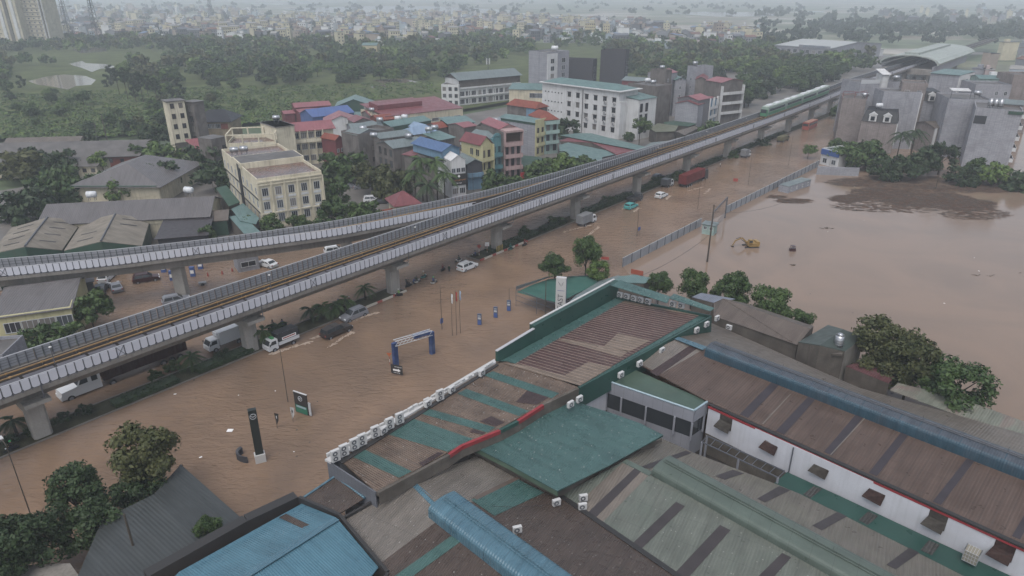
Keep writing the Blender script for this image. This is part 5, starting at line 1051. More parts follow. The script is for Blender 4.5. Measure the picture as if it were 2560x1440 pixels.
m_fibro = mat('weathered_fibro_roof', '8b8478', .7, .35, .16, .5, .4, '5f594f', streak=0, seam=((.25, 1, 0), 1.6, .03, .3), rib=((.25, 1, 0), .3, .8))
for lb, front, back in (('left of two big weathered fibre cement shed roofs', [(-25, 635), (62, 616), (155, 625)], [(28, 570), (119, 543), (206, 551)]), ('right of two big weathered fibre cement shed roofs', [(160, 626), (252, 603), (355, 614)], [(208, 553), (288, 535), (376, 546)])):
 t = thing('fibre_cement_shed', lb, 'shed', tuple(W(front[1][0], front[1][1], 0))); f = [W(front[0][0], front[0][1], 4), W(front[1][0], front[1][1], 6.6), W(front[2][0], front[2][1], 4)]; k = [W(back[0][0], back[0][1], 4), W(back[1][0], back[1][1], 6.6), W(back[2][0], back[2][1], 4)]
 for i in (0, 1): mb = MB(); mb.slab([f[i], f[i + 1], k[i + 1], k[i]], .12, m_fibro); vb2(mb, 'roof', t)
 mb = MB(); mb.tube(f[1] + Vector((0, 0, .08)), k[1] + Vector((0, 0, .08)), .18, m_frame, n=5); vb2(mb, 'ridge_cap', t)
 mb = MB(); mb.add([(p.x, p.y, 0) for p in f] + [p - Vector((0, 0, .15)) for p in f], [[0, 1, 4, 3], [1, 2, 5, 4]], m_grshed); mb.add([(f[2].x, f[2].y, 0), (k[2].x, k[2].y, 0), k[2] - Vector((0, 0, .15)), f[2] - Vector((0, 0, .15))], [[0, 1, 2, 3]], m_grshed); vb2(mb, 'wall', t)
 for u_ in (.2, .42, .64, .84):
  for i in (0, 1):
   if (u_ > .5) == (i == 0) and lb[0] == 'r': continue
   e = lambda s_, t_: (f[i].lerp(f[i + 1], s_)).lerp(k[i].lerp(k[i + 1], s_), t_) + Vector((0, 0, .05))
   mb = MB(); mb.slab([e(.25, u_), e(.7, u_), e(.7, u_ + .025), e(.25, u_ + .025)], .03, m_blk); vb2(mb, 'roof_vent', t)
b = Bld('dark_carport', 'flat charcoal roof carport beside the weathered fibre cement sheds', (393, 596), (515, 586), 3.8, 12, m_dgry, 'shed'); b.mono(m_f5d, 0, .8)
b = Bld('small_brown_shed', 'small brown gable shed under the cream office', (514, 552), (566, 548), 4, 8, m_grshed, 'shed'); b.gable(m_f6b, 1.2, .4)
for lb, L, z in (('steep dark green awning roof nearest the cream office', [(540, 470), (566, 463), (600, 505), (572, 516)], [6.5, 6.5, 4.5, 4.5]), ('pale green awning roof below the cream office', [(578, 522), (608, 508), (648, 545), (640, 560), (600, 552)], 4), ('small teal roof hut beside the branch viaduct', [(572, 541), (604, 536), (652, 580), (610, 584)], 3.8)): lowroof('green_awning', lb, m_tealr if 'pale' in lb or 'teal' in lb else m_grshed, L, z)
b = Bld('cream_guard_house', 'cream walled house with grey roof and white windows at the left edge', (-20, 795), (176, 768), 6.2, 14, m_yelw); b.gable(m_greyc, 1.2, .3, off=3); b.wins('F', 4, 1, 2.3, 1.8, 4.0, x0=.1, mull=2); b.bands('F', [2.6], m_grys, .5, .5)
b = Bld('tall_grey_wall_house', 'grey blank house corner at the far left edge behind the viaduct', (-60, 900), (8, 895), 7, 6, m_gryl); b.flat(None, .5)
b = Bld('green_service_hut', 'dark green roofed lean-to between the two viaducts', (0, 710), (150, 690), 4, 6, m_grshed, 'shed'); b.mono(m_grshed, 0, .6)
b = Bld('dark_awning_shop', 'open fronted shop with dark striped awning between the viaducts', (160, 714), (228, 702), 3.6, 5, m_dgry, 'shop'); b.mono(m_dgry, 0, .5)
b = Bld('fuel_kiosk', 'small pale kiosk with dark window under the branch viaduct', (592, 650), (645, 640), 2.8, 4, m_gryl, 'kiosk'); b.flat(None, .2); b.wins('F', 1, 1, 3, 1.2, 1.4)
b = Bld('red_roofed_gatehouse', 'cream gatehouse with red hipped roof behind the palms', (990, 512), (1045, 505), 3.6, 7, m_creamd); b.gable(m_redr, 2.4, .8, hip=3.4)
b = Bld('red_canopy', 'bright red hoarding below the pink house', (1302, 432), (1345, 428), 2.5, .4, plain('bright_red', 'a8272b', .5), 'hoarding')
b = Bld('orange_banner_wall', 'long orange hoarding behind the branch viaduct', (932, 530), (984, 520), 1.8, .3, plain('orange_board', 'a8563a', .5), 'hoarding')
# right hand grey houses
m_rg = mat('mauve_grey_render', 'a0a2aa', .85, .3, .08, .3, .25, streak=.3, brick=1.0); m_rgb = mat('brownish_render', '968d8b', .85, .3, .1, .3, .3, streak=.4, brick=1.0)
def dormer(b, x, z, y=0.9):
 t = MB(); M = b.M('F', x, z, -y); t.box((0, 0, .9), (2.4, 2.2, 1.2), m_wh, M=M); t.add([M @ Vector(v) for v in ((-1.4, 1.1, 1.6), (1.4, 1.1, 1.6), (0, 2.1, 1.6), (-1.4, 1.1, .1), (1.4, 1.1, .1), (0, 2.1, .1))], [[0, 1, 2], [0, 2, 5, 3], [1, 4, 5, 2]], m_wh)
 o = b._p(t, 'dormer'); t2 = MB(); t2.box((0, -.1, 1.53), (1.3, 1.4, .06), m_pane, M=M); t2.v = [(p[0] - b.t.location.x, p[1] - b.t.location.y, p[2] - b.t.location.z) for p in t2.v]; put('pane', t2.mesh('pane'), o)
b = Bld('concrete_house', 'tall brownish concrete house with rooftop steel frame, nearest the viaduct on the right', (2106, 250), (2166, 253), 15.5, 14, m_rgb); b.flat(None, .8)
mb = MB(); z = b.h
for x in (.0, .5, 1): mb.tube(b.P(b.w * x, 1, z), b.P(b.w * x, 1, z + 3), .1, m_redr, n=4)
mb.tube(b.P(0, 1, z + 3), b.P(b.w, 1, z + 3), .1, m_redr, n=4); mb.tube(b.P(0, 1, z + 1.6), b.P(b.w, 6, z + 3), .1, m_redr, n=4); b._p(mb, 'steel_frame'); tank(0, 0, z + .2, 'steel tank on the brownish concrete house', P=b.P(b.w * .95, 4, 0))
b = Bld('dormer_house', 'grey house with slate mansard roof and two white dormers', (2154, 302), (2243, 309), 10.5, 12, m_rgb)
mb = MB(); z = b.h; p = [b.P(-.2, -.2, z), b.P(b.w + .2, -.2, z), b.P(b.w + .2, b.d, z), b.P(-.2, b.d, z), b.P(.8, 1.6, z + 3.6), b.P(b.w - .6, 1.6, z + 3.6), b.P(b.w - .6, b.d, z + 3.6), b.P(.8, b.d, z + 3.6)]
mb.add(p, [[0, 1, 5, 4], [1, 2, 6, 5], [3, 0, 4, 7], [4, 5, 6, 7], [2, 3, 7, 6], [3, 2, 1, 0]], mat('slate_mansard', '33373d', .5, .4, .12, .5, brick=2)); b._p(mb, 'mansard_roof')
dormer(b, b.w * .3, z + 1.3, .9); dormer(b, b.w * .7, z + 1.3, .9); b.box('white_quoin', 'R', 0, 1.2, 3, z, .3, m_wh)
tank(0, 0, z + 3.6, 'white flat tank above the two white dormers', m_tankw, P=b.P(b.w * .4, 4, 0))
b = Bld('big_grey_house', 'huge pale grey blank house with white windowed edge behind the dormers', (2210, 232), (2305, 234), 19.5, 15, m_rg, c=(2318, 225)); b.flat(None, .5); b.box('white_front', 'R', 0, b.d, 0, 19.5, .3, m_wh)
for j in range(5): add_win(b.t, b.M('R', b.d * .4, 3 + 3.7 * j, .36), 2.4, 2.4)
b = Bld('big_grey_house', 'pale grey block with railings and tanks above the train tail', (2152, 210), (2250, 208), 20, 12, m_rg); b.flat(None, .5); tank(0, 0, 20.4, 'left steel tank above the train tail', P=b.P(b.w * .8, 4, 0)); tank(0, 0, 20.4, 'right steel tank above the train tail', P=b.P(b.w * .97, 2, 0)); b.box('railing', 'F', 0, b.w * .5, 20, 21.5, .1, m_winf)
b = Bld('roof_shed_block', 'white slanted shed block on the rooftops above the train tail', (2208, 186), (2224, 186), 23.5, 5, m_wh); b.mono(m_wh, 0, 1.5)
b = Bld('brown_penthouse', 'mauve brown rooftop block with curved terrace behind the pale grey house', (2256, 210), (2318, 213), 22, 10, m_rgb); b.flat(None, .6); b.wins('F', 2, 1, 1.6, 1.8, 19)
b = Bld('green_edged_house', 'blue grey blank house with teal roof edge and ornate right front', (2328, 182), (2400, 188), 18, 14, m_rg, c=(2412, 180)); b.mono(m_tealr, 0, .8, .5); b.box('ornate_front', 'R', 0, b.d, 0, 18, .4, m_wh)
for j in range(4): add_win(b.t, b.M('R', b.d * .5, 4 + 3.6 * j, .45), 2.2, 2.2)
b = Bld('single_dormer_house', 'narrow grey house with single white dormer in a slate roof', (2302, 252), (2353, 254), 16, 13, m_rg)
mb = MB(); z = b.h; p = [b.P(-.2, -.2, z), b.P(b.w + .2, -.2, z), b.P(b.w + .2, b.d, z), b.P(-.2, b.d, z), b.P(.5, 1.4, z + 3.2), b.P(b.w - .5, 1.4, z + 3.2), b.P(b.w - .5, b.d, z + 3.2), b.P(.5, b.d, z + 3.2)]
mb.add(p, [[0, 1, 5, 4], [1, 2, 6, 5], [3, 0, 4, 7], [4, 5, 6, 7], [2, 3, 7, 6], [3, 2, 1, 0]], MATS['slate_mansard']); b._p(mb, 'mansard_roof'); dormer(b, b.w * .5, z + 1.2, .8)
b = Bld('cream_pillar_house', 'cream columned small house with dark sheet roof among the right hand trees', (2338, 318), (2418, 316), 9.5, 10, m_rgb); b.gable(m_f6b, 1.2, .5); b.box('cream_pier', 'F', b.w * .42, b.w * .68, 0, 9.2, .4, m_cream); b.box('white_post', 'F', 0, b.w * .06, 0, 9.2, .5, m_wh); b.wins('F', 1, 2, 2.2, 1.8, 3, 3.6, x0=.08, x1=.4)
b = Bld('stepped_grey_house', 'broad pale grey blank house with rooftop awning on the right', (2372, 250), (2480, 254), 19, 16, m_rg); b.flat(None, .5); tank(0, 0, 19.5, 'steel tank on the broad pale grey house', P=b.P(b.w * .75, 5, 0))
mb = MB(); mb.slab([b.P(b.w * .05, 1, 22), b.P(b.w * .5, 1, 22), b.P(b.w * .5, 5, 22.4), b.P(b.w * .05, 5, 22.4)], .15, m_wh);
for x in (.05, .5): mb.tube(b.P(b.w * x, 1, 19), b.P(b.w * x, 1, 22), .1, m_frame, n=4)
b._p(mb, 'awning')
b = Bld('rightmost_grey_house', 'largest pale grey blank house at the right edge with balconies down its corner', (2440, 272), (2558, 280), 18.5, 16, m_rg, c=(2600, 262)); b.flat(None, .4)
for j in range(5): b.balc('R', [3 + 3.4 * j], 1.0, m_wh, 0, .9); add_win(b.t, b.M('R', b.d * .3, 4.4 + 3.4 * j, .05), 2, 2); add_win(b.t, b.M('R', b.d * .7, 4.4 + 3.4 * j, .05), 2, 2)
b.box('green_gutter', 'F', b.w * .7, b.w, 17.6, 18.5, .3, m_grshed); b.box('loggia', 'F', 0.2, b.w * .28, 14, 16.5, .05, m_pane)
for k, l in enumerate(('first', 'second', 'third')): tank(0, 0, 18.8, l + ' from the left of three steel tanks on the largest right hand house', P=b.P(b.w * (.3 + .11 * k), 3, 0), horiz=False, L=2)
for i, (a_, b_, h, d_, wl, rf, lb) in enumerate([((2440, 214), (2530, 216), 19, 12, m_gryl, None, 'pale blue grey house with small window behind the stepped grey house'), ((2420, 208), (2450, 209), 16, 10, m_gryl, m_tealr, 'small teal topped house left of the pale blue grey one'), ((2450, 196), (2532, 198), 20, 10, m_mint, m_tealr, 'mint green walled house with long teal roof at the back right'),
  ((2535, 190), (2600, 190), 22, 10, m_rgb, None, 'brownish tower house cut by the right edge'), ((2500, 258), (2560, 262), 19.5, 8, m_rgb, m_gtr, 'pale house with small gable at the right edge behind three tanks')]):
 q = Bld('back_house', lb, a_, b_, h, d_, wl, 'house'); (q.gable(rf, .9, .3) if rf else q.flat(None, .6)); q.wins('F', 2, 2, 1.2, 1.6, h - 6, 3.2, x0=.5)
# filling station canopy and wall at the right of the street
b = Bld('petrol_kiosk', 'white and blue petrol station canopy building beside the grey right hand houses', (2056, 372), (2100, 382), 5, 9, m_wh); b.flat(m_gtr, .3); b.box('blue_fascia', 'F', 0, b.w, 3.4, 5.1, .4, plain('fuel_blue', '2f5c9a', .5)); b.wins('F', 2, 1, 1.6, 1.6, 1.4)
b = Bld('grey_yard_wall', 'pale grey block wall closing the flooded lot', (2045, 416), (2150, 420), 2.6, .4, m_gryl, 'wall')
# station, depot, towers
st = thing('metro_station', 'elevated metro station with broad curved pale roof straddling the viaduct', 'station', tuple(A(400, 0)))
m_stroof = mat('station_roof', '9aa39d', .5, .4, .08, .05, rib=(N, 2, 1))
f0_, f1_ = A(352, -17), A(352, 17)
mb = MB(); L_, n_ = 118, 14
prof = [(w * .86 + 1.5, (z - 11.5) * .72 + 10.5) for w, z in ((-19, 11.5), (-19.5, 13), (-17, 15.5), (-12, 17.5), (-5, 18.7), (0, 19), (5, 18.7), (12, 17.5), (17, 15.5), (19.5, 13), (19, 11.5))]
pr2 = prof + [(w * .94, z - .6) for w, z in prof[::-1]]
vs = [A(s, w, z) for s in (360, 360 + L_) for w, z in pr2]; n = len(pr2)
mb.add(vs, [[j, (j + 1) % n, n + (j + 1) % n, n + j] for j in range(n)] + [[j, j + 1, n - 2 - j, n - 1 - j] for j in range(10)] + [[n + n - 1 - j, n + n - 2 - j, n + j + 1, n + j] for j in range(10)], m_stroof); vb2(mb, 'roof', st)
mb = MB(); mb.add([A(s, w, z) for s in (365, 460) for w, z in ((-3, 15.6), (-3, 17), (5, 17), (5, 15.6))], [[0, 1, 5, 4], [1, 2, 6, 5], [2, 3, 7, 6], [0, 3, 2, 1], [4, 5, 6, 7]], m_stroof); vb2(mb, 'ridge_light', st)
mb = MB()
for sd in (-1, 1): mb.add([A(s, w, z) for s in (356, 466) for w, z in ((sd * 14 + 1.5, 5), (sd * 14 + 1.5, 10), (sd * 14.4 + 1.5, 10), (sd * 14.4 + 1.5, 5))], [[0, 1, 5, 4], [1, 2, 6, 5], [2, 3, 7, 6], [3, 0, 4, 7], [0, 3, 2, 1], [4, 5, 6, 7]], m_gryl)
mb.add([A(s, w, z) for s in (356, 466) for w, z in ((-12.5, 5), (-12.5, 8), (15.5, 8), (15.5, 5))], [[0, 1, 5, 4], [1, 2, 6, 5], [2, 3, 7, 6], [3, 0, 4, 7], [0, 3, 2, 1], [4, 5, 6, 7]], m_conc); vb2(mb, 'concourse', st)
for s in (365, 395, 425, 455):
 for sd in (-1, 1): mb = MB(); p = A(s, sd * 12); mb.box((p.x, p.y, 2), (1.6, 1.6, 7), m_concl); vb2(mb, 'pier', st)
b = Bld('depot_building', 'pale blue grey depot hall with lettered parapet and white shed roof', (1937, 112), (2076, 121), 11, 26, m_gryl, c=(2168, 106)); b.gable(mat('white_shed_roof', 'a3a7a6', .5, .4, .08, .05), 3, .6, off=0); b.wins('F', 9, 1, 3, 2.6, 7.5, mull=2); b.box('parapet', 'F', b.w * .45, b.w, 10.4, 12.4, .5, m_gryl)
text_obj('DEPOT PHÚ NGHĨA', 2.0, plain('grey_letters', '6d7f94'), 'sign_lettering', b.t, Matrix.Translation(-b.t.location) @ b.M('F', b.w * .72, 11.4, .6), .05)
b.box('white_door', 'F', b.w * .5, b.w * .66, 0, 5, .2, m_wh)
b = Bld('depot_shed', 'long white low shed row behind the depot hall', (2120, 128), (2210, 122), 6, 14, m_wh); b.mono(MATS['white_shed_roof'], 0, 1)
for i, (x0, x1, yb) in enumerate(((-190, 66, 118), (72, 133, 116))):
 a_, b_ = W(x0, yb, 0), W(x1, yb, 0); w = (b_ - a_).length
 b = Bld('apartment_tower', ('huge beige apartment slab cut by the left edge', 'second beige apartment tower with white ribs behind the first slab')[i], a_, b_, 68, 22, m_creamd, px=False); b.flat(None, 1)
 for j in range(17):
  for f_, n_ in (('F', max(3, int(w / 5.5))),):
   b.wins(f_, n_ if n_ < 7 else 7, 1, 1.8, 1.5, 3 + j * 3.8, x0=0 if n_ < 7 else .35, x1=.8) if j < 12 else None
 mb = MB()
 for j in range(17): mb.box((0, 0, 0), (w * .8, .5, .5), m_grys, M=b.M('F', w * .4, 1.2 + j * 3.8, .2))
 b._p(mb, 'sill_bands'); mb = MB()
 for x in (.84, .9, .96): mb.box((0, 0, 0), (w * .03, 66, 1), m_wh if x != .9 else m_dirty, M=b.M('F', w * x, 34, .4))
 b._p(mb, 'ribs')
for i, (x, yb, hh) in enumerate(((250, 120, 62), (178, 108, 62), (532, 62, 60))):
 q = W(x, yb, 0); t = thing('power_pylon', ('tall lattice pylon nearest the beige towers', 'lattice pylon right beside the second beige tower', 'far thin lattice pylon beyond the woods')[i], 'pylon', tuple(q)); mb = MB(); H_ = hh - 0
 R_ = lambda z: 4 * (1 - z / H_) + .6
 for k in range(15):
  z0_, z1_ = H_ * k / 15, H_ * (k + 1) / 15
  for a_ in range(4):
   c_ = lambda z, a: Vector((math.cos(a * math.pi / 2 + .6) * R_(z), math.sin(a * math.pi / 2 + .6) * R_(z), z))
   mb.tube(c_(z0_, a_), c_(z1_, a_), .22, m_frame, n=3); mb.tube(c_(z0_, a_), c_(z1_, a_ + 1), .13, m_frame, n=3); mb.tube(c_(z0_, a_ + 1), c_(z1_, a_), .13, m_frame, n=3)
 mb.build('tower', t); mb = MB()
 for z in (36, 45, 54): mb.tube((-9, 0, z), (9, 0, z), .25, m_frame, n=4); mb.tube((-9, 0, z), (0, 0, z + 2.5), .15, m_frame, n=3); mb.tube((9, 0, z), (0, 0, z + 2.5), .15, m_frame, n=3)
 mb.build('cross_arm', t)
# ---------------------------------------------------------------- vegetation
def leaf_mat(name, c1, c2):
 m = bpy.data.materials.new(name); m.use_nodes = True; t = m.node_tree; n = t.nodes; l = t.links; b = n['Principled BSDF']
 oi = n.new('ShaderNodeObjectInfo'); geo = n.new('ShaderNodeNewGeometry'); ns = n.new('ShaderNodeTexNoise'); ns.inputs['Scale'].default_value = .9; ns.inputs['Detail'].default_value = 3; l.new(geo.outputs['Position'], ns.inputs['Vector'])
 mr = n.new('ShaderNodeMapRange'); l.new(ns.outputs[0], mr.inputs[0]); mr.inputs[1].default_value = .3; mr.inputs[2].default_value = .7
 ad = n.new('ShaderNodeMath'); ad.operation = 'MULTIPLY_ADD'; l.new(oi.outputs['Random'], ad.inputs[0]); ad.inputs[1].default_value = .5; ad.inputs[2].default_value = -.2
 a2_ = n.new('ShaderNodeMath'); a2_.operation = 'ADD'; a2_.use_clamp = True; l.new(mr.outputs[0], a2_.inputs[0]); l.new(ad.outputs[0], a2_.inputs[1])
 mx = n.new('ShaderNodeMix'); mx.data_type = 'RGBA'; mx.inputs[6].default_value = c1; mx.inputs[7].default_value = c2; l.new(a2_.outputs[0], mx.inputs[0]); l.new(mx.outputs[2], b.inputs['Base Color'])
 b.inputs['Roughness'].default_value = .55; b.inputs['Specular IOR Level'].default_value = .25; return m
lf = {'dark': leaf_mat('leaves_dark', (.016, .03, .013, 1), (.034, .058, .022, 1)), 'mid': leaf_mat('leaves_mid', (.025, .05, .016, 1), (.06, .098, .028, 1)), 'light': leaf_mat('leaves_light', (.042, .08, .02, 1), (.10, .15, .035, 1)),
      'olive': leaf_mat('leaves_olive', (.034, .045, .017, 1), (.075, .08, .03, 1))}
m_bark = mat('bark', (.05, .04, .03, 1), .9, .2, .3, 2)
def crown_mesh(name, m, rx, rz, lobes, per, leaf, seed, flat_=0, z0=0):
 """crown of leaf clumps: lobes spread through the volume, leaves on each lobe's shell"""
 rg = random.Random(seed); mb = MB(); vs, fs = [], []
 L = []
 for i in range(lobes):
  while True:
   p = Vector((rg.uniform(-1, 1), rg.uniform(-1, 1), rg.uniform(-1, 1)))
   if .25 < p.length < .95: break
  if p.z < -.55: p.z = -.55 + rg.random() * .3
  L.append((Vector((p.x * rx, p.y * rx, p.z * rz)), rg.uniform(.2, .4) * rx))
 for c_, r in L:
  for _ in range(per):
   d = Vector((rg.gauss(0, 1), rg.gauss(0, 1), rg.gauss(0, 1) + .35)).normalized()
   q = c_ + Vector((d.x * r, d.y * r, d.z * r * .75)) * rg.uniform(.6, 1.25)
   nrm = (d + Vector((rg.gauss(0, .5), rg.gauss(0, .5), rg.gauss(0, .5)))).normalized(); t = nrm.orthogonal().normalized(); t = Quaternion(nrm, rg.uniform(0, 6.28)) @ t; u = nrm.cross(t)
   a = leaf * rg.uniform(.6, 1.3); k = len(vs); q = q + Vector((0, 0, z0))
   vs += [q - t * a, q - u * a * .55, q + t * a, q + u * a * .55]; fs.append([k, k + 1, k + 2, k + 3])
 mb.add(vs, fs, m)
 for c_, r in L: mb.ball(c_ + Vector((0, 0, z0)), (r * .5, r * .5, r * .4), m, 6, 4)
 return mb.mesh(name)
def trunk_mesh(h, r, rx, seed, n=5):
 rg = random.Random(seed); mb = MB(); top = Vector((rg.uniform(-.3, .3), rg.uniform(-.3, .3), h)); mb.tube((0, 0, -1), top * .55, r, m_bark, r * .75, 7); mb.tube(top * .55, top, r * .75, m_bark, r * .4, 6)
 for i in range(n):
  a = i * 6.28 / n + rg.uniform(-.4, .4); s = top * rg.uniform(.5, .8); mb.tube(s, s + Vector((math.cos(a) * rx * .6, math.sin(a) * rx * .6, rx * .55)), r * .45, m_bark, r * .12, 5)
 return mb.mesh('trunk')
def palm_meshes(h, seed, m, fl=3.2):
 rg = random.Random(seed); mb = MB()
 for i in range(18):
  a = i * 2.4; el = rg.uniform(-.2, 1.0); pts = []; L = fl * rg.uniform(.85, 1.1)
  for k in range(7):
   t = k / 6; pts.append(Vector((math.cos(a) * L * t * math.cos(el * (1 - t * .5)), math.sin(a) * L * t * math.cos(el * (1 - t * .5)), L * (math.sin(el) * t - .75 * t * t))))
  for k in range(6):
   p, q = pts[k], pts[k + 1]; d = (q - p).normalized(); sd = d.cross(Vector((0, 0, 1))).normalized(); w = .17 * fl * math.sin(math.pi * (k + .7) / 7); g_ = fl * .045
   for j in range(4):
    o = p.lerp(q, j / 4); mb.add([o, o + d * g_, o + d * g_ * 3 + sd * w - Vector((0, 0, w * .5)), o + d * g_ * 2.4 + sd * w - Vector((0, 0, w * .55))], [[0, 1, 2, 3]], m); mb.add([o, o + d * g_, o + d * g_ * 3 - sd * w - Vector((0, 0, w * .5)), o + d * g_ * 2.4 - sd * w - Vector((0, 0, w * .55))], [[3, 2, 1, 0]], m)
 t = MB(); t.tube((0, 0, -1), (0, 0, h), .22, m_bark, .16, 7); return mb.mesh('crown'), t.mesh('trunk')
PT = {}
def proto(k):
 if k in PT: return PT[k]
 col = k.split('_')[1] if '_' in k else 'mid'; kk = k.split('_')[0]
 if kk == 'near': r = (crown_mesh('crown', lf[col], 1, .8, 32, 190, .07, 11), trunk_mesh(1, .06, 1, 3))
 elif kk == 'near2': r = (crown_mesh('crown', lf[col], 1, .95, 34, 180, .075, 23), trunk_mesh(1, .06, 1, 4))
 elif kk == 'mid1': r = (crown_mesh('crown', lf[col], 1, .8, 20, 75, .13, 31), trunk_mesh(1, .06, 1, 5, 3))
 elif kk == 'mid2': r = (crown_mesh('crown', lf[col], 1, 1.0, 22, 70, .13, 37), trunk_mesh(1, .06, 1, 6, 3))
 elif kk == 'mid3': r = (crown_mesh('crown', lf[col], 1, .65, 18, 80, .13, 41), trunk_mesh(1, .06, 1, 7, 3))
 elif kk == 'tall': r = (crown_mesh('crown', lf[col], .62, 1.6, 20, 70, .13, 43), trunk_mesh(1, .06, .7, 8, 3))
 elif kk == 'far1': r = (crown_mesh('crown', lf[col], 1, .8, 12, 26, .24, 51), trunk_mesh(1, .06, 1, 9, 2))
 elif kk == 'far2': r = (crown_mesh('crown', lf[col], 1, .95, 12, 26, .24, 57), trunk_mesh(1, .06, 1, 9, 2))
 elif kk == 'shrub': r = (crown_mesh('crown', lf[col], 1, .75, 14, 70, .13, 61), None)
 elif kk == 'palm': r = palm_meshes(1, 7, lf[col], .55)
 PT[k] = r; return r
def tree(k, p, r, h, label, name='tree', group=None, cat='tree', rz=None, sz=None):
 """crown radius r, total height h, standing at p"""
 cm, tm = proto(k); t = thing(name, label, cat, tuple(p), 0, group); rz = random.uniform(0, 6.28) if rz is None else rz
 if k.startswith('palm'):
  rp_ = 8.0 if h > 4 else 4.2
  for nm, me in (('crown', cm), ('trunk', tm)): o = put(nm, me, t, rz=rz); o.scale = (rp_,) * 3 if nm == 'crown' else (1, 1, h); o.location = (0, 0, h if nm == 'crown' else 0)
  return t
 szz = {'near': .8, 'near2': .95, 'mid1': .8, 'mid2': 1., 'mid3': .65, 'tall': 1.6, 'far1': .8, 'far2': .95, 'shrub': .75}[k.split('_')[0]] * r * (sz or 1)
 o = put('crown', cm, t, rz=rz); o.scale = (r * random.uniform(.85, 1.15), r * random.uniform(.85, 1.15), r * (sz or 1) * random.uniform(.85, 1.1)); o.location = (0, 0, h - szz)
 if tm: o = put('trunk', tm, t, rz=rz); o.scale = (r * .9, r * .9, max(.6, h - szz * .9))
 return t
def treepx(k, x, ytop, rpx, h, label, z0=0, **kw):
 """crown top at photograph (x, ytop); total height h; radius rpx in photograph pixels"""
 q = W(x, ytop, z0 + h); dist = (q - Vector((0, 0, H))).length; fz = q.y * math.cos(PITCH) - (q.z - H) * math.sin(PITCH); r = rpx * fz / F
 q.z = z0; return tree(k, q, r, h, label, **kw)
random.seed(8)
# named trees of the street and the complex
for a in (('near_mid', 1468, 598, 42, 9.5, 'biggest of the three bushy trees behind the shop pylon'), ('near2_mid', 1388, 635, 34, 8, 'left one of the three bushy trees behind the shop pylon'), ('near_light', 1497, 655, 30, 6.5, 'right small pale green tree behind the shop pylon'),
          ('near_mid', 1652, 683, 36, 6.5, 'bright green tree just behind the far end of the ribbed roof'), ('near_mid', 1738, 683, 42, 7, 'dark tree standing left of the blue grey shed'), ('near2_mid', 1835, 690, 50, 7.5, 'spreading dark tree behind the long brown outbuilding'),
          ('near_mid', 1932, 725, 55, 7, 'round tree behind the middle of the long brown outbuilding'), ('near_mid', 2005, 780, 30, 5.5, 'small low tree at the end of the long brown outbuilding'), ('near_olive', 2215, 800, 68, 10, 'large olive tree right of the grey green house'),
          ('near2_olive', 2300, 850, 70, 9.5, 'middle tree of the big clump beside the flooded lot'), ('near_mid', 2410, 915, 78, 8.5, 'dark low tree at the right end of the big clump beside the lot'), ('near2_olive', 2225, 880, 60, 6.5, 'lower olive tree in front of the big clump beside the lot'),
          ('near_olive', 345, 1085, 78, 9.5, 'round dark tree above the slate grey roof'), ('near2_dark', 175, 1172, 70, 8.5, 'upper one of the dark trees left of the slate grey roof'), ('near_dark', 60, 1300, 80, 7.5, 'dark tree filling the bottom left corner'), ('near2_dark', 205, 1262, 74, 6.5, 'lower dark tree against the slate grey roof'),
          ('near_dark', -20, 1330, 90, 8, 'dark tree cut by the left edge at the bottom'), ('near_dark', 330, 1190, 60, 6, 'small dark tree below the round one by the slate grey roof'), ('near_mid', 512, 1302, 34, 6.3, 'small potted like tree between the grey and the blue roofs')):
 treepx(*a[:4], a[4], *a[5:])
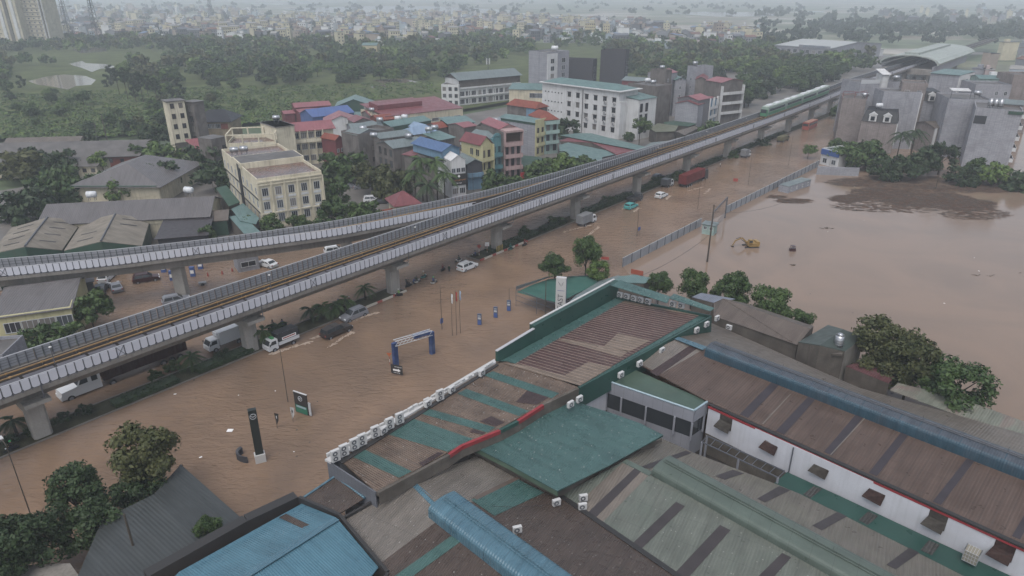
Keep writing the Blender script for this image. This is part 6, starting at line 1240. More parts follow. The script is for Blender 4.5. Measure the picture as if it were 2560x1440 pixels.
for a in (('mid1_mid', 850, 372, 62, 10, 'large tree right of the blue window block'), ('mid2_mid', 838, 455, 48, 8, 'tree right of the cream office facade'), ('mid1_mid', 900, 500, 44, 7, 'low tree above the branch viaduct near parked cars'), ('mid3_olive', 925, 405, 55, 9, 'olive spreading tree beyond the parked cars'), ('mid1_olive', 975, 420, 52, 8.5, 'tree left of the palms in front of the old houses'),
          ('mid2_mid', 830, 500, 40, 7, 'bushy tree touching the branch viaduct beside the cream office'), ('mid1_mid', 1240, 425, 42, 7, 'tree in front of the teal and pink houses'), ('mid3_mid', 1290, 438, 30, 5, 'small tree below the pink house'), ('mid1_mid', 1360, 395, 44, 7, 'tree between the green roof and the viaduct'), ('mid1_light', 1420, 385, 42, 7, 'light green tree in front of the car wash roof'), ('mid3_mid', 1455, 392, 34, 6, 'tree beside the car wash roof by the viaduct'),
          ('mid2_dark', 1420, 292, 35, 9, 'dark tree against the left part of the big white block'), ('mid2_mid', 1603, 292, 24, 11, 'slender leaning tree at the corner of the big white block'), ('mid1_mid', 1572, 330, 14, 3.5, 'little bush at the foot of the big white block'), ('mid1_mid', 1780, 300, 34, 6, 'tree row left of the viaduct near the white balconies'), ('mid1_mid', 1745, 318, 26, 5, 'tree just left of the viaduct below the oval windows'),
          ('mid1_dark', 505, 362, 62, 10, 'very dark tree left of the cream office'), ('mid2_dark', 540, 400, 50, 9, 'very dark tree touching the left side of the cream office'), ('mid1_dark', 400, 405, 50, 8.5, 'dark tree in front of the grey pyramid roof'), ('mid1_mid', 250, 430, 40, 7, 'tree hiding the left corner of the grey pyramid roof'), ('mid1_light', 300, 445, 38, 6.5, 'light tree below the grey pyramid roof'),
          ('mid2_mid', 110, 440, 62, 8, 'broad tree left of the grey pyramid roof'), ('mid1_dark', 45, 470, 60, 8, 'dark tree above the fibre cement sheds at the left edge'), ('mid1_olive', 40, 375, 52, 9, 'olive tree in front of the left ends of the barracks'), ('mid3_dark', 72, 372, 36, 7, 'dark tree between the barrack rows at the left'), ('mid1_dark', 150, 377, 46, 8, 'dark spreading tree in the middle of the barrack rows'),
          ('mid1_mid', 150, 420, 46, 7, 'mid green tree below the nearest barrack'), ('mid2_light', 245, 378, 24, 7, 'pointed light green tree at the end of the nearest barrack'), ('mid2_mid', 335, 360, 20, 6.5, 'slim tree at the right end of the barracks'), ('mid1_light', 400, 353, 46, 7, 'bright bushy tree above the grey pyramid roof'), ('mid1_dark', 380, 308, 36, 8, 'dark tree left of the slim cream tower'), ('mid1_dark', 215, 328, 24, 6, 'small dark tree behind the farthest barrack'),
          ('mid1_mid', 215, 735, 44, 7, 'tree beside the cream guard house roof'), ('mid1_mid', 105, 815, 50, 5.2, 'tree in front of the cream guard house windows'), ('mid2_mid', 165, 812, 44, 4.6, 'lower tree between the guard house and the viaduct'), ('mid1_mid', 508, 568, 24, 4.5, 'small tree beside the charcoal carport'), ('mid1_mid', 680, 537, 30, 5, 'bush at the foot of the cream office'), ('mid3_mid', 745, 540, 30, 3.5, 'hedge like bush along the cream office front'), ('mid1_mid', 620, 542, 24, 4, 'small bush left of the cream office front'),
          ('mid1_mid', 2100, 345, 22, 5, 'tree at the foot of the brownish concrete house'), ('mid2_mid', 2140, 352, 42, 8.5, 'left big tree in front of the dormer house'), ('mid1_mid', 2190, 355, 44, 8.5, 'right big tree in front of the dormer house'), ('mid1_dark', 2310, 370, 42, 9, 'dark tree below the single dormer house'), ('mid2_dark', 2365, 355, 44, 10, 'dark tree covering the cream columned house'), ('mid1_dark', 2270, 385, 40, 8, 'dark tree between the palms and the sign board'),
          ('mid1_mid', 2455, 395, 30, 6, 'tree in front of the largest grey house'), ('mid3_light', 2495, 410, 42, 6, 'pale green drooping tree at the foot of the largest grey house'), ('mid1_dark', 2420, 415, 36, 5.5, 'dark low tree beside the pale drooping one'), ('mid1_dark', 2550, 430, 40, 5, 'dark bush cut by the right edge near the lot'), ('mid1_dark', 2225, 400, 34, 6, 'dark tree above the grey yard wall'), ('mid1_light', 2026, 360, 17, 5, 'lone light tree in a planter on the flooded street'),
          ('mid1_mid', 2105, 262, 22, 6, 'tree left of the brownish concrete house under the viaduct')):
 treepx(*a, z0=0.1)
for i, (x, y, h, lb) in enumerate(((1052, 398, 11.5, 'tallest palm in front of the sign house'), (1090, 402, 11, 'palm right of the tallest one by the sign house'), (1035, 430, 8.5, 'lower palm left of the gatehouse group'), (1110, 435, 8, 'lower palm nearest the sign house'), (2255, 335, 9.5, 'left palm before the huge grey house'), (2290, 330, 10, 'right palm before the huge grey house'), (1066, 462, 6, 'short palm behind the red gatehouse roof'))):
 treepx('palm_dark' if i > 3 else 'palm_mid', x, y, 30, h, lb, z0=0.1, name='palm_tree')
# median hedges, palms and shrubs under the viaduct
m_med = mat('median_soil', (.06, .06, .035, 1), .9, .2, .4, .5); m_kerb = mat('kerb_stone', '86807a', .7, .3, .15, .5, .4)
def median(sa, sb, w0, w1, z=.1):
 flat('median_ground', [SW(sa, w0), SW(sb, w0), SW(sb, w1), SW(sa, w1)], z, m_med)
 mb = MB()
 for w in (w0, w1): strip(mb, [(w - .12, -.4), (w - .12, z + .08), (w + .12, z + .08), (w + .12, -.4)], m_kerb, SW, [sa, sb])
 for s in (sa, sb): mb.box(SW(s, (w0 + w1) / 2, z - .2), (.24, abs(w1 - w0) + .24, .58), m_kerb, rz=math.atan2(U.y, U.x))
 kind(mb.build('kerb'), 'structure')
median(-215, -57, -2.2, 1.6, .06); median(-36, 60, -2.2, 1.5, .1); median(66, 330, -2.4, 1.2, .08)
m_kr = plain('kerb_red', 'a3473a', .6, .3); m_kw = plain('kerb_white', 'b9b3a8', .6, .3)
for j, (sa, sb) in enumerate(((-68, -57), (-36, -20))):
 t = kind(bpy.data.objects.new('painted_kerb', None), 'structure'); C.objects.link(t); s = sa; k = 0
 for m in (m_kr, m_kw):
  mb = MB(); s = sa; k = 0
  while s < sb:
   if (k % 2 == 0) == (m is m_kr): strip(mb, [(1.62, -.3), (1.62, .36), (1.86, .36), (1.86, -.3)], m, SW, [s, min(sb, s + (1.2 if m is m_kr else 2.6))])
   s += 1.2 if k % 2 == 0 else 2.6; k += 1
  mb.build('kerb_paint', t)
def hedge(sa, sb, w, wd, hh, label, col='dark'):
 mb = MB(); rg = random.Random(int(sa * 7)); vs, fs = [], []
 n = int((sb - sa) * wd * 60)
 for _ in range(n):
  q = SW(rg.uniform(sa, sb), w + rg.uniform(-wd / 2, wd / 2), 0.1 + hh * (rg.random() ** .5) * (0.75 + .25 * math.sin(rg.uniform(sa, sb)))); nrm = Vector((rg.gauss(0, 1), rg.gauss(0, 1), rg.gauss(.6, 1))).normalized(); t = nrm.orthogonal().normalized(); u = nrm.cross(t); a = rg.uniform(.1, .22); k = len(vs)
  vs += [q - t * a, q - u * a, q + t * a, q + u * a]; fs.append([k, k + 1, k + 2, k + 3])
 mb.add(vs, fs, lf[col]); p0 = SW((sa + sb) / 2, w, .1 + hh * .4); mb.box(p0, (sb - sa, wd * .8, hh * .75), lf[col], rz=math.atan2(U.y, U.x)); t_ = mb.build('hedge'); tag(t_, label, 'hedge')
hedge(-31, -14, -.3, 2.6, .7, 'low hedge around the striped pier beside the white signs'); hedge(-12, -3, -.3, 2.4, .9, 'hedge between the striped pier and the box truck'); hedge(4, 28, -.3, 2.6, 1.1, 'clipped dark hedge behind the grey box truck and the teal car'); hedge(33, 60, -.3, 2.4, 1.2, 'clipped dark hedge behind the parked tuk truck'); hedge(70, 86, -.3, 2.2, 1.1, 'hedge beyond the red container truck'); hedge(95, 116, -.3, 2.2, 1.0, 'hedge beside the army green truck'); hedge(123, 143, -.3, 2.2, 1.0, 'farthest hedge before the red bus')
hedge(-110, -101, 0.4, 2.2, .8, 'hedge in front of the white semi trailer cab'); hedge(-98, -89, .3, 2.2, .9, 'hedge below the dark container trailer')
rs = random.Random(3)
for i, (x, y, h, kd, lb) in enumerate([(910, 718, 2.6, 'palm_mid', 'bushy cycas palm left of the third pier'), (655, 826, 2.8, 'palm_mid', 'small palm behind the white canvas truck'), (805, 765, 2.6, 'palm_mid', 'left small palm above the brown pickup'), (835, 760, 2.6, 'palm_mid', 'middle small palm above the brown pickup'), (862, 748, 2.4, 'palm_mid', 'right small palm above the brown pickup'), (692, 815, 2.2, 'palm_dark', 'low palm beside the motorbikes left of the canvas truck'),
  (775, 772, 2.0, 'palm_dark', 'lone thin palm left of the group above the pickup'), (548, 875, 1.6, 'shrub_dark', 'ball shrub left of the second pier'), (150, 1030, 1.9, 'shrub_dark', 'ball shrub right of the first pier'), (205, 1010, 1.3, 'shrub_dark', 'spreading low shrub below the white semi cab'), (30, 1050, 2.4, 'palm_dark', 'dark palm at the left edge by the first pier'), (75, 1062, 1.3, 'shrub_dark', 'low shrub left of the first pier'), (430, 900, 1.6, 'shrub_mid', 'shrub clump below the dark trailer'), (475, 890, 2.0, 'palm_mid', 'small palm right of the dark trailer'), (385, 925, 1.3, 'shrub_mid', 'low grassy shrub under the dark trailer'),
  (1388, 540, 1.8, 'mid1_mid', 'small round tree on the median left of the grey truck'), (1315, 565, 1.8, 'mid1_mid', 'small tree on the median past the striped pier'), (1525, 490, 2.0, 'mid1_mid', 'small topiary tree on the median before the dark pickup truck'), (1698, 428, 2.6, 'mid1_mid', 'tree on the median behind the red container'), (1640, 440, 2.2, 'mid1_mid', 'tree on the median behind the tuk truck'), (1835, 375, 2.4, 'mid1_mid', 'tree on the median near the army green truck'), (1905, 345, 2.4, 'mid1_dark', 'tree on the median before the far coach'), (20, 1085, 1.2, 'shrub_dark', 'dark low shrub at the far left edge')]):
 if kd.startswith('palm'): treepx(kd, x, y, 18, h, lb, name='small_palm')
 else: treepx(kd, x, y, 22 if h < 2 else 18, h, lb, name='shrub' if kd.startswith('shrub') else 'small_tree')
mb = MB()
for k in range(5):
 for w_, m_ in ((0, plain('stripe_yellow', 'b5a03c', .6)), (1, m_blk)): q = SW(-28.7 + (.24 if w_ else 0) + k * .46 - 1.15, .97, 0); mb.slab([q + Vector((0, 0, 1.4)), q + U * .22 + Vector((0, 0, 1.4)), q + U * .22 + N * .02 + Vector((0, 0, .1)), q + N * .02 + Vector((0, 0, .1))], .02, m_)
kind(mb.build('pier_stripes'), 'structure')
# fence line trees in the wooded belt: 300 nearest as trees, the rest as one mass
cand = []
zones = [([(0, 235), (700, 215), (1080, 205), (1100, 100), (800, 105), (0, 100)], .0021, 'mid'), ([(1100, 205), (1330, 135), (1330, 80), (1080, 95)], .0022, 'mid'), ([(1580, 195), (1990, 215), (2190, 150), (1930, 120), (1500, 110)], .0028, 'mid'), ([(0, 355), (0, 235), (700, 215), (660, 290), (460, 330)], .0009, 'olive'), ([(1390, 130), (1900, 160), (1900, 95), (1380, 95)], .001, 'mid'), ([(1830, 215), (1810, 290), (1900, 268), (2100, 200), (2200, 165), (2130, 150), (1960, 160)], .0038, 'dark')]
def inpoly(x, y, P):
 r = False; j = len(P) - 1
 for i in range(len(P)):
  if (P[i][1] > y) != (P[j][1] > y) and x < (P[j][0] - P[i][0]) * (y - P[i][1]) / (P[j][1] - P[i][1]) + P[i][0]: r = not r
  j = i
 return r
ponds = [(40, 168, 300, 235), (150, 148, 300, 180), (20, 130, 420, 165)]
random.seed(12)
for P_, dens, cl in zones:
 xs = [p[0] for p in P_]; ys = [p[1] for p in P_]; Pw = [W(x, y, 0) for x, y in P_]; area = abs(sum(Pw[i].x * Pw[(i + 1) % len(Pw)].y - Pw[(i + 1) % len(Pw)].x * Pw[i].y for i in range(len(Pw))) / 2)
 n = int(area * dens * 2.2); x0, x1, y0, y1 = min(p.x for p in Pw), max(p.x for p in Pw), min(p.y for p in Pw), max(p.y for p in Pw); got = 0; tries = 0
 while got < n and tries < n * 12:
  tries += 1; q = Vector((random.uniform(x0, x1), random.uniform(y0, y1), 0)); px_, py_ = PX(q)
  if not inpoly(px_, py_, P_) or any(a < px_ < c_ and b_ < py_ < d_ for a, b_, c_, d_ in ponds): continue
  if abs((q - C0).dot(N)) < 14 and (q - C0).dot(U) > -100: continue
  cand.append((q.length, q, cl)); got += 1
cand.sort(key=lambda c_: c_[0])
secs = ['wooded belt left of the slim cream tower', 'wooded belt behind the slim cream tower', 'wooded belt behind the red and blue sheds', 'wooded belt behind the long gallery block', 'woods between the white block and the depot', 'woods along the viaduct before the station']
def sector(q):
 x = PX(q)[0]; return secs[0] if x < 410 else secs[1] if x < 640 else secs[2] if x < 1080 else secs[3] if x < 1480 else secs[4] if x < 1860 else secs[5]
nind = 0; rest = MB(); lowp = [crown_mesh('crown', lf[c_], 1, .8, 9, 16, .3, 70 + i) for i, c_ in enumerate(('mid', 'dark', 'olive', 'light'))]
rv = {c_: ([], []) for c_ in ('mid', 'dark', 'olive', 'light')}
for i, (d_, q, cl) in enumerate(cand):
 px_, py_ = PX(q); r = random.uniform(3.2, 6.0) * (.62 if cl == 'olive' else 1); h = r * random.uniform(1.5, 2.0)
 col = random.choice(['mid', 'mid', 'dark', 'olive', 'light'] if cl != 'dark' else ['dark', 'mid', 'mid'])
 if nind < 235 and -60 < px_ < 2600:
  sct = sector(q); k = random.choice(['mid1', 'mid2', 'mid3']) + '_' + col
  tree(k, (q.x, q.y, .1), r, h, 'leafy tree of the ' + sct, group='trees of the ' + sct); nind += 1
 else:
  me = lowp[('mid', 'dark', 'olive', 'light').index(col)]; vs, fs = rv[col]; k0 = len(vs); a = random.uniform(0, 6.28); ca, sa_ = math.cos(a), math.sin(a)
  vs += [(q.x + (v.co.x * ca - v.co.y * sa_) * r, q.y + (v.co.x * sa_ + v.co.y * ca) * r, h - r * .8 + v.co.z * r) for v in me.vertices]; fs += [[k0 + j for j in pl.vertices] for pl in me.polygons]
for col, (vs, fs) in rv.items(): rest.add(vs, fs, lf[col])
kind(rest.build('woodland'), 'stuff')
# tall slim trees in the middle of the meadow
for i, (x, y, h) in enumerate([(282, 158, 17), (300, 160, 18), (318, 162, 15), (342, 170, 17), (360, 178, 15), (378, 182, 14), (392, 190, 13), (330, 195, 12), (262, 178, 9), (425, 205, 9), (445, 200, 10), (44, 180, 9), (270, 150, 14)]):
 treepx('tall_dark', x, y, 17, h, 'tall slender dark tree in the loose row above the barracks', z0=.1, group='tall slender trees above the barracks')
# undergrowth in the meadow
vs, fs = [], []; rg = random.Random(77)
Pm = [(0, 352), (460, 335), (700, 300), (820, 262), (1100, 232), (1080, 205), (700, 215), (0, 235)]
k = 0
while k < 2600:
 x, y = rg.uniform(-20, 1100), rg.uniform(205, 352)
 if not inpoly(x, y, Pm): continue
 k += 1; q = W(x, y, .3); R_ = rg.uniform(.5, 1.8)
 for _ in range(16):
  d = Vector((rg.gauss(0, 1), rg.gauss(0, 1), abs(rg.gauss(0, 1)))).normalized(); p = q + Vector((d.x * R_, d.y * R_, d.z * R_ * .7)); nrm = (d + Vector((rg.gauss(0, .5), rg.gauss(0, .5), .3))).normalized(); t = nrm.orthogonal().normalized(); u = nrm.cross(t); a = .38 * rg.uniform(.6, 1.4); n0 = len(vs)
  vs += [p - t * a, p - u * a, p + t * a, p + u * a]; fs.append([n0, n0 + 1, n0 + 2, n0 + 3])
mb = MB(); mb.add(vs, fs, lf['light']); mb.mi = [0 if i % 48 < 32 else 1 for i in range(len(mb.f))]; mb.ms = [lf['mid'], lf['light']]; kind(mb.build('undergrowth'), 'stuff')
# ---------------------------------------------------------------- far town
random.seed(21)
m_tw = [mat('town_' + n_, c_, .85, .3, .08, .15, .2) for n_, c_ in (('white', 'c9cbcc'), ('cream', 'bfb89c'), ('grey', '8c8f96'), ('pale_blue', 'a0aeb8'), ('tan', 'a3968a'), ('dark', '6a6b70'), ('yellow', 'b8ad88'), ('pink', 'aa9a98'))]
m_tr = [mat('town_roof_' + n_, c_, .6, .3, .1, .2, .2) for n_, c_ in (('red', '7d5552'), ('teal', '66807e'), ('slate', '6c7079'), ('blue', '6c83a0'), ('concrete', '93928f'), ('brick', '7f6257'))]
WN = ['white', 'cream', 'grey', 'pale blue', 'tan', 'dark grey', 'yellow', 'pinkish']; RN = ['red roof', 'teal roof', 'slate roof', 'blue roof', 'concrete roof', 'brick roof']
tp = [[(300, 110), (420, 105), (560, 102), (700, 108), (900, 118), (1100, 112), (1300, 105), (1500, 112), (1700, 130), (1760, 95), (1600, 62), (1300, 44), (1000, 40), (700, 50), (560, 60), (150, 75), (135, 95)],
      [(130, 60), (560, 60), (700, 42), (620, 25), (300, 20), (140, 25)], [(1700, 130), (1900, 120), (1870, 90), (1760, 78)]]
def town_meshes(w, d, h, wi, ri, rt, wins=True):
 a = MB(); x, y = w / 2, d / 2; a.prism([(-x, -y), (x, -y), (x, y), (-x, y)], -1.5, h, m_tw[wi]); r = MB()
 if rt == 0: r.slab([(-x - .3, -y - .3, h + .25), (x + .3, -y - .3, h + .25), (x + .3, y + .3, h + .25), (-x - .3, y + .3, h + .25)], .25, m_tr[ri]); r.box((x * .3, y * .3, h + 1.3), (w * .4, d * .3, 2.1), m_tw[wi])
 elif rt == 1:
  for s in (-1, 1): r.slab([(-x - .3, s * (y + .3), h), (x + .3, s * (y + .3), h), (x + .3, 0, h + 1.8), (-x - .3, 0, h + 1.8)], .15, m_tr[ri])
  r.add([(-x, -y, h), (-x, y, h), (-x, 0, h + 1.7), (x, -y, h), (x, y, h), (x, 0, h + 1.7)], [[0, 2, 1], [3, 4, 5]], m_tw[wi])
 else: r.slab([(-x - .3, -y - .4, h + .1), (x + .3, -y - .4, h + .1), (x + .3, y + .3, h + 1.2), (-x - .3, y + .3, h + 1.2)], .15, m_tr[ri]); r.add([(-x, y, h), (x, y, h), (x, y, h + 1.0), (-x, y, h + 1.0)], [[0, 1, 2, 3]], m_tw[wi])
 wn = a
 if wins:
  for j in range(int(h / 3.2)):
   for i in range(max(2, int(w / 2.4))): wn.box((-x + w * (i + .5) / max(2, int(w / 2.4)), -y - .02, 1.8 + j * 3.2), (1.2, .1, 1.5), m_pane)
 return a.mesh('wall'), r.mesh('roof'), None
protos = []
for i in range(26):
 w, d, h = random.choice([(4.5, 12), (5, 14), (8, 10), (10, 9), (6, 12), (14, 9), (7, 9)]) + (random.choice([4, 7, 7, 7, 10.5, 10.5, 13.5]),); wi = random.choice([0, 0, 0, 1, 2, 2, 2, 3, 4, 4, 5, 7]); ri = random.choice([0, 1, 1, 2, 2, 3, 4, 4, 4, 5]); rt = random.choice([0, 0, 0, 1, 2])
 protos.append((w, d, h, wi, ri, town_meshes(w, d, h, wi, ri, rt), rt))
pts = []
for P_, n in zip(tp, (1000, 170, 50)):
 Pw = [W(x, y, 0) for x, y in P_]; x0, x1, y0, y1 = min(p.x for p in Pw), max(p.x for p in Pw), min(p.y for p in Pw), max(p.y for p in Pw); g = 0; tr = 0
 while g < n and tr < n * 40:
  tr += 1; q = Vector((random.uniform(x0, x1), random.uniform(y0, y1), 0)); a = PX(q)
  if not inpoly(a[0], a[1], P_) or any((q - p).length < 9.5 for p in pts): continue
  pts.append(q); g += 1
pts.sort(key=lambda q: q.length)
places = []
hs_ = {}
for i, q in enumerate(pts):
 pr = random.choice(protos); w, d, h, wi, ri, me, rt = pr; rz = random.choice([0, 0, math.pi / 2, .5, -.4, 1.1, .8]) + random.uniform(-.15, .15)
 if i < 285: places.append((q, pr, rz))
 else: hs_.setdefault(i // 1, (q, pr, rz))
# labels: colour and roof, then its turn from the left in its row of the town
rows = [places[i:i + 40] for i in range(0, len(places), 40)]
rown = ['nearest row', 'second row', 'third row', 'fourth row', 'fifth row', 'sixth row', 'seventh row', 'eighth row']
for ri_, row in enumerate(rows):
 row.sort(key=lambda t_: PX(t_[0])[0]); cnt = {}
 tot = {}
 for q, pr, rz in row: tot[(pr[3], pr[4])] = tot.get((pr[3], pr[4]), 0) + 1
 for q, pr, rz in row:
  w, d, h, wi, ri, me, rt = pr; k = (wi, ri); cnt[k] = cnt.get(k, 0) + 1
  lab = f'{WN[wi]} house with {RN[ri]}, ' + (f'{ORD[cnt[k] - 1]} such from the left, ' if tot[k] > 1 else '') + rown[ri_] + ' of far town'
  t = thing('town_house', lab, 'house', (q.x, q.y, -.5), rz, 'houses of the far town'); put('wall', me[0], t); put('roof', me[1], t)
  if me[2]: put('windows', me[2], t)
mb = MB(); acc = {}
for q, pr, rz in hs_.values():
 ca, sa_ = math.cos(rz), math.sin(rz)
 for me in pr[5][:2]:
  for pl in me.polygons: vs, fs = acc.setdefault(me.materials[pl.material_index].name, ([], [])); k = len(vs); vs += [(q.x + v.x * ca - v.y * sa_, q.y + v.x * sa_ + v.y * ca, v.z - .5) for v in (me.vertices[i].co for i in pl.vertices)]; fs.append(list(range(k, len(vs))))
for nm, (vs, fs) in acc.items(): mb.add(vs, fs, bpy.data.materials[nm])
kind(mb.build('distant_houses'), 'stuff')
# scattered named houses at the wood's edge
for lab, x, y, w, d, h, wi, ri, rt in (('yellow and blue villa alone at the edge of the woods', 929, 138, 13, 10, 9, 6, 1, 1), ('cream stepped villa right of the yellow and blue one', 1010, 112, 12, 10, 8, 1, 4, 0), ('pale yellow long house with red roof left of the palms', 1132, 95, 16, 9, 6, 6, 0, 1), ('tall plain white house above the middle woods', 759, 84, 10, 8, 14, 0, 4, 0), ('white house with dark windows by the left woods', 604, 104, 9, 9, 9, 0, 4, 0), ('narrow white house next to the dark windowed one', 554, 102, 5, 9, 12, 0, 4, 0), ('low white villa at the wood edge', 688, 105, 12, 9, 5, 0, 4, 0), ('tall cream tower house at the right of the town', 1792, 106, 8, 8, 20, 4, 2, 0), ('tall yellow white house in the right part of the town', 1475, 92, 12, 12, 16, 6, 4, 0), ('white arcaded house right of centre in the town', 1560, 78, 9, 9, 14, 0, 4, 0), ('small yellow turret house right of centre', 1515, 82, 8, 8, 12, 6, 4, 0), ('dark teal clad house among the town houses', 1098, 90, 12, 10, 12, 5, 1, 1), ('plain tall grey house in the town above the woods', 985, 80, 14, 10, 14, 2, 4, 0), ('small pale blue gabled house near the far palms', 1325, 112, 9, 9, 6, 3, 5, 1)):
 q = W(x, y, 0); me = town_meshes(w, d, h, wi, ri, rt); t = thing('town_house', lab, 'house', (q.x, q.y, -.5), random.uniform(-.2, .2)); put('wall', me[0], t); put('roof', me[1], t)
# trees between the far houses and over the fields: one mass
vs, fs = [], []; me = lowp[0]; rg = random.Random(5)
def scatter(n, xr, yr, rr):
 for _ in range(n):
  x, y = rg.uniform(*xr), rg.uniform(*yr); q = W(x, y, 0); r = rg.uniform(*rr); k0 = len(vs); a = rg.uniform(0, 6.28); ca, sa_ = math.cos(a), math.sin(a)
  vs.extend([(q.x + (v.co.x * ca - v.co.y * sa_) * r, q.y + (v.co.x * sa_ + v.co.y * ca) * r, r * .6 + v.co.z * r) for v in me.vertices]); fs.extend([[k0 + j for j in pl.vertices] for pl in me.polygons])
for a in ((330, (140, 1700), (45, 112), (3, 6)), (70, (0, 2560), (8, 30), (5, 10)), (120, (1900, 2560), (22, 95), (5, 11)), (60, (1900, 2560), (60, 110), (5, 9)), (50, (1750, 1960), (90, 120), (4, 7)), (40, (0, 900), (10, 45), (5, 9)), (60, (1000, 1900), (5, 40), (5, 9))): scatter(*a)
mb = MB(); mb.add(vs, fs, lf['dark']); kind(mb.build('far_trees'), 'stuff')
# small far houses right of the station and beyond
vs = []; acc = {}
for _ in range(110):
 x, y = random.choice([(random.uniform(2380, 2700), random.uniform(112, 205)), (random.uniform(2200, 2560), random.uniform(28, 60)), (random.uniform(1770, 1900), random.uniform(80, 115))]); q = W(x, y, 0); pr = random.choice(protos); rz = random.uniform(0, 3)
 if abs((q - A((q - C0).dot(U), 0)).dot(N)) < 24: continue
 ca, sa_ = math.cos(rz), math.sin(rz)
 for me in pr[5][:2]:
  for pl in me.polygons: v_, f_ = acc.setdefault(me.materials[pl.material_index].name, ([], [])); k = len(v_); v_ += [(q.x + v.x * ca - v.y * sa_, q.y + v.x * sa_ + v.y * ca, v.z - .5) for v in (me.vertices[i].co for i in pl.vertices)]; f_.append(list(range(k, len(v_))))
mb = MB()
for nm, (v_, f_) in acc.items(): mb.add(v_, f_, bpy.data.materials[nm])
kind(mb.build('outlying_houses'), 'stuff')
# ---------------------------------------------------------------- train, vehicles, people, street furniture
random.seed(4)
m_tyre = plain('tyre', (.02, .02, .02, 1), .8, .2); m_cwh = plain('car_white', 'c2c5c8', .25, .5); m_csil = plain('car_silver', '8b8e96', .3, .6, .3); m_cdark = plain('car_dark', (.035, .037, .042, 1), .3, .5); m_cbrn = plain('car_bronze', '4c4744', .3, .5, .3)
m_cteal = plain('car_turquoise', '3fa5a5', .3, .5); m_cred = plain('car_maroon', '4a1f22', .3, .5); m_cgr = plain('car_grey', '5b6066', .3, .5, .2); m_head = plain('headlight', 'd5d9dc', .15, .6); m_rtail = plain('tail_light', '9c2520', .3, .5)
m_box = mat('truck_box_grey', '83868a', .5, .4, .12, 1); m_cont = mat('container_red', '7d2f2c', .6, .3, .15, .6, .3, '5c2a26', rib=(U, .5, 1.5)); m_contd = mat('container_maroon', '45201f', .6, .3, .15, .6, .3, rib=(U, .5, 1.5)); m_tarp = mat('black_tarp', (.03, .032, .036, 1), .5, .4, .3, 1.5, bump=.05)
m_chas = plain('chassis', (.03, .03, .032, 1), .6, .3)
def extr(prof, w, m, tw=None, name='body', parent=None):
 """side profile [(x, z)] extruded across the width; tw narrows points above z"""
 mb = MB(); n = len(prof); wf = lambda z: w / 2 if not tw else w / 2 * (1 - tw[1] * max(0, z - tw[0]))
 vs = [(x, -wf(z), z) for x, z in prof] + [(x, wf(z), z) for x, z in prof]
 mb.add(vs, [list(range(n))[::-1], list(range(n, 2 * n))] + [[i, (i + 1) % n, n + (i + 1) % n, n + i] for i in range(n)], m)
 return mb.build(name, parent) if name else mb
def wheels(t, xs, w, r=.33, z=.0):
 for x in xs:
  for s in (-1, 1):
   mb = MB(); mb.tube((x, s * (w / 2 - .2), r + z), (x, s * (w / 2 + .02), r + z), r, m_tyre, n=12); o = mb.build('wheel', t)
   mb = MB(); mb.tube((x, s * (w / 2 - .0), r + z), (x, s * (w / 2 + .03), r + z), r * .6, m_csil, n=8); mb.build('rim', o)
def glassq(t, quads, name='window'):
 for q in quads: mb = MB(); mb.add([Vector(v) for v in q], [[0, 1, 2, 3]], m_dgl); mb.build(name, t)
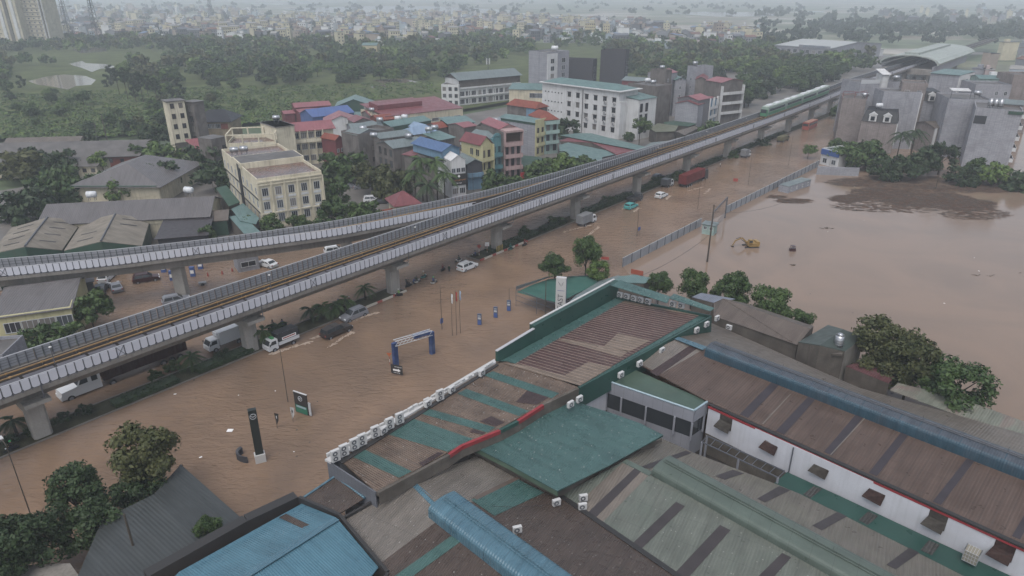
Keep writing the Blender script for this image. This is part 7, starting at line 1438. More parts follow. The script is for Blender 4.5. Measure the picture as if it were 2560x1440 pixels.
def car(name, label, m, p, ang, style='suv', z=-.14, L=4.5, group=None):
 t = thing(name, label, 'car' if style != 'pickup' else 'pickup truck', (p.x, p.y, z), ang, group); t.scale = (1.08,) * 3; w = 1.82; k = L / 4.5
 if style == 'suv': body = [(-2.2, .35), (-2.2, .95), (-2.0, 1.05), (1.15, 1.05), (2.1, .9), (2.25, .6), (2.2, .35)]; cab = [(-2.1, 1.0), (-1.95, 1.5), (-1.6, 1.72), (.35, 1.72), (1.2, 1.04)]
 elif style == 'sedan': body = [(-2.25, .35), (-2.25, .85), (-2.0, .98), (1.1, .98), (2.15, .8), (2.25, .5), (2.2, .35)]; cab = [(-1.75, .97), (-1.0, 1.42), (.25, 1.44), (1.1, .97)]
 elif style == 'hatch': body = [(-1.95, .35), (-2.0, .95), (-1.85, 1.02), (1.1, 1.0), (1.95, .85), (2.1, .5), (2.05, .35)]; cab = [(-1.9, 1.0), (-1.6, 1.5), (-1.2, 1.55), (.3, 1.53), (1.15, 1.0)]
 else: body = [(-2.6, .5), (-2.6, 1.1), (1.2, 1.1), (2.3, 1.0), (2.45, .7), (2.4, .45)]; cab = [(-2.5, 1.08), (-2.35, 1.7), (-.9, 1.72), (-.8, 1.78), (.35, 1.76), (1.15, 1.08)]
 if style != 'pickup': body = [(x * k, q) for x, q in body]; cab = [(x * k, q) for x, q in cab]
 extr(body, w, m, (.6, .12), 'body', t); extr(cab, w * .95, m, (1.0, .34), 'cabin', t)
 wf = lambda zz: w * .95 / 2 * (1 - .34 * max(0, zz - 1.0)) + .012; zb = cab[0][1] + .1; zt = max(q for _, q in cab) - .12
 xr, xf = cab[0][0] + .25, cab[-1][0] - .25; tr, tf = cab[1][0] + .3, cab[-2][0] - .05; md = (xr + xf) / 2
 for s in (-1, 1):
  for a, b, c_, d in ((xr, md - .05, md - .05, tr), (md + .05, xf, tf, md + .05)): glassq(t, [[(a, s * wf(zb), zb), (b, s * wf(zb), zb), (c_, s * wf(zt), zt), (d, s * wf(zt), zt)]], 'side_window')
 f0, f1 = Vector((cab[-1][0], 0, cab[-1][1])), Vector((cab[-2][0], 0, cab[-2][1])); nn = Vector((.02, 0, .02))
 a_, b_ = f0.lerp(f1, .12) + nn, f0.lerp(f1, .9) + nn; glassq(t, [[(a_.x, -.74, a_.z), (a_.x, .74, a_.z), (b_.x, .62, b_.z), (b_.x, -.62, b_.z)]], 'windscreen')
 r0, r1 = Vector((cab[0][0], 0, cab[0][1])), Vector((cab[1][0], 0, cab[1][1])); a_, b_ = r0.lerp(r1, .2) - Vector((.02, 0, -.01)), r0.lerp(r1, .95) - Vector((.02, 0, -.01)); glassq(t, [[(a_.x, -.72, a_.z), (a_.x, .72, a_.z), (b_.x, .64, b_.z), (b_.x, -.64, b_.z)]], 'rear_window')
 for s in (-1, 1):
  mb = MB(); mb.box((body[-2][0] - .06, s * .66, .76), (.16, .38, .16), m_head); mb.build('headlight', t); mb = MB(); mb.box((body[0][0] + .0, s * .72, .86), (.1, .26, .2), m_rtail); mb.build('tail_light', t); mb = MB(); mb.box((.85, s * 1.0, 1.05), (.14, .2, .13), m); mb.build('mirror', t)
 wheels(t, (body[0][0] + .8, body[-1][0] - .75), w)
 if style in ('suv', 'pickup'): mb = MB(); [mb.tube((-1.6 * k, s * .6, 1.78), (.1, s * .6, 1.78), .03, m_frame, n=4) for s in (-1, 1)]; mb.build('roof_rails', t)
 return t
AU = math.atan2(U.y, U.x)
def truck(name, label, p, ang, L, boxm, boxh=2.2, cabm=m_cwh, z=-.18, w=2.1, kind_='box', boxz=.95, bx=None):
 t = thing(name, label, 'truck', (p.x, p.y, z), ang); x1 = L / 2
 cab = [(x1 - 1.75, .5), (x1 - 1.75, 2.15), (x1 - .55, 2.2), (x1 - .12, 1.35), (x1, 1.2), (x1, .5)]; c_ = extr(cab, w * .92, cabm, (1.3, .08), 'cab', t)
 hw = w * .46 - .05
 glassq(c_, [[(x1 - .5 + .03, -hw * .86, 2.05), (x1 - .5 + .03, hw * .86, 2.05), (x1 - .1 + .03, hw * .92, 1.38), (x1 - .1 + .03, -hw * .92, 1.38)]], 'windscreen')
 for s in (-1, 1): glassq(c_, [[(x1 - 1.45, s * (w * .46 + .004), 1.4), (x1 - .35, s * (w * .46 + .004), 1.4), (x1 - .7, s * (w * .46 - .05), 2.0), (x1 - 1.45, s * (w * .46 - .05), 2.0)]], 'side_window'); mb = MB(); mb.box((x1 - .02, s * .7, .8), (.1, .4, .2), m_head); mb.build('headlight', c_); mb = MB(); mb.box((x1 - .2, s * (w / 2 + .12), 1.6), (.1, .18, .4), m_chas); mb.build('mirror', c_)
 mb = MB(); mb.box((-.3, 0, .72), (L - .8, .9, .25), m_chas); mb.build('chassis', t)
 bl = L - 1.9; cx = -x1 + bl / 2
 if kind_ == 'box': mb = MB(); mb.box((cx, 0, boxz + boxh / 2), (bl, w, boxh), boxm); mb.build('cargo_box', t)
 elif kind_ == 'canvas':
  mb = MB(); mb.box((cx, 0, boxz + .3), (bl, w, .6), m_cwh); mb.build('load_bed', t); extr([(-x1, boxz + .6), (-x1, boxz + 1.55), (-x1 + .1, boxz + 1.9), (-x1 + bl - .1, boxz + 1.9), (-x1 + bl, boxz + 1.55), (-x1 + bl, boxz + .6)], w + .04, boxm, (2.3, .3), 'canvas_cover', t)
  mb = MB(); [mb.tube((-x1 + bl * k / 4, -w / 2 * .95, boxz + 1.75), (-x1 + bl * k / 4, w / 2 * .95, boxz + 1.9), .03, m_frame, n=4) for k in range(5)]; mb.build('hoops', t)
  for s in (-1, 1): mb = MB(); mb.box((cx, s * (w / 2 + .035), boxz + .95), (bl * .7, .01, .5), m_wlet); o = mb.build('side_banner', t); mb = MB(); mb.box((cx, s * (w / 2 + .045), boxz + .98), (bl * .6, .01, .2), m_kr); mb.build('red_stripe', o)
 else: mb = MB(); mb.box((cx, 0, boxz + .1), (bl, w, .15), boxm); [mb.box((cx, s * (w / 2 - .04), boxz + .45), (bl, .08, .6), boxm) for s in (-1, 1)]; mb.box((-x1 + .04, 0, boxz + .45), (.08, w - .16, .6), boxm); mb.build('load_bed', t)
 wheels(t, (-x1 + 1.2, x1 - 1.0), w, .4); return t
P_ = lambda x, y: W(x, y, .45)
t = truck('canvas_truck', 'small white lorry with black canvas cover driving past the second pier', P_(703, 858), AU + math.pi, 5.6, m_tarp, kind_='canvas'); mb = MB(); mb.box((1.6, 0, 2.28), (.5, .9, .22), plain('green_sign', '3f9a5c')); mb.build('roof_sign', t)
car('pickup_truck', 'bronze pickup with covered bed behind the silver people carrier', m_cbrn, P_(842, 828), AU, 'pickup')
car('people_carrier', 'silver people carrier pushing a bow wave beside the median', m_csil, P_(885, 788), AU + math.pi, 'suv', L=4.7)
car('hatchback', 'white hatchback in the gap of the median by the motorbikes', m_cwh, P_(1168, 667), AU, 'suv', L=4.3)
car('hatchback', 'turquoise hatchback beside the clipped hedge', m_cteal, P_(1577, 516), AU, 'hatch'); car('hatchback', 'white hatchback ahead of the turquoise one', m_cwh, P_(1653, 489), AU, 'hatch')
t = truck('box_truck', 'white refrigerated lorry half hidden behind the second pier', P_(562, 856), AU + math.pi, 6.2, m_cwh); mb = MB(); mb.box((1.2, 0, 2.75), (.5, 1.3, .5), m_cwh); mb.build('cooling_unit', t)
truck('box_truck', 'grey aluminium box lorry driving away beside the hedge', P_(1466, 555), AU, 6.2, m_box, 2.0); truck('flatbed_truck', 'dark open lorry between the fifth pier and the turquoise car', P_(1587, 499), AU, 5.6, m_cdark, cabm=m_cgr, kind_='bed')
truck('small_box_truck', 'small dark box van truck with pale roof behind the red container lorry', P_(1668, 462), AU, 4.4, m_cgr, 1.7); truck('small_box_truck', 'small pale green grey box truck farther up the street', P_(1864, 389), AU, 4.8, m_box, 2.0, w=2.0); truck('army_truck', 'olive tank like lorry parked along the median far up the street', P_(1957, 350), AU, 7, plain('olive_paint', '6e6a4a', .6), 1.3, cabm=plain('olive_paint', '6e6a4a'), w=2.3)
# red container lorry
def artic(name, label, p, ang, Lc, cm, cabm, bonnet=False):
 t = thing(name, label, 'truck', (p.x, p.y, -.35), ang); x1 = Lc / 2
 mb = MB(); mb.box((0, 0, 1.35 + 1.3), (Lc, 2.44, 2.6), cm); mb.build('container', t); mb = MB(); mb.box((0, 0, 1.1), (Lc, .9, .3), m_chas); mb.build('chassis', t)
 c0 = x1 + .5
 prof = [(c0, .6), (c0, 3.1), (c0 + 2.6, 3.1), (c0 + 3.1, 2.0), (c0 + 5.2, 1.75), (c0 + 5.4, .6)] if bonnet else [(c0, .6), (c0, 3.2), (c0 + 1.9, 3.2), (c0 + 2.2, 1.6), (c0 + 2.2, .6)]
 c_ = extr(prof, 2.3, cabm, (2, .05), 'cab', t)
 if bonnet: glassq(c_, [[(c0 + 2.65, -1.0, 3.0), (c0 + 2.65, 1.0, 3.0), (c0 + 3.1, 1.08, 2.08), (c0 + 3.1, -1.08, 2.08)]], 'windscreen'); [glassq(c_, [[(c0 + 1.7, s * 1.165, 2.1), (c0 + 2.9, s * 1.165, 2.1), (c0 + 2.5, s * 1.12, 2.9), (c0 + 1.7, s * 1.12, 2.9)], [(c0 + .4, s * 1.165, 2.0), (c0 + 1.2, s * 1.165, 2.0), (c0 + 1.2, s * 1.12, 2.8), (c0 + .4, s * 1.12, 2.8)]], 'side_window') for s in (-1, 1)]
 else: glassq(c_, [[(c0 + 1.95, -1.0, 3.0), (c0 + 1.95, 1.0, 3.0), (c0 + 2.24, 1.08, 1.7), (c0 + 2.24, -1.08, 1.7)]], 'windscreen')
 for s in (-1, 1): mb = MB(); mb.box((prof[-1][0] - .02, s * .8, 1.0), (.1, .4, .3), m_head); mb.build('headlight', c_);
 wheels(t, (-x1 + 1.2, -x1 + 2.5, -x1 + 3.8, x1 - .9, prof[-1][0] - 1.2), 2.4, .5); return t
q0, q1 = P_(1700, 470), P_(1752, 442); artic('container_truck', 'lorry carrying a rust red shipping container along the median', (q0 + q1) / 2 + U * .5, AU, 12.2, m_cont, m_cdark)
q0 = W(150, 1000, .4); q1 = W(445, 893, .4); d = (q1 - q0).normalized(); artic('container_truck', 'white bonneted articulated lorry with maroon trailer under the viaduct at the left', q0 + d * (5.9 + 6.2) + N * -1.2, AU + math.pi, 12.2, m_contd, m_cwh, True)
car('estate_car', 'dark grey estate car behind the median hedge near the fifth pier', m_cgr, P_(1645, 444), AU, 'suv')
# bus
t = thing('coach', 'red orange coach stranded far up the street', 'bus', tuple(P_(2024, 318) - Vector((0, 0, .85))), AU); mb = MB(); mb.box((0, 0, 2.0), (11, 2.5, 2.9), plain('coach_red', 'a8503f', .4)); mb.build('body', t)
mb = MB(); mb.box((0, 0, 3.48), (10.4, 2.1, .08), plain('coach_roof', 'b98f7f', .5)); mb.build('roof', t); glassq(t, [[(-5, s * 1.26, 2.1), (5, s * 1.26, 2.1), (5, s * 1.26, 3.0), (-5, s * 1.26, 3.0)] for s in (-1, 1)] + [[(-5.51, -1.1, 2.0), (-5.51, 1.1, 2.0), (-5.51, 1.1, 3.0), (-5.51, -1.1, 3.0)]]); wheels(t, (-3.5, 3.5), 2.5, .5)
# cars at the filling station and by the trees
for nm, lb, m, x, y, a, st_ in (('sedan', 'dark grey saloon parked beside the awning shop', m_cgr, 253, 722, 1.9, 'sedan'), ('sedan', 'silver saloon parked right of the dark grey one', m_csil, 290, 718, 2.2, 'sedan'), ('hatchback', 'white car parked behind the two saloons', m_cwh, 266, 694, 1.7, 'hatch'), ('suv', 'dark maroon car near the fuel pumps', m_cred, 365, 697, .5, 'suv'), ('sedan', 'white saloon by the kiosk under the branch viaduct', m_cwh, 668, 660, 2.6, 'sedan'),
  ('suv', 'grey silver car peeking above the main viaduct by the branch pier', m_csil, 440, 752, .55, 'suv'), ('hatchback', 'white car hidden under the branch viaduct near the green lorry', m_cwh, 345, 672, .4, 'hatch'), ('hatchback', 'white van roof showing between the two viaducts', m_cwh, 838, 628, .4, 'suv'), ('suv', 'white car with dark roof parked under the trees', m_cwh, 930, 500, .2, 'suv'), ('sedan', 'silver car under the trees, left of two by the palms', m_csil, 878, 466, .3, 'sedan'), ('sedan', 'silver car under the trees, right of two by the palms', m_csil, 905, 468, .3, 'sedan'), ('sedan', 'dark saloon parked right of the white car under the trees', m_cdark, 955, 505, .2, 'sedan')):
 car(nm, lb, m, P_(x, y), a, st_)
# motorbikes and riders
def bake(o):
 bpy.context.view_layer.update(); me = bpy.data.meshes.new_from_object(o.evaluated_get(bpy.context.evaluated_depsgraph_get())); m_ = o.data; bpy.data.objects.remove(o); return me
def body_mesh(pose, name):
 if pose == 'ride':
  J = {'pel': (0, 0, .92, .16), 'wai': (.04, 0, 1.08, .14), 'che': (.1, 0, 1.3, .17), 'nec': (.14, 0, 1.5, .06), 'hed': (.17, 0, 1.62, .1), 'top': (.17, 0, 1.74, .085)}
  side = {'sh': (.1, .2, 1.42, .07), 'el': (.28, .26, 1.2, .05), 'wr': (.52, .28, 1.16, .035), 'hp': (.06, .1, .88, .11), 'kn': (.46, .17, .82, .075), 'an': (.34, .18, .42, .05), 'to': (.5, .19, .36, .04)}
 elif pose == 'stand':
  J = {'pel': (0, 0, .95, .15), 'wai': (0, 0, 1.1, .13), 'che': (0, 0, 1.32, .17), 'nec': (0, 0, 1.52, .06), 'hed': (.02, 0, 1.64, .1), 'top': (.02, 0, 1.76, .085)}
  side = {'sh': (0, .2, 1.44, .07), 'el': (-.03, .27, 1.15, .05), 'wr': (.08, .27, .9, .035), 'hp': (0, .1, .9, .11), 'kn': (.06, .12, .5, .075), 'an': (0, .13, .08, .05), 'to': (.14, .13, .04, .045)}
 else:
  J = {'pel': (-.1, 0, .92, .15), 'wai': (0, 0, 1.06, .13), 'che': (.16, 0, 1.24, .17), 'nec': (.28, 0, 1.38, .06), 'hed': (.34, 0, 1.5, .1), 'top': (.37, 0, 1.61, .085)}
  side = {'sh': (.2, .2, 1.33, .07), 'el': (.36, .26, 1.12, .05), 'wr': (.55, .26, 1.08, .035), 'hp': (-.1, .1, .88, .11), 'kn': (.12, .12, .5, .075), 'an': (-.18, .13, .1, .05), 'to': (-.04, .13, .05, .045)}
 vs, rs_, ed, ix = [], [], [], {}
 def v(k, p): ix[k] = len(vs); vs.append(p[:3]); rs_.append(p[3])
 for k, p in J.items(): v(k, p)
 for s in (1, -1):
  for k, p in side.items(): v((k, s), (p[0] + (.0 if s > 0 else (.16 if pose == 'push' and k in ('kn', 'an', 'to') else 0)), p[1] * s, p[2], p[3]))
 for a, b in (('pel', 'wai'), ('wai', 'che'), ('che', 'nec'), ('nec', 'hed'), ('hed', 'top')): ed.append((ix[a], ix[b]))
 for s in (1, -1): ed += [(ix['che'], ix[('sh', s)]), (ix[('sh', s)], ix[('el', s)]), (ix[('el', s)], ix[('wr', s)]), (ix['pel'], ix[('hp', s)]), (ix[('hp', s)], ix[('kn', s)]), (ix[('kn', s)], ix[('an', s)]), (ix[('an', s)], ix[('to', s)])]
 me = bpy.data.meshes.new(name); me.from_pydata(vs, ed, []); o = bpy.data.objects.new(name, me); C.objects.link(o)
 sk = o.modifiers.new('s', 'SKIN')
 for i, r in enumerate(rs_): me.skin_vertices[0].data[i].radius = (r, r)
 me.skin_vertices[0].data[0].use_root = True; o.modifiers.new('d', 'SUBSURF').levels = 1
 return bake(o)
bodies = {k: body_mesh(k, 'person_' + k) for k in ('ride', 'stand', 'push')}
m_skin = plain('skin', (.33, .19, .13, 1), .6, .3); m_trou = plain('dark_trousers', (.03, .033, .045, 1), .8, .2)
def coat(me, m, pose):
 me = me.copy(); me.materials.clear(); [me.materials.append(x) for x in (m, m_trou, m_skin)]
 hz_ = {'ride': 1.5, 'stand': 1.53, 'push': 1.4}[pose]
 for p in me.polygons:
  c_ = p.center; p.use_smooth = True; p.material_index = 2 if (c_.z > hz_ and abs(c_.y) < .14) or (abs(c_.y) > .22 and c_.x > .44) else 1 if c_.z < .93 else 0
 return me
CM = {}
def person(pose, p, ang, m, label, helmet=None, z=None):
 k = (pose, m.name)
 if k not in CM: CM[k] = coat(bodies[pose], m, pose)
 t = thing('person', label, 'person', (p.x, p.y, -.32 if z is None else z), ang); put('body', CM[k], t)
 if helmet:
  h = {'ride': (.165, 0, 1.7), 'stand': (.02, 0, 1.71), 'push': (.36, 0, 1.58)}[pose]; mb = MB(); mb.ball(h, (.16, .15, .14), helmet, 10, 6); mb.build('helmet', t, True)
 return t
def bike(p, ang, m, label):
 t = thing('motorbike', label, 'motorbike', (p.x, p.y, -.32), ang)
 for x in (-.6, .65): mb = MB(); mb.tube((x, -.05, .3), (x, .05, .3), .3, m_tyre, n=12); mb.build('wheel', t)
 extr([(-.85, .75), (-.8, .55), (-.3, .35), (.15, .32), (.35, .5), (.45, .9), (.38, .95), (.15, .55), (-.2, .62)], .3, m, None, 'body', t)
 mb = MB(); mb.box((-.3, 0, .76), (.75, .28, .12), m_tyre); mb.build('seat', t); mb = MB(); mb.tube((.6, 0, .3), (.42, 0, 1.0), .04, m_chas, n=5); mb.tube((.42, -.32, 1.05), (.42, .32, 1.05), .025, m_chas, n=4); mb.build('handlebar', t); mb = MB(); mb.ball((.55, 0, .88), (.1, .1, .1), m_head, 6, 4); mb.build('headlight', t)
 return t
cl = {n_: plain('coat_' + n_, c_, .6, .3) for n_, c_ in (('green', '3fae6a'), ('blue', '33507e'), ('white', 'b5b5b0'), ('black', '25272b'), ('maroon', '6a2a2c'), ('teal', '2f7d74'), ('khaki', '8c8164'), ('vest', '79a84d'), ('red', 'a33630'), ('darkgreen', '274a37'))}
riders = [(1085, 704, 0, 'blue', 'green', 'white', 'rider in dark blue coat and green helmet leading the motorbikes'), (1060, 690, 0, 'khaki', 'white', 'teal', 'rider in khaki shirt on a teal scooter behind the leader'), (1043, 702, 0, 'darkgreen', 'black', 'white', 'rider in dark green coat in the middle of the motorbike line'), (1022, 712, 0, 'black', 'black', 'black', 'rider in black at the rear of the motorbike line'), (1108, 672, .3, 'maroon', 'maroon', 'black', 'rider in maroon coat left of the white hatchback'),
          (992, 716, .2, 'black', 'khaki', 'black', 'rider in black waiting beside the third pier'), (996, 736, 2.6, 'vest', 'white', 'black', 'rider in lime vest at the tip of the red white kerb'), (846, 762, 2.9, 'blue', 'blue', 'black', 'rider in blue raincoat behind the palms above the pickup'), (873, 755, 3.1, 'maroon', 'white', 'white', 'rider in maroon on a white scooter left of the bushy cycas'), (793, 774, 3.1, 'darkgreen', 'black', 'white', 'rider in dark green left of the palms above the pickup'),
          (1146, 650, 2.9, 'darkgreen', 'black', 'white', 'rider in dark green coming towards the median gap'), (1187, 638, 2.7, 'blue', 'black', 'black', 'rider in blue left of the white round signs'), (1277, 620, 0, 'teal', 'teal', 'teal', 'rider in teal raincoat by the red white kerb'), (1312, 610, 0, 'maroon', 'red', 'black', 'rider in dark red just ahead of the teal raincoat'), (682, 815, 3.1, 'black', 'black', 'black', 'left of two dark riders behind the canvas truck'), (706, 813, 3.1, 'blue', 'black', 'black', 'right of two dark riders behind the canvas truck'),
          (30, 1122, 3.1, 'black', 'green', 'black', 'rider with bright green helmet at the far left edge')]
for x, y, da, cc, hc, bc, lb in riders:
 p = W(x, y + 4, 0); a = AU + da; bike(p, a, cl[bc], 'motorbike of the ' + lb if len(lb.split()) < 14 else lb); person('ride', p - Vector((math.cos(a), math.sin(a), 0)) * .25, a, cl[cc], lb, cl[hc])
for x, y, po, a, cc, hc, lb in ((1123, 674, 'stand', 1, 'darkgreen', None, 'person wading alone left of the white hatchback'), (1016, 706, 'stand', .5, 'black', None, 'person standing among the motorbikes beside the third pier'), (1034, 706, 'push', AU, 'blue', 'black', 'person pushing forward in the middle of the motorbike line'), (984, 722, 'stand', 2, 'maroon', 'khaki', 'person standing against the third pier'), (1371, 562, 'stand', 1, 'black', None, 'person in black on the median past the striped pier'), (1800, 412, 'stand', 0, 'white', None, 'person in white wading beside the median far up the street'), (2018, 368, 'stand', 0, 'maroon', None, 'person near the lone planter tree on the street')):
 person(po, W(x, y + 5, 0), a, cl[cc], lb, cl[hc] if hc else None)
# metro train
m_tgr = plain('train_green', '4a8a66', .35, .5); m_trf = mat('train_roof', 'a6b3aa', .4, .5, .1, 1); m_tsil = plain('train_silver', '8a9c92', .35, .5)
t = thing('metro_train', 'green four car metro train running on the viaduct towards the camera', 'train', tuple(A(166, -1.75, 0)))
for k in range(4):
 s0 = 126 + k * 20;
 def TB(w0, w1, z0, z1, a, b, m, name, par): mb = MB(); mb.add([A(s, w, z) for s in (a, b) for w, z in ((w0, z0), (w0, z1), (w1, z1), (w1, z0))], [[0, 1, 5, 4], [1, 2, 6, 5], [2, 3, 7, 6], [3, 0, 4, 7], [3, 2, 1, 0], [4, 5, 6, 7]], m); mb.v = [(x - t.location.x, y - t.location.y, z - t.location.z) for x, y, z in mb.v]; return put(name, mb.mesh(name), par)
 c_ = TB(-3.15, -.35, 9.3, 12.4, s0 + (0 if k else .8), s0 + 19.4, m_tsil, 'carriage', t); TB(-3.0, -.5, 12.4, 12.65, s0 + (0 if k else 1.2), s0 + 19.4, m_trf, 'roof', c_)
 TB(-.36, -.33, 9.5, 10.5, s0 + .8, s0 + 19.2, m_tgr, 'green_band', c_); TB(-.36, -.32, 10.8, 11.6, s0 + 1.5, s0 + 18.5, m_dgl, 'window_strip', c_)
 for j in (5, 13): TB(-2.6, -.9, 12.65, 12.95, s0 + j - 2, s0 + j + 2, m_cwh, 'roof_unit', c_)
 if k == 0: TB(-3.0, -.5, 9.2, 11.6, 125.6, 126.8, m_tgr, 'nose', c_); TB(-2.8, -.7, 10.4, 11.7, 125.5, 126.0, m_dgl, 'windscreen', c_)
# outdoor units
def ac_protos():
 r = []
 for dbl in (0, 1):
  w, d, h = (.95, .38, 1.35) if dbl else (.85, .34, .68); a = MB(); a.box((0, 0, h / 2), (w, d, h), m_wsteel); f = MB()
  for k in range(1 + dbl):
   z = h * (.27 + .46 * k) if dbl else h / 2; f.tube((-.08, -d / 2 - .005, z), (-.08, -d / 2 - .03, z), .27, m_frame, n=14); f.tube((-.08, -d / 2 - .03, z), (-.08, -d / 2 - .04, z), .12, m_wsteel, n=10)
  b = MB(); [b.box((s * w * .35, 0, -.08), (.06, d + .1, .16), m_frame) for s in (-1, 1)]; r.append((a.mesh('case'), f.mesh('fan'), b.mesh('feet')))
 return r
ACP = ac_protos()
def ac(p, ang, label, dbl=0, group=None, sc_=1.0):
 t = thing('outdoor_unit', label, 'air conditioner', tuple(p), ang, group); t.scale = (sc_,) * 3
 for nm, me in zip(('case', 'fan', 'feet'), ACP[dbl]): put(nm, me, t)
a1a = math.atan2(a1.y, a1.x)
Zr = 8.8
dl = [(257, 660), (312, 625), (378, 585), (428, 557), (512, 505), (604, 452), (668, 418), (927, 268)]
for i, (x, y) in enumerate(dl): q = W(740 + x / 2.571, 880 + (y + 38) / 2.571, Zr); ac(q, a1a + R(-12), f'tall twin fan unit, {ORD[i]} from the front along the showroom eaves', 1, 'outdoor units along the showroom eaves', .98)
for i, (x, y) in enumerate([(563, 503), (848, 328), (1002, 238), (1195, 130)]): q = W(740 + x / 2.571, 880 + (y + 18) / 2.571, Zr); ac(q, a1a + R(5), f'square single fan unit, {ORD[i]} from the front along the showroom eaves', 0, 'outdoor units along the showroom eaves', 1.1)
bk = [(220, 655), (335, 600), (465, 530), (490, 510), (556, 465), (582, 450), (700, 385), (735, 370), (765, 350), (800, 335), (840, 312), (880, 285), (905, 275), (960, 245), (1020, 210), (1045, 196), (1075, 180), (1115, 158), (1150, 138), (1215, 100), (1235, 85), (1255, 72)]
for i, (x, y) in enumerate(bk): q = W(740 + x / 2.571, 880 + (y + 14) / 2.571, Zr - .25); ac(q + a1 * random.uniform(-.1, .1), a1a + math.pi + R(random.uniform(-8, 8)), f'low unit facing the street, {"twenty first" if i == 20 else "twenty second" if i == 21 else ORD[i]} from the front on the showroom eaves', 0, 'outdoor units along the showroom eaves', random.uniform(.62, .9))
for i, (x, y) in enumerate([(1550, 742), (1567, 746), (1585, 751), (1602, 755), (1620, 759), (1682, 765), (1703, 769)]): ac(W(x, y, 9.0), math.atan2(-a1.x, a1.y) + math.pi * 0 + R(0), f'unit sheltered by the teal canopy, {ORD[i]} from the left', 0, 'outdoor units under the teal canopies', 1.1)
pa = math.atan2((q3 - q2).y, (q3 - q2).x)
for i, (x, y) in enumerate([(1413, 1012), (1435, 1000), (1539, 940), (1586, 905), (1642, 865), (1729, 820), (1754, 810), (1780, 802)]):
 q = online(q2 - U * 6, q3 + U * 2, x, 8.1); ac(q + Vector((a1.y, -a1.x, 0)) * .75, pa, f'wall unit on the right hand parapet, {ORD[i]} from the front', 0, 'outdoor units on the right hand parapet', 1.05)
for x, y, z, a, lb in ((1391, 1262, 5.9, .4, 'single unit at the lowest corner of the teal box roof'), (1458, 1250, 5.9, .2, 'upper of two small units behind the teal box roof'), (1456, 1272, 5.6, .2, 'lower of two small units behind the teal box roof'), (1293, 1330, 7.0, .3, 'unit half hidden behind the blue ridge vent'), (1822, 823, 6.6, -.7, 'small unit on the beam of the brown back slope')): ac(W(x, y, z), a, lb, 0, None, 1.0)
for M_, lb in acs: p = M_.to_translation(); ac(p, math.atan2(M_[1][0], M_[0][0]), lb, 0, 'wall units of the white block', 1.3)
# caged water container and steel tank
q = W(2425, 1400, 4.3); t = thing('caged_tank', 'white cube water container in a steel cage under the white wall', 'water tank', tuple(q), math.atan2(a2.y, a2.x)); mb = MB(); mb.box((0, 0, .65), (1.1, 1.1, 1.1), plain('milky_plastic', '8f8b7c', .5)); mb.build('tank', t); mb = MB()
for k in range(6):
 for z in (.1, 1.25): mb.tube((-.6 + .24 * k, -.6, z), (-.6 + .24 * k, .6, z), .02, m_winf, n=4)
 for s in (-1, 1): mb.tube((-.6 + .24 * k, s * .6, .1), (-.6 + .24 * k, s * .6, 1.25), .02, m_winf, n=4); mb.tube((s * .6, -.6 + .24 * k, .1), (s * .6, -.6 + .24 * k, 1.25), .02, m_winf, n=4)
for z in (.1, .5, .9, 1.25):
 for s in (-1, 1): mb.tube((-.6, s * .6, z), (.6, s * .6, z), .02, m_winf, n=4); mb.tube((s * .6, -.6, z), (s * .6, .6, z), .02, m_winf, n=4)
mb.build('cage', t)
tank(2094, 872, 6.4, 'upright steel tank on the corner of the grey green gabled house', horiz=False, r=.62, L=1.7)
# poles, lamps
def lamp(xb, yb, xt, yt, label, arm=0, r=.07, name='street_lamp', cat='lamp post', banner=None):
 b = W(xb, yb, 0); lo, hi = 0, 30
 for _ in range(40):
  m_ = (lo + hi) / 2
  if PX((b.x, b.y, m_))[1] > yt: lo = m_
  else: hi = m_
 h = lo; t = thing(name, label, cat, tuple(b)); mb = MB(); mb.tube((0, 0, -1.5), (0, 0, h), r, m_poled, r * .6, 6); mb.build('pole', t)
 if arm: mb = MB(); e = -N * arm; mb.tube((0, 0, h), (e.x, e.y, h + .4), .05, m_poled, n=5); mb.box((e.x * 1.1, e.y * 1.1, h + .4), (.7, .3, .14), m_wsteel, rz=math.atan2(N.y, N.x)); mb.build('lamp_head', t)
 if banner: mb = MB(); mb.box((0, 0, banner[0]), (.6, .06, .9), banner[1], rz=AU); mb.build('sign_plate', t)
 return t
m_poled = mat('dull_steel_pole', '5d554c', .6, .4, .15, 1); fb = plain('road_sign_blue', '3d5f9c', .5)
for a in ((85, 1310, 22, 1115, 'nearest street lamp at the bottom left', 1.2), (720, 1005, 705, 873, 'street lamp between the canvas truck and the green sign', 0), (1105, 823, 1100, 712, 'slim pole with small blue plate left of the flagpoles', 0), (1592, 592, 1596, 510, 'slim street pole behind the turquoise car', 0), (1744, 522, 1751, 450, 'street pole near the red container lorry', 0), (1870, 463, 1872, 394, 'street pole before the small green grey truck', 0), (1971, 413, 1979, 338, 'farthest street pole before the lone planter tree', 0), (1273, 775, 1273, 722, 'thin pole at the left corner of the net shelter', 0), (1540, 470, 526, 1, '', 0)):
 if a[4]: lamp(*a, banner=((1.6, fb) if 'blue plate' in a[4] else None))
q = W(1597, 588, 0); t = thing('road_sign', 'small blue board on two legs beside the pole behind the turquoise car', 'sign', tuple(q)); mb = MB(); mb.box((0, 0, 1.6), (1.0, .08, .8), fb, rz=AU); mb.build('board', t); mb = MB(); [mb.tube((U.x * s * .4, U.y * s * .4, -1), (U.x * s * .4, U.y * s * .4, 1.3), .04, m_poled, n=4) for s in (-1, 1)]; mb.build('posts', t)
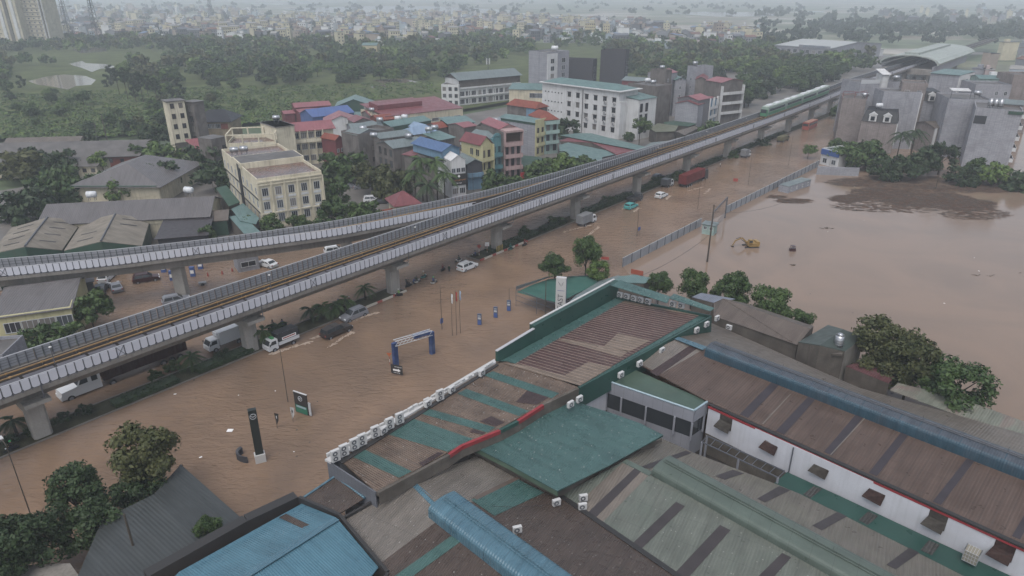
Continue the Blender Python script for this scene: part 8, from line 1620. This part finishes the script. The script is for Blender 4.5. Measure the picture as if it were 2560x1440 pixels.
lamp(1768, 655, 1784, 512, 'thick dark electricity pole standing in the flooded lot', 0, .2, 'electricity_pole', 'pole'); lamp(1363, 796, 1364, 700, 'dark pole left of the white shop pylon', 0, .1, 'steel_pole', 'pole'); lamp(360, 1460, 320, 1285, 'leaning dark pole over the slate grey roof', 0, .16, 'wooden_pole', 'pole')
lamp(2339, 472, 2352, 372, 'pole with pale box before the right hand trees', 0, .13, 'electricity_pole', 'pole'); lamp(268, 352, 262, 285, 'pair of black poles in the meadow, taller one', 0, .25, 'electricity_pole', 'pole'); lamp(245, 352, 240, 300, 'pair of black poles in the meadow, shorter one', 0, .15, 'electricity_pole', 'pole')
lamp(534, 475, 527, 418, 'lamp post left of the cream office', .8, .07); lamp(1183, 480, 1181, 415, 'twin globe lamp post in front of the teal house', 0, .07)
for i, (xb, yb, xt, yt, m) in enumerate(((1131, 840, 1129, 730, m_cwh), (1142, 838, 1141, 725, plain('flag_red', 'a33a32', .7)), (1151, 833, 1150, 722, plain('flag_pale', '8fa2b8', .7)))):
 t = lamp(xb, yb, xt, yt, ('left flagpole of three with a furled white flag', 'middle flagpole of three with a red flag', 'right flagpole of three with a pale blue flag')[i], 0, .05, 'flagpole', 'flagpole'); h = max(v.co.z for v in t.children[0].data.vertices); mb = MB()
 for k in range(6): mb.add([(.05, .02 * math.sin(k), h - .3 - k * .28), (.28 + .05 * math.sin(k * 2), .12 * math.cos(k), h - .5 - k * .28), (.28 + .05 * math.sin(k * 2 + 2), .12 * math.cos(k + 1), h - .78 - k * .28), (.05, .02 * math.sin(k + 1), h - .58 - k * .28)], [[0, 1, 2, 3]], m)
 mb.build('flag', t)
# viaduct lamps on the parapets
vl = [(s, 4.2) for s in (-116, -86, -56, -26, 4, 34, 64, 94)]
for i, (s, w) in enumerate(vl): q = A(s, w, 10.2); t = thing('parapet_lamp', f'slim lamp on the near viaduct parapet, {ORD[i]} from the left', 'lamp post', tuple(q), 0, 'lamps on the near viaduct parapet'); mb = MB(); mb.tube((0, 0, -.6), (0, 0, 3), .05, m_frame, n=5); mb.build('pole', t); mb = MB(); mb.ball((0, 0, 3.05), (.2, .2, .12), m_wsteel, 8, 5); mb.build('lamp_head', t)
# pylon sign with FAST lettering
def signbox(name, label, p, ang, w, d, h, m, z=0, cat='sign'):
 t = thing(name, label, cat, (p.x, p.y, z), ang); mb = MB(); mb.box((0, 0, h / 2), (w, d, h), m); mb.build('body', t); return t
q = W(1400, 818, 0); t = signbox('shop_pylon', 'tall white shop pylon with grey letters and blue side stripes', q, R(-14), 1.7, .7, 9.3, m_wsteel); bl = plain('brand_blue', '2f4f96', .4)
mb = MB(); mb.box((.853, -.1, 4.6), (.02, .14, 9), bl); mb.box((.853, .2, 4.6), (.02, .08, 9), bl); mb.build('blue_stripe', t); mb = MB(); mb.box((0, -.355, 7.0), (1.2, .02, .07), bl); mb.build('blue_rule', t); m_lg = plain('letter_grey', '4b4f58', .5)
text_obj('FAST', 1.25, m_lg, 'sign_lettering', t, Matrix(((0, -1, 0, 0), (0, 0, -1, -.36), (1, 0, 0, 5.0), (0, 0, 0, 1))))
mb = MB()
for a, b, c_ in (((-.5, 8.6), (-.42, 8.6), (0, 7.7)), ((-.28, 8.3), (-.2, 8.3), (.02, 7.72)), ((.5, 8.7), (.2, 8.25), (.0, 7.7)), ((.42, 8.3), (.25, 8.0), (.0, 7.68))): mb.add([(a[0], -.36, a[1]), (b[0], -.36, b[1]), (c_[0], -.36, c_[1])], [[0, 1, 2], [2, 1, 0]], m_lg)
mb.build('emblem', t)
# dark pillar sign
m_dkg = plain('dark_green_grey', '2f3836', .45); q = W(652, 1152, 0); t = signbox('pillar_sign', 'tall dark pillar sign on a white plinth in the flood', q, R(25), .95, .6, 7.5, m_dkg); mb = MB(); mb.box((0, 0, .4), (1.25, .95, 1.5), m_wsteel); mb.build('plinth', t)
ring = lambda mb, c_, r, m, M=None: [mb.tube(c_ + Vector((math.cos(k * .5236) * r, 0, math.sin(k * .5236) * r)), c_ + Vector((math.cos((k + 1) * .5236) * r, 0, math.sin((k + 1) * .5236) * r)), .035, m, n=4) for k in range(12)]
mb = MB(); c_ = Vector((0, -.4, 6.7)); ring(mb, c_, .36, m_winf); mb.tube(c_ + Vector((-.28, 0, .1)), c_ + Vector((0, 0, -.08)), .035, m_winf, n=4); mb.tube(c_ + Vector((.28, 0, .1)), c_ + Vector((0, 0, -.08)), .035, m_winf, n=4); mb.build('emblem', t)
t = thing('curved_wall', 'low curved dark stone wall beside the tall pillar sign', 'wall', tuple(W(630, 1152, 0))); mb = MB(); n_ = 10
for k in range(n_): a, b = [Vector((2.2 * math.cos(R(150 + 110 * j / n_)), 1.5 * math.sin(R(150 + 110 * j / n_)) + 1, 0)) for j in (k, k + 1)]; mb.prism([(a.x, a.y), (b.x, b.y), (b.x * .82, b.y * .82), (a.x * .82, a.y * .82)], -1, .9, m_dgry)
mb.build('wall_body', t)
# board with black head and green foot, feather flags
q = W(757, 1035, 0); t = signbox('promotional_board', 'leaning board with black top, white emblem and green foot', q, R(-28), 2.3, .18, 3.2, m_blk, .15); mb = MB(); mb.box((0, -.1, .62), (2.1, .02, 1.2), plain('promo_green', '2c7a62', .5)); mb.build('green_panel', t); mb = MB(); mb.box((0, -.115, 1.0), (1.7, .02, .3), m_pb); mb.build('pale_stripe', t)
mb = MB(); c_ = Vector((0, -.12, 2.35)); ring(mb, c_, .36, m_winf); mb.tube(c_ + Vector((-.28, 0, .1)), c_ + Vector((0, 0, -.08)), .04, m_winf, n=4); mb.tube(c_ + Vector((.28, 0, .1)), c_ + Vector((0, 0, -.08)), .04, m_winf, n=4); mb.build('emblem', t); mb = MB(); mb.box((1.3, .1, 1.0), (.5, .1, 2.0), m_winf); mb.build('side_panel', t); mb = MB(); mb.box((0, 0, 3.22), (2.4, .2, .08), m_wsteel); mb.build('white_edge', t)
for lb, x, y, m in (('black feather flag between the pillar sign and the board', 694, 1071, m_blk), ('white feather flag just left of the leaning board', 733, 1056, m_wsteel)):
 q = W(x, y, 0); t = thing('feather_flag', lb, 'flag', tuple(q)); mb = MB(); mb.tube((0, 0, -.5), (0, 0, 2.4), .03, m_poled, n=4); mb.build('pole', t); mb = MB(); mb.add([(-.05, 0, .5), (.3, -.05, 1.2), (.42, -.05, 2.3), (-.15, 0, 2.4), (-.05, .02, .5), (.3, -.03, 1.2), (.42, -.03, 2.3), (-.15, .02, 2.4)], [[0, 1, 2, 3], [7, 6, 5, 4]], m); o = mb.build('banner', t); mb = MB(); mb.box((.12, -.07, 1.8), (.12, .01, .4), m_winf if m is m_blk else m_blk); mb.build('mark', o)
# blue gantry arch
m_gb = mat('blue_fabric', '3a5588', .6, .3, .25, 1.5, .3, '8f9db5'); A_, B_ = W(990, 913, 0), W(1081, 884, 0); t = thing('entrance_arch', 'tattered blue fabric gantry arch with white truss in the flood', 'arch', tuple((A_ + B_) / 2)); o0 = (A_ + B_) / 2; hh = 3.9
for q in (A_, B_): mb = MB(); mb.box((q.x - o0.x, q.y - o0.y, hh / 2 - .5), (.75, .6, hh + 1), m_gb, rz=AU); mb.build('post', t)
mb = MB(); a_, b_ = A_ - o0, B_ - o0; d = (b_ - a_).normalized(); sdv = Vector((-d.y, d.x, 0)) * .35
for s in (-1, 1):
 for z in (hh - .45, hh + .35): mb.tube(a_ + sdv * s + Vector((0, 0, z)), b_ + sdv * s + Vector((0, 0, z)), .06, m_winf, n=4)
for k in range(10): p, p2 = a_.lerp(b_, k / 10), a_.lerp(b_, (k + 1) / 10); mb.tube(p + sdv * -1 + Vector((0, 0, hh - .45)), p2 - sdv + Vector((0, 0, hh + .35)), .04, m_winf, n=4); mb.tube(p + sdv + Vector((0, 0, hh + .35)), p2 - sdv + Vector((0, 0, hh + .35)), .04, m_winf, n=4)
mb.build('truss', t); mb = MB(); mb.box(a_.lerp(b_, .72) + Vector((0, 0, hh + .05)), ((b_ - a_).length * .42, .8, .5), m_gb, rz=math.atan2(d.y, d.x)); mb.build('fabric', t)
# arrow board, triangle sign
q = W(993, 938, 0); t = signbox('arrow_board', 'black board with white arrow at the foot of the blue arch', q, R(-20), 1.9, .12, 1.5, m_blk, .25); mb = MB(); mb.add([(-.6, -.07, .8), (.25, -.07, .8), (.25, -.07, .95), (.7, -.07, .65), (.25, -.07, .35), (.25, -.07, .5), (-.6, -.07, .5)], [[0, 6, 5, 1], [1, 5, 4, 3, 2]], m_wlet); mb.build('arrow', t)
text_obj('SHOWROOM', .2, m_wlet, 'sign_lettering', t, Matrix(((1, 0, 0, .3), (0, 0, -1, -.07), (0, 1, 0, 1.2), (0, 0, 0, 1)))); text_obj('XE ĐÃ QUA SD', .16, m_wlet, 'sign_lettering', t, Matrix(((1, 0, 0, 0), (0, 0, -1, -.07), (0, 1, 0, .2), (0, 0, 0, 1))))
t = thing('warning_sign', 'small orange triangle sign left of the blue arch', 'sign', tuple(W(975, 912, 0))); mb = MB(); [mb.tube((0, 0, -1 + .5 * k), (0, 0, -.5 + .5 * k), .05, (m_kr, m_kw)[k % 2], n=6) for k in range(5)]; mb.build('post', t); mb = MB(); mb.add([(-.4, -.05, 2.1), (.4, -.05, 2.1), (0, -.05, 1.4), (-.4, .0, 2.1), (.4, .0, 2.1), (0, .0, 1.4)], [[0, 2, 1], [3, 4, 5]], plain('sign_orange', 'b5622e', .5)); mb.build('plate', t)
for i, (x, y) in enumerate(((1199, 812), (1239, 794), (1272, 777))):
 t = signbox('totem_board', ('left', 'middle', 'right')[i] + ' one of three narrow blue totem boards in the flood', W(x, y, 0), R(-10), .7, .25, 2.1, plain('totem_grey', '52607a', .5)); mb = MB(); mb.box((0, -.14, 1.3), (.5, .02, .35), m_winf); mb.box((0, -.14, 1.75), (.5, .02, .12), m_winf); mb.build('panel', t); mb = MB(); mb.box((0, -.14, .5), (.6, .02, .8), fb); mb.build('blue_panel', t)
for i, (x, y) in enumerate(((1198, 634), (1204, 627))):
 q = W(x if i == 0 else 1218, y + 5, 0); t = thing('road_sign', ('red no entry disc on a striped post at the tip of the median', 'white board sign on a striped post beside the striped pier')[i], 'sign', tuple(q)); mb = MB(); [mb.tube((0, 0, -.5 + .5 * k), (0, 0, .5 * k), .06, (m_kr, m_kw)[k % 2], n=6) for k in range(5)]; mb.build('post', t); mb = MB(); (mb.tube((0, -.05, 2.2), (0, 0, 2.2), .4, m_kr, n=12) if i == 0 else mb.box((0, 0, 2.0), (.9, .06, .9), m_wlet)); mb.build('plate', t)
q = W(1837, 466, 0); t = signbox('red_sign', 'small red square sign standing in the street water', q, R(-20), 1.3, .1, .9, m_kr, 1.5); mb = MB(); mb.tube((0, 0, -2), (0, 0, 0), .05, m_poled, n=4); mb.build('post', t)
t = signbox('red_sign', 'slanting red board behind the trees of the shop pylon', W(1512, 662, 0), R(-20), 1.6, .1, .6, m_kr, 1.2); mb = MB(); [mb.tube((s * .7, 0, -1.5), (s * .7, 0, 0), .05, m_poled, n=4) for s in (-1, 1)]; mb.build('post', t)
# yellow black stripes round the pier foot
# net shelter
m_net = mat('green_shade_net', '3f6f66', .7, .2, .15, .5, .3, '5a7a70'); z = 3.3; t = thing('net_shelter', 'sagging green shade net shelter on a steel frame beside the shop pylon', 'shelter', tuple(W(1400, 740, 0)));
mb = MB(); mb.slab([W(x, y, z + dz) for x, y, dz in ((1292, 730, 0), (1330, 712, .1), (1372, 698, 0), (1440, 690, -.2), (1520, 690, 0), (1488, 712, -.1), (1440, 735, 0), (1396, 757, 0), (1345, 745, -.3))], .04, m_net); vb2(mb, 'net', t)
mb = MB(); L = [W(x, y, z) for x, y in ((1290, 724), (1372, 693), (1520, 687), (1440, 745), (1396, 762), (1290, 724))]
for a, b in zip(L, L[1:]): mb.tube(a, b, .06, m_frame, n=4)
for a in L[:-1] + [L[0].lerp(L[4], .5)]: mb.tube(a, (a.x, a.y, -1), .06, m_frame, n=4)
a, b = L[0], L[4];
for zz in (1.2, 2.2): mb.tube((a.x, a.y, zz), (b.x, b.y, zz), .04, m_frame, n=4)
vb2(mb, 'frame', t)
mb = MB(); mb.slab([W(1290, 724, 3.5), W(1372, 693, 3.5), W(1372, 690, 4.3), W(1290, 716, 4.3)], .03, m_grey); vb2(mb, 'side_sheet', t)
lowroof('grey_green_roof', 'grey green sheet roof running behind the green parapet', m_gtr, [(1440, 738), (1500, 702), (1545, 688), (1560, 692), (1540, 705), (1430, 765), (1425, 752)], 3.6)
lowroof('teal_roof', 'teal sheet roof behind the highest corner of the ribbed hall', m_tealr, [(1534, 702), (1550, 690), (1590, 687), (1634, 696), (1612, 708), (1560, 706)], 3.8)
signbox('orange_hoarding', 'red orange hoarding at the near end of the metal fence', W(1592, 690, 0), R(-32), 2.6, .1, 1.0, plain('orange_board', 'c4552f'), .3, 'hoarding')
# metal fence with gate
m_fen = mat('grey_fence_sheet', '969ba2', .5, .4, .1, .5, .2, rib=(U, .3, 1)); t = thing('metal_fence', 'long pale grey corrugated fence between the street and the flooded lot', 'fence', tuple(SW(40, 27)))
pts_ = [W(1555, 668, 0), W(1660, 613, 0), W(1752, 565, 0)], [W(1812, 535, 0), W(1920, 480, 0), W(2046, 416, 0)]
for L in pts_:
 for a, b in zip(L, L[1:]):
  mb = MB(); mb.prism([(a.x, a.y), (b.x, b.y), (b.x + .05, b.y - .05), (a.x + .05, a.y - .05)], -1, 2.0, m_fen); vb2(mb, 'fence_sheet', t)
  n_ = int((b - a).length / 3)
  for k in range(n_): q = a.lerp(b, k / n_); mb = MB(); mb.box((q.x + .12, q.y - .1, .7), (.1, .1, 2.9), m_frame, rz=AU); vb2(mb, 'fence_post', t)
  mb = MB(); mb.tube((a.x, a.y, 2.03), (b.x, b.y, 2.03), .05, m_winf, n=4); vb2(mb, 'top_rail', t)
t = thing('gate_frame', 'tall dark steel gate frame in the gap of the metal fence', 'gate', tuple(W(1795, 560, 0))); mb = MB(); a, b = W(1777, 585, 0), W(1812, 545, 0)
for q in (a, b): mb.box((q.x, q.y, 2.3), (.25, .25, 6.4), m_frame)
mb.tube((a.x, a.y, 5.5), (b.x, b.y, 5.5), .12, m_frame, n=4); mb.tube((a.x, a.y, 5.1), (b.x, b.y, 5.1), .06, m_frame, n=4); vb2(mb, 'frame', t); mb = MB()
for k in range(12): q = a.lerp(b, (k + .5) / 12); mb.tube((q.x, q.y, -.5), (q.x, q.y, 1.8), .04, m_frame, n=4); mb.tube((q.x, q.y, 4.2), (q.x, q.y, 5.3), .03, m_frame, n=4)
vb2(mb, 'bars', t)
b = Bld('guard_cabin', 'small pale green guard cabin inside the fence gap', (1757, 560), (1786, 565), 2.4, 2.5, m_mint, z0=-.3); b.flat(m_gtr, 0, over=.3, th=.12); b.wins('F', 2, 1, .8, .8, 1.9)
b = Bld('site_cabin', 'long pale grey site cabin floating behind the metal fence', (1972, 467), (2028, 449), 1.9, 3, m_gryl, z0=-.3); b.flat(m_gtr, 0, over=.05, th=.1); b.wins('F', 4, 1, .7, .9, 1.2)
# excavator
m_ye = mat('digger_yellow', 'a08345', .5, .4, .15, 2, .3, '6b5a3a'); q = W(1876, 616, 0); t = thing('excavator', 'yellow excavator half sunk with its arm dipping into the water', 'excavator', (q.x, q.y, -.45), R(185)); t.scale = (.82,) * 3
for s in (-1, 1): extr([(-1.9, .1), (-2.1, .45), (-1.8, .8), (1.8, .8), (2.1, .45), (1.9, .1)], .55, m_chas, None, 'track', t).location = (0, s * 1.05, 0)
mb = MB(); mb.box((-.5, 0, 1.35), (3.0, 2.5, .9), m_ye); mb.box((-1.6, 0, 1.9), (.9, 2.4, .5), m_ye); mb.build('house', t); extr([(.1, 1.8), (.1, 2.8), (.9, 2.8), (1.25, 2.0), (1.25, 1.3), (.1, 1.3)], 1.0, m_ye, None, 'cab', t).location = (0, .75, 0)
mb = MB(); mb.box((.55, .75, 2.35), (.95, 1.05, .6), m_dgl); mb.build('cab_window', t); mb = MB(); mb.tube((.9, -.3, 1.5), (2.6, -.3, 3.0), .24, m_ye, .22, 4); mb.tube((2.6, -.3, 3.0), (4.3, -.3, 2.3), .22, m_ye, .18, 4); mb.build('boom', t)
mb = MB(); mb.tube((4.3, -.3, 2.4), (5.1, -.3, .7), .18, m_ye, .14, 4); mb.build('dipper_arm', t); mb = MB(); mb.tube((1.4, -.3, 1.6), (2.8, -.3, 2.6), .07, m_chas, n=5); mb.tube((2.9, -.3, 3.2), (4.3, -.3, 2.8), .07, m_chas, n=5); mb.build('ram', t); extr([(4.8, .8), (5.3, .7), (5.4, .1), (4.9, -.1), (4.6, .3)], .9, m_chas, None, 'bucket', t).location = (0, -.3, 0)
t = thing('sunken_roller', 'small dark red machine sunk to its roof right of the excavator', 'machine', tuple(W(1981, 627, 0))); extr([(-.7, -.3), (-.6, .6), (.5, .7), (.7, -.3)], .9, m_cred, (.2, .2), 'body', t); mb = MB(); mb.box((0, 0, 1.15), (.9, .9, .08), m_cred); [mb.tube((i * .4, j * .4, .5), (i * .4, j * .4, 1.1), .04, m_chas, n=4) for i in (-1, 1) for j in (-1, 1)]; mb.build('canopy', t)
def drift(lb, x, y, n_, sc_):
 mb = MB(); rg = random.Random(int(x)); q = W(x, y, 0)
 for _ in range(n_): a = rg.uniform(0, 6.28); l = rg.uniform(.4, 1.4) * sc_; c_ = Vector((rg.uniform(-.8, .8) * sc_, rg.uniform(-.4, .4) * sc_, .05)); mb.tube(c_, c_ + Vector((math.cos(a) * l, math.sin(a) * l * .5, rg.uniform(-.05, .25) * sc_)), .07 * sc_, m_bark, .03 * sc_, 4)
 t = mb.build('driftwood'); t.location = q; tag(t, lb, 'driftwood')
drift('tangle of drifting branches, left piece above the red machine', 2066, 571, 7, 1.0); drift('small drifting branch right of the upper tangle', 2084, 572, 4, .6); drift('snagged branch with long tail in the middle of the lot', 1985, 664, 5, .9); drift('drifting branch at the right of the lot', 2440, 688, 4, .8); drift('second drifting twig at the right of the lot', 2475, 690, 5, .7); drift('twig drifting near the right edge of the lot', 2548, 682, 3, .5)
# floating debris bank and litter
rg = random.Random(9); m_deb = mat('debris_dark', (.10, .08, .066, 1), .9, .2, .4, 3); m_deb2 = mat('debris_mud', '6a4f3d', .9, .2, .3, 1); mb = MB()
def blob(x, y, rx, ry, n_):
 for _ in range(n_):
  r = rg.random() ** .6; a = rg.uniform(0, 6.28); px_, py_ = x + rx * r * math.cos(a), y + ry * r * math.sin(a) + 3 * math.sin(px_ * .05) if False else y + ry * r * math.sin(a); q = W(px_, py_, .02 + rg.random() * .06); an = rg.uniform(-.4, .4) + R(-20); l = rg.uniform(.25, 1.3); w = rg.uniform(.05, .28); d = Vector((math.cos(an), math.sin(an), 0)); o = Vector((-d.y, d.x, 0))
  mb.add([q - d * l - o * w, q + d * l - o * w * .6, q + d * l * .9 + o * w, q - d * l * .8 + o * w * .7], [[0, 1, 2, 3]], m_deb if rg.random() < .6 else m_deb2)
for a in ((2200, 487, 85, 17, 750), (2330, 500, 110, 18, 1100), (2420, 512, 70, 15, 520), (2290, 475, 160, 12, 600), (2120, 497, 45, 10, 400), (1985, 502, 45, 6, 220), (1945, 492, 25, 4, 80), (2480, 470, 90, 12, 500), (2150, 455, 80, 12, 400), (2300, 455, 240, 14, 700), (2440, 535, 90, 14, 260), (2250, 515, 170, 16, 500)): blob(*a)
kind(mb.build('floating_debris'), 'stuff')
mb = MB()
for _ in range(75):
 zx, zy = rg.choice([(rg.uniform(2050, 2540), rg.uniform(440, 560)), (rg.uniform(1900, 2540), rg.uniform(540, 1000)), (rg.uniform(180, 340), rg.uniform(1180, 1290)), (rg.uniform(400, 1000), rg.uniform(950, 1150)), (rg.uniform(250, 320), rg.uniform(1220, 1290))]); q = W(zx, zy, .03); s = rg.uniform(.06, .2) ; a = rg.uniform(0, 6)
 d = Vector((math.cos(a), math.sin(a), 0)) * s; o = Vector((-d.y, d.x, 0)) * .7; mb.add([q - d - o, q + d - o, q + d + o, q - d + o], [[0, 1, 2, 3]], m_wlet if rg.random() < .45 else m_deb)
kind(mb.build('floating_litter'), 'stuff')
t = thing('floating_board', 'square white board floating left of the tall pillar sign', 'board', tuple(W(575, 1076, .05))); mb = MB(); mb.box((0, 0, 0), (.75, .6, .05), m_wlet); mb.build('panel', t)
# things of the filling station
for i, (x, y) in enumerate(((410, 680), (432, 700), (483, 690), (502, 672))): t = signbox('fuel_pump', f'blue and white fuel pump, {ORD[i]} from the left under the branch viaduct', W(x, y, 0), R(10), .9, .6, 2.2, fb, -.2); mb = MB(); mb.box((0, -.31, 1.2), (.7, .02, .7), m_wlet); mb.build('display', t)
for i, (x, y) in enumerate(((520, 690), (556, 685), (581, 678))): q = W(x, y, 0); t = thing('traffic_cone', f'red marker cone in the fuel station water, {ORD[i]} from the left', 'cone', tuple(q)); mb = MB(); mb.tube((0, 0, -.3), (0, 0, .75), .28, m_kr, .08, 8); mb.build('cone_body', t)
t = thing('hand_cart', 'small wooden cart standing in the water right of the branch pier', 'cart', tuple(W(507, 712, 0)), .4); mb = MB(); mb.box((0, 0, .45), (1.4, .9, .25), m_box); mb.tube((.7, -.3, .45), (1.6, -.2, .7), .04, m_poled, n=4); mb.build('tray', t); [(lambda mb: (mb.tube((0, s * .5, .2), (0, s * .56, .2), .3, m_tyre, n=10), mb.build('wheel', t)))(MB()) for s in (-1, 1)]
# wakes behind the moving vehicles (ridges of broken water)
m_foam = mat('churned_water', 'ad9c8c', .6, .3, .15, 2)
def wake(x, y, dr, L, w):
 mb = MB(); q = W(x, y, 0); d = U * dr; rg = random.Random(int(x))
 for s in (-1, 1):
  for k in range(110): t_ = rg.random() ** 1.5; c_ = q + d * (-L * t_) + N * s * (w + t_ * L * .22 + rg.gauss(0, .2)); l = rg.uniform(.1, .4); e = (d * -1 + N * s * .3).normalized() * l; o = Vector((-e.y, e.x, 0)).normalized() * .1; mb.slab([c_ - e + Vector((0, 0, .03)), c_ + o + Vector((0, 0, .05)), c_ + e + Vector((0, 0, .03)), c_ - o + Vector((0, 0, .02))], .02, m_foam)
 o = mb.build('wake'); kind(o, 'stuff')
wake(665, 880, -1, 7, 1.1); wake(872, 826, 1, 6, 1.0); wake(857, 800, -1, 6, 1.0); wake(1765, 470, 1, 6, 1.2); wake(1487, 565, 1, 9, 1.2); wake(1590, 518, 1, 4, .9); wake(1668, 488, 1, 4, .9); wake(35, 1110, -1, 4, .4)
# cables over the roofs
def cable(lb, a, b, sag, m=m_blk, n_=10, r=.03):
 P = [a.lerp(b, k / n_) - Vector((0, 0, sag * 4 * (k / n_) * (1 - k / n_))) for k in range(n_ + 1)]; mb = MB(); [mb.tube(p, q, r, m, n=4) for p, q in zip(P, P[1:])]; tag(mb.build('cable'), lb, 'cable')
cable('cable slung from the dark electricity pole towards the far debris', W(1780, 530, 11.5 * 0 + 9), W(1975, 500, 5), 1.2); cable('low cable from the dark electricity pole to the fence end', W(1770, 590, 4.5), W(1600, 690, 4), .8); cable('thin cable lying from the teal box roof to the blue vent', W(1230, 1265, 7.6), W(1392, 1258, 6.6), .25, r=.02)
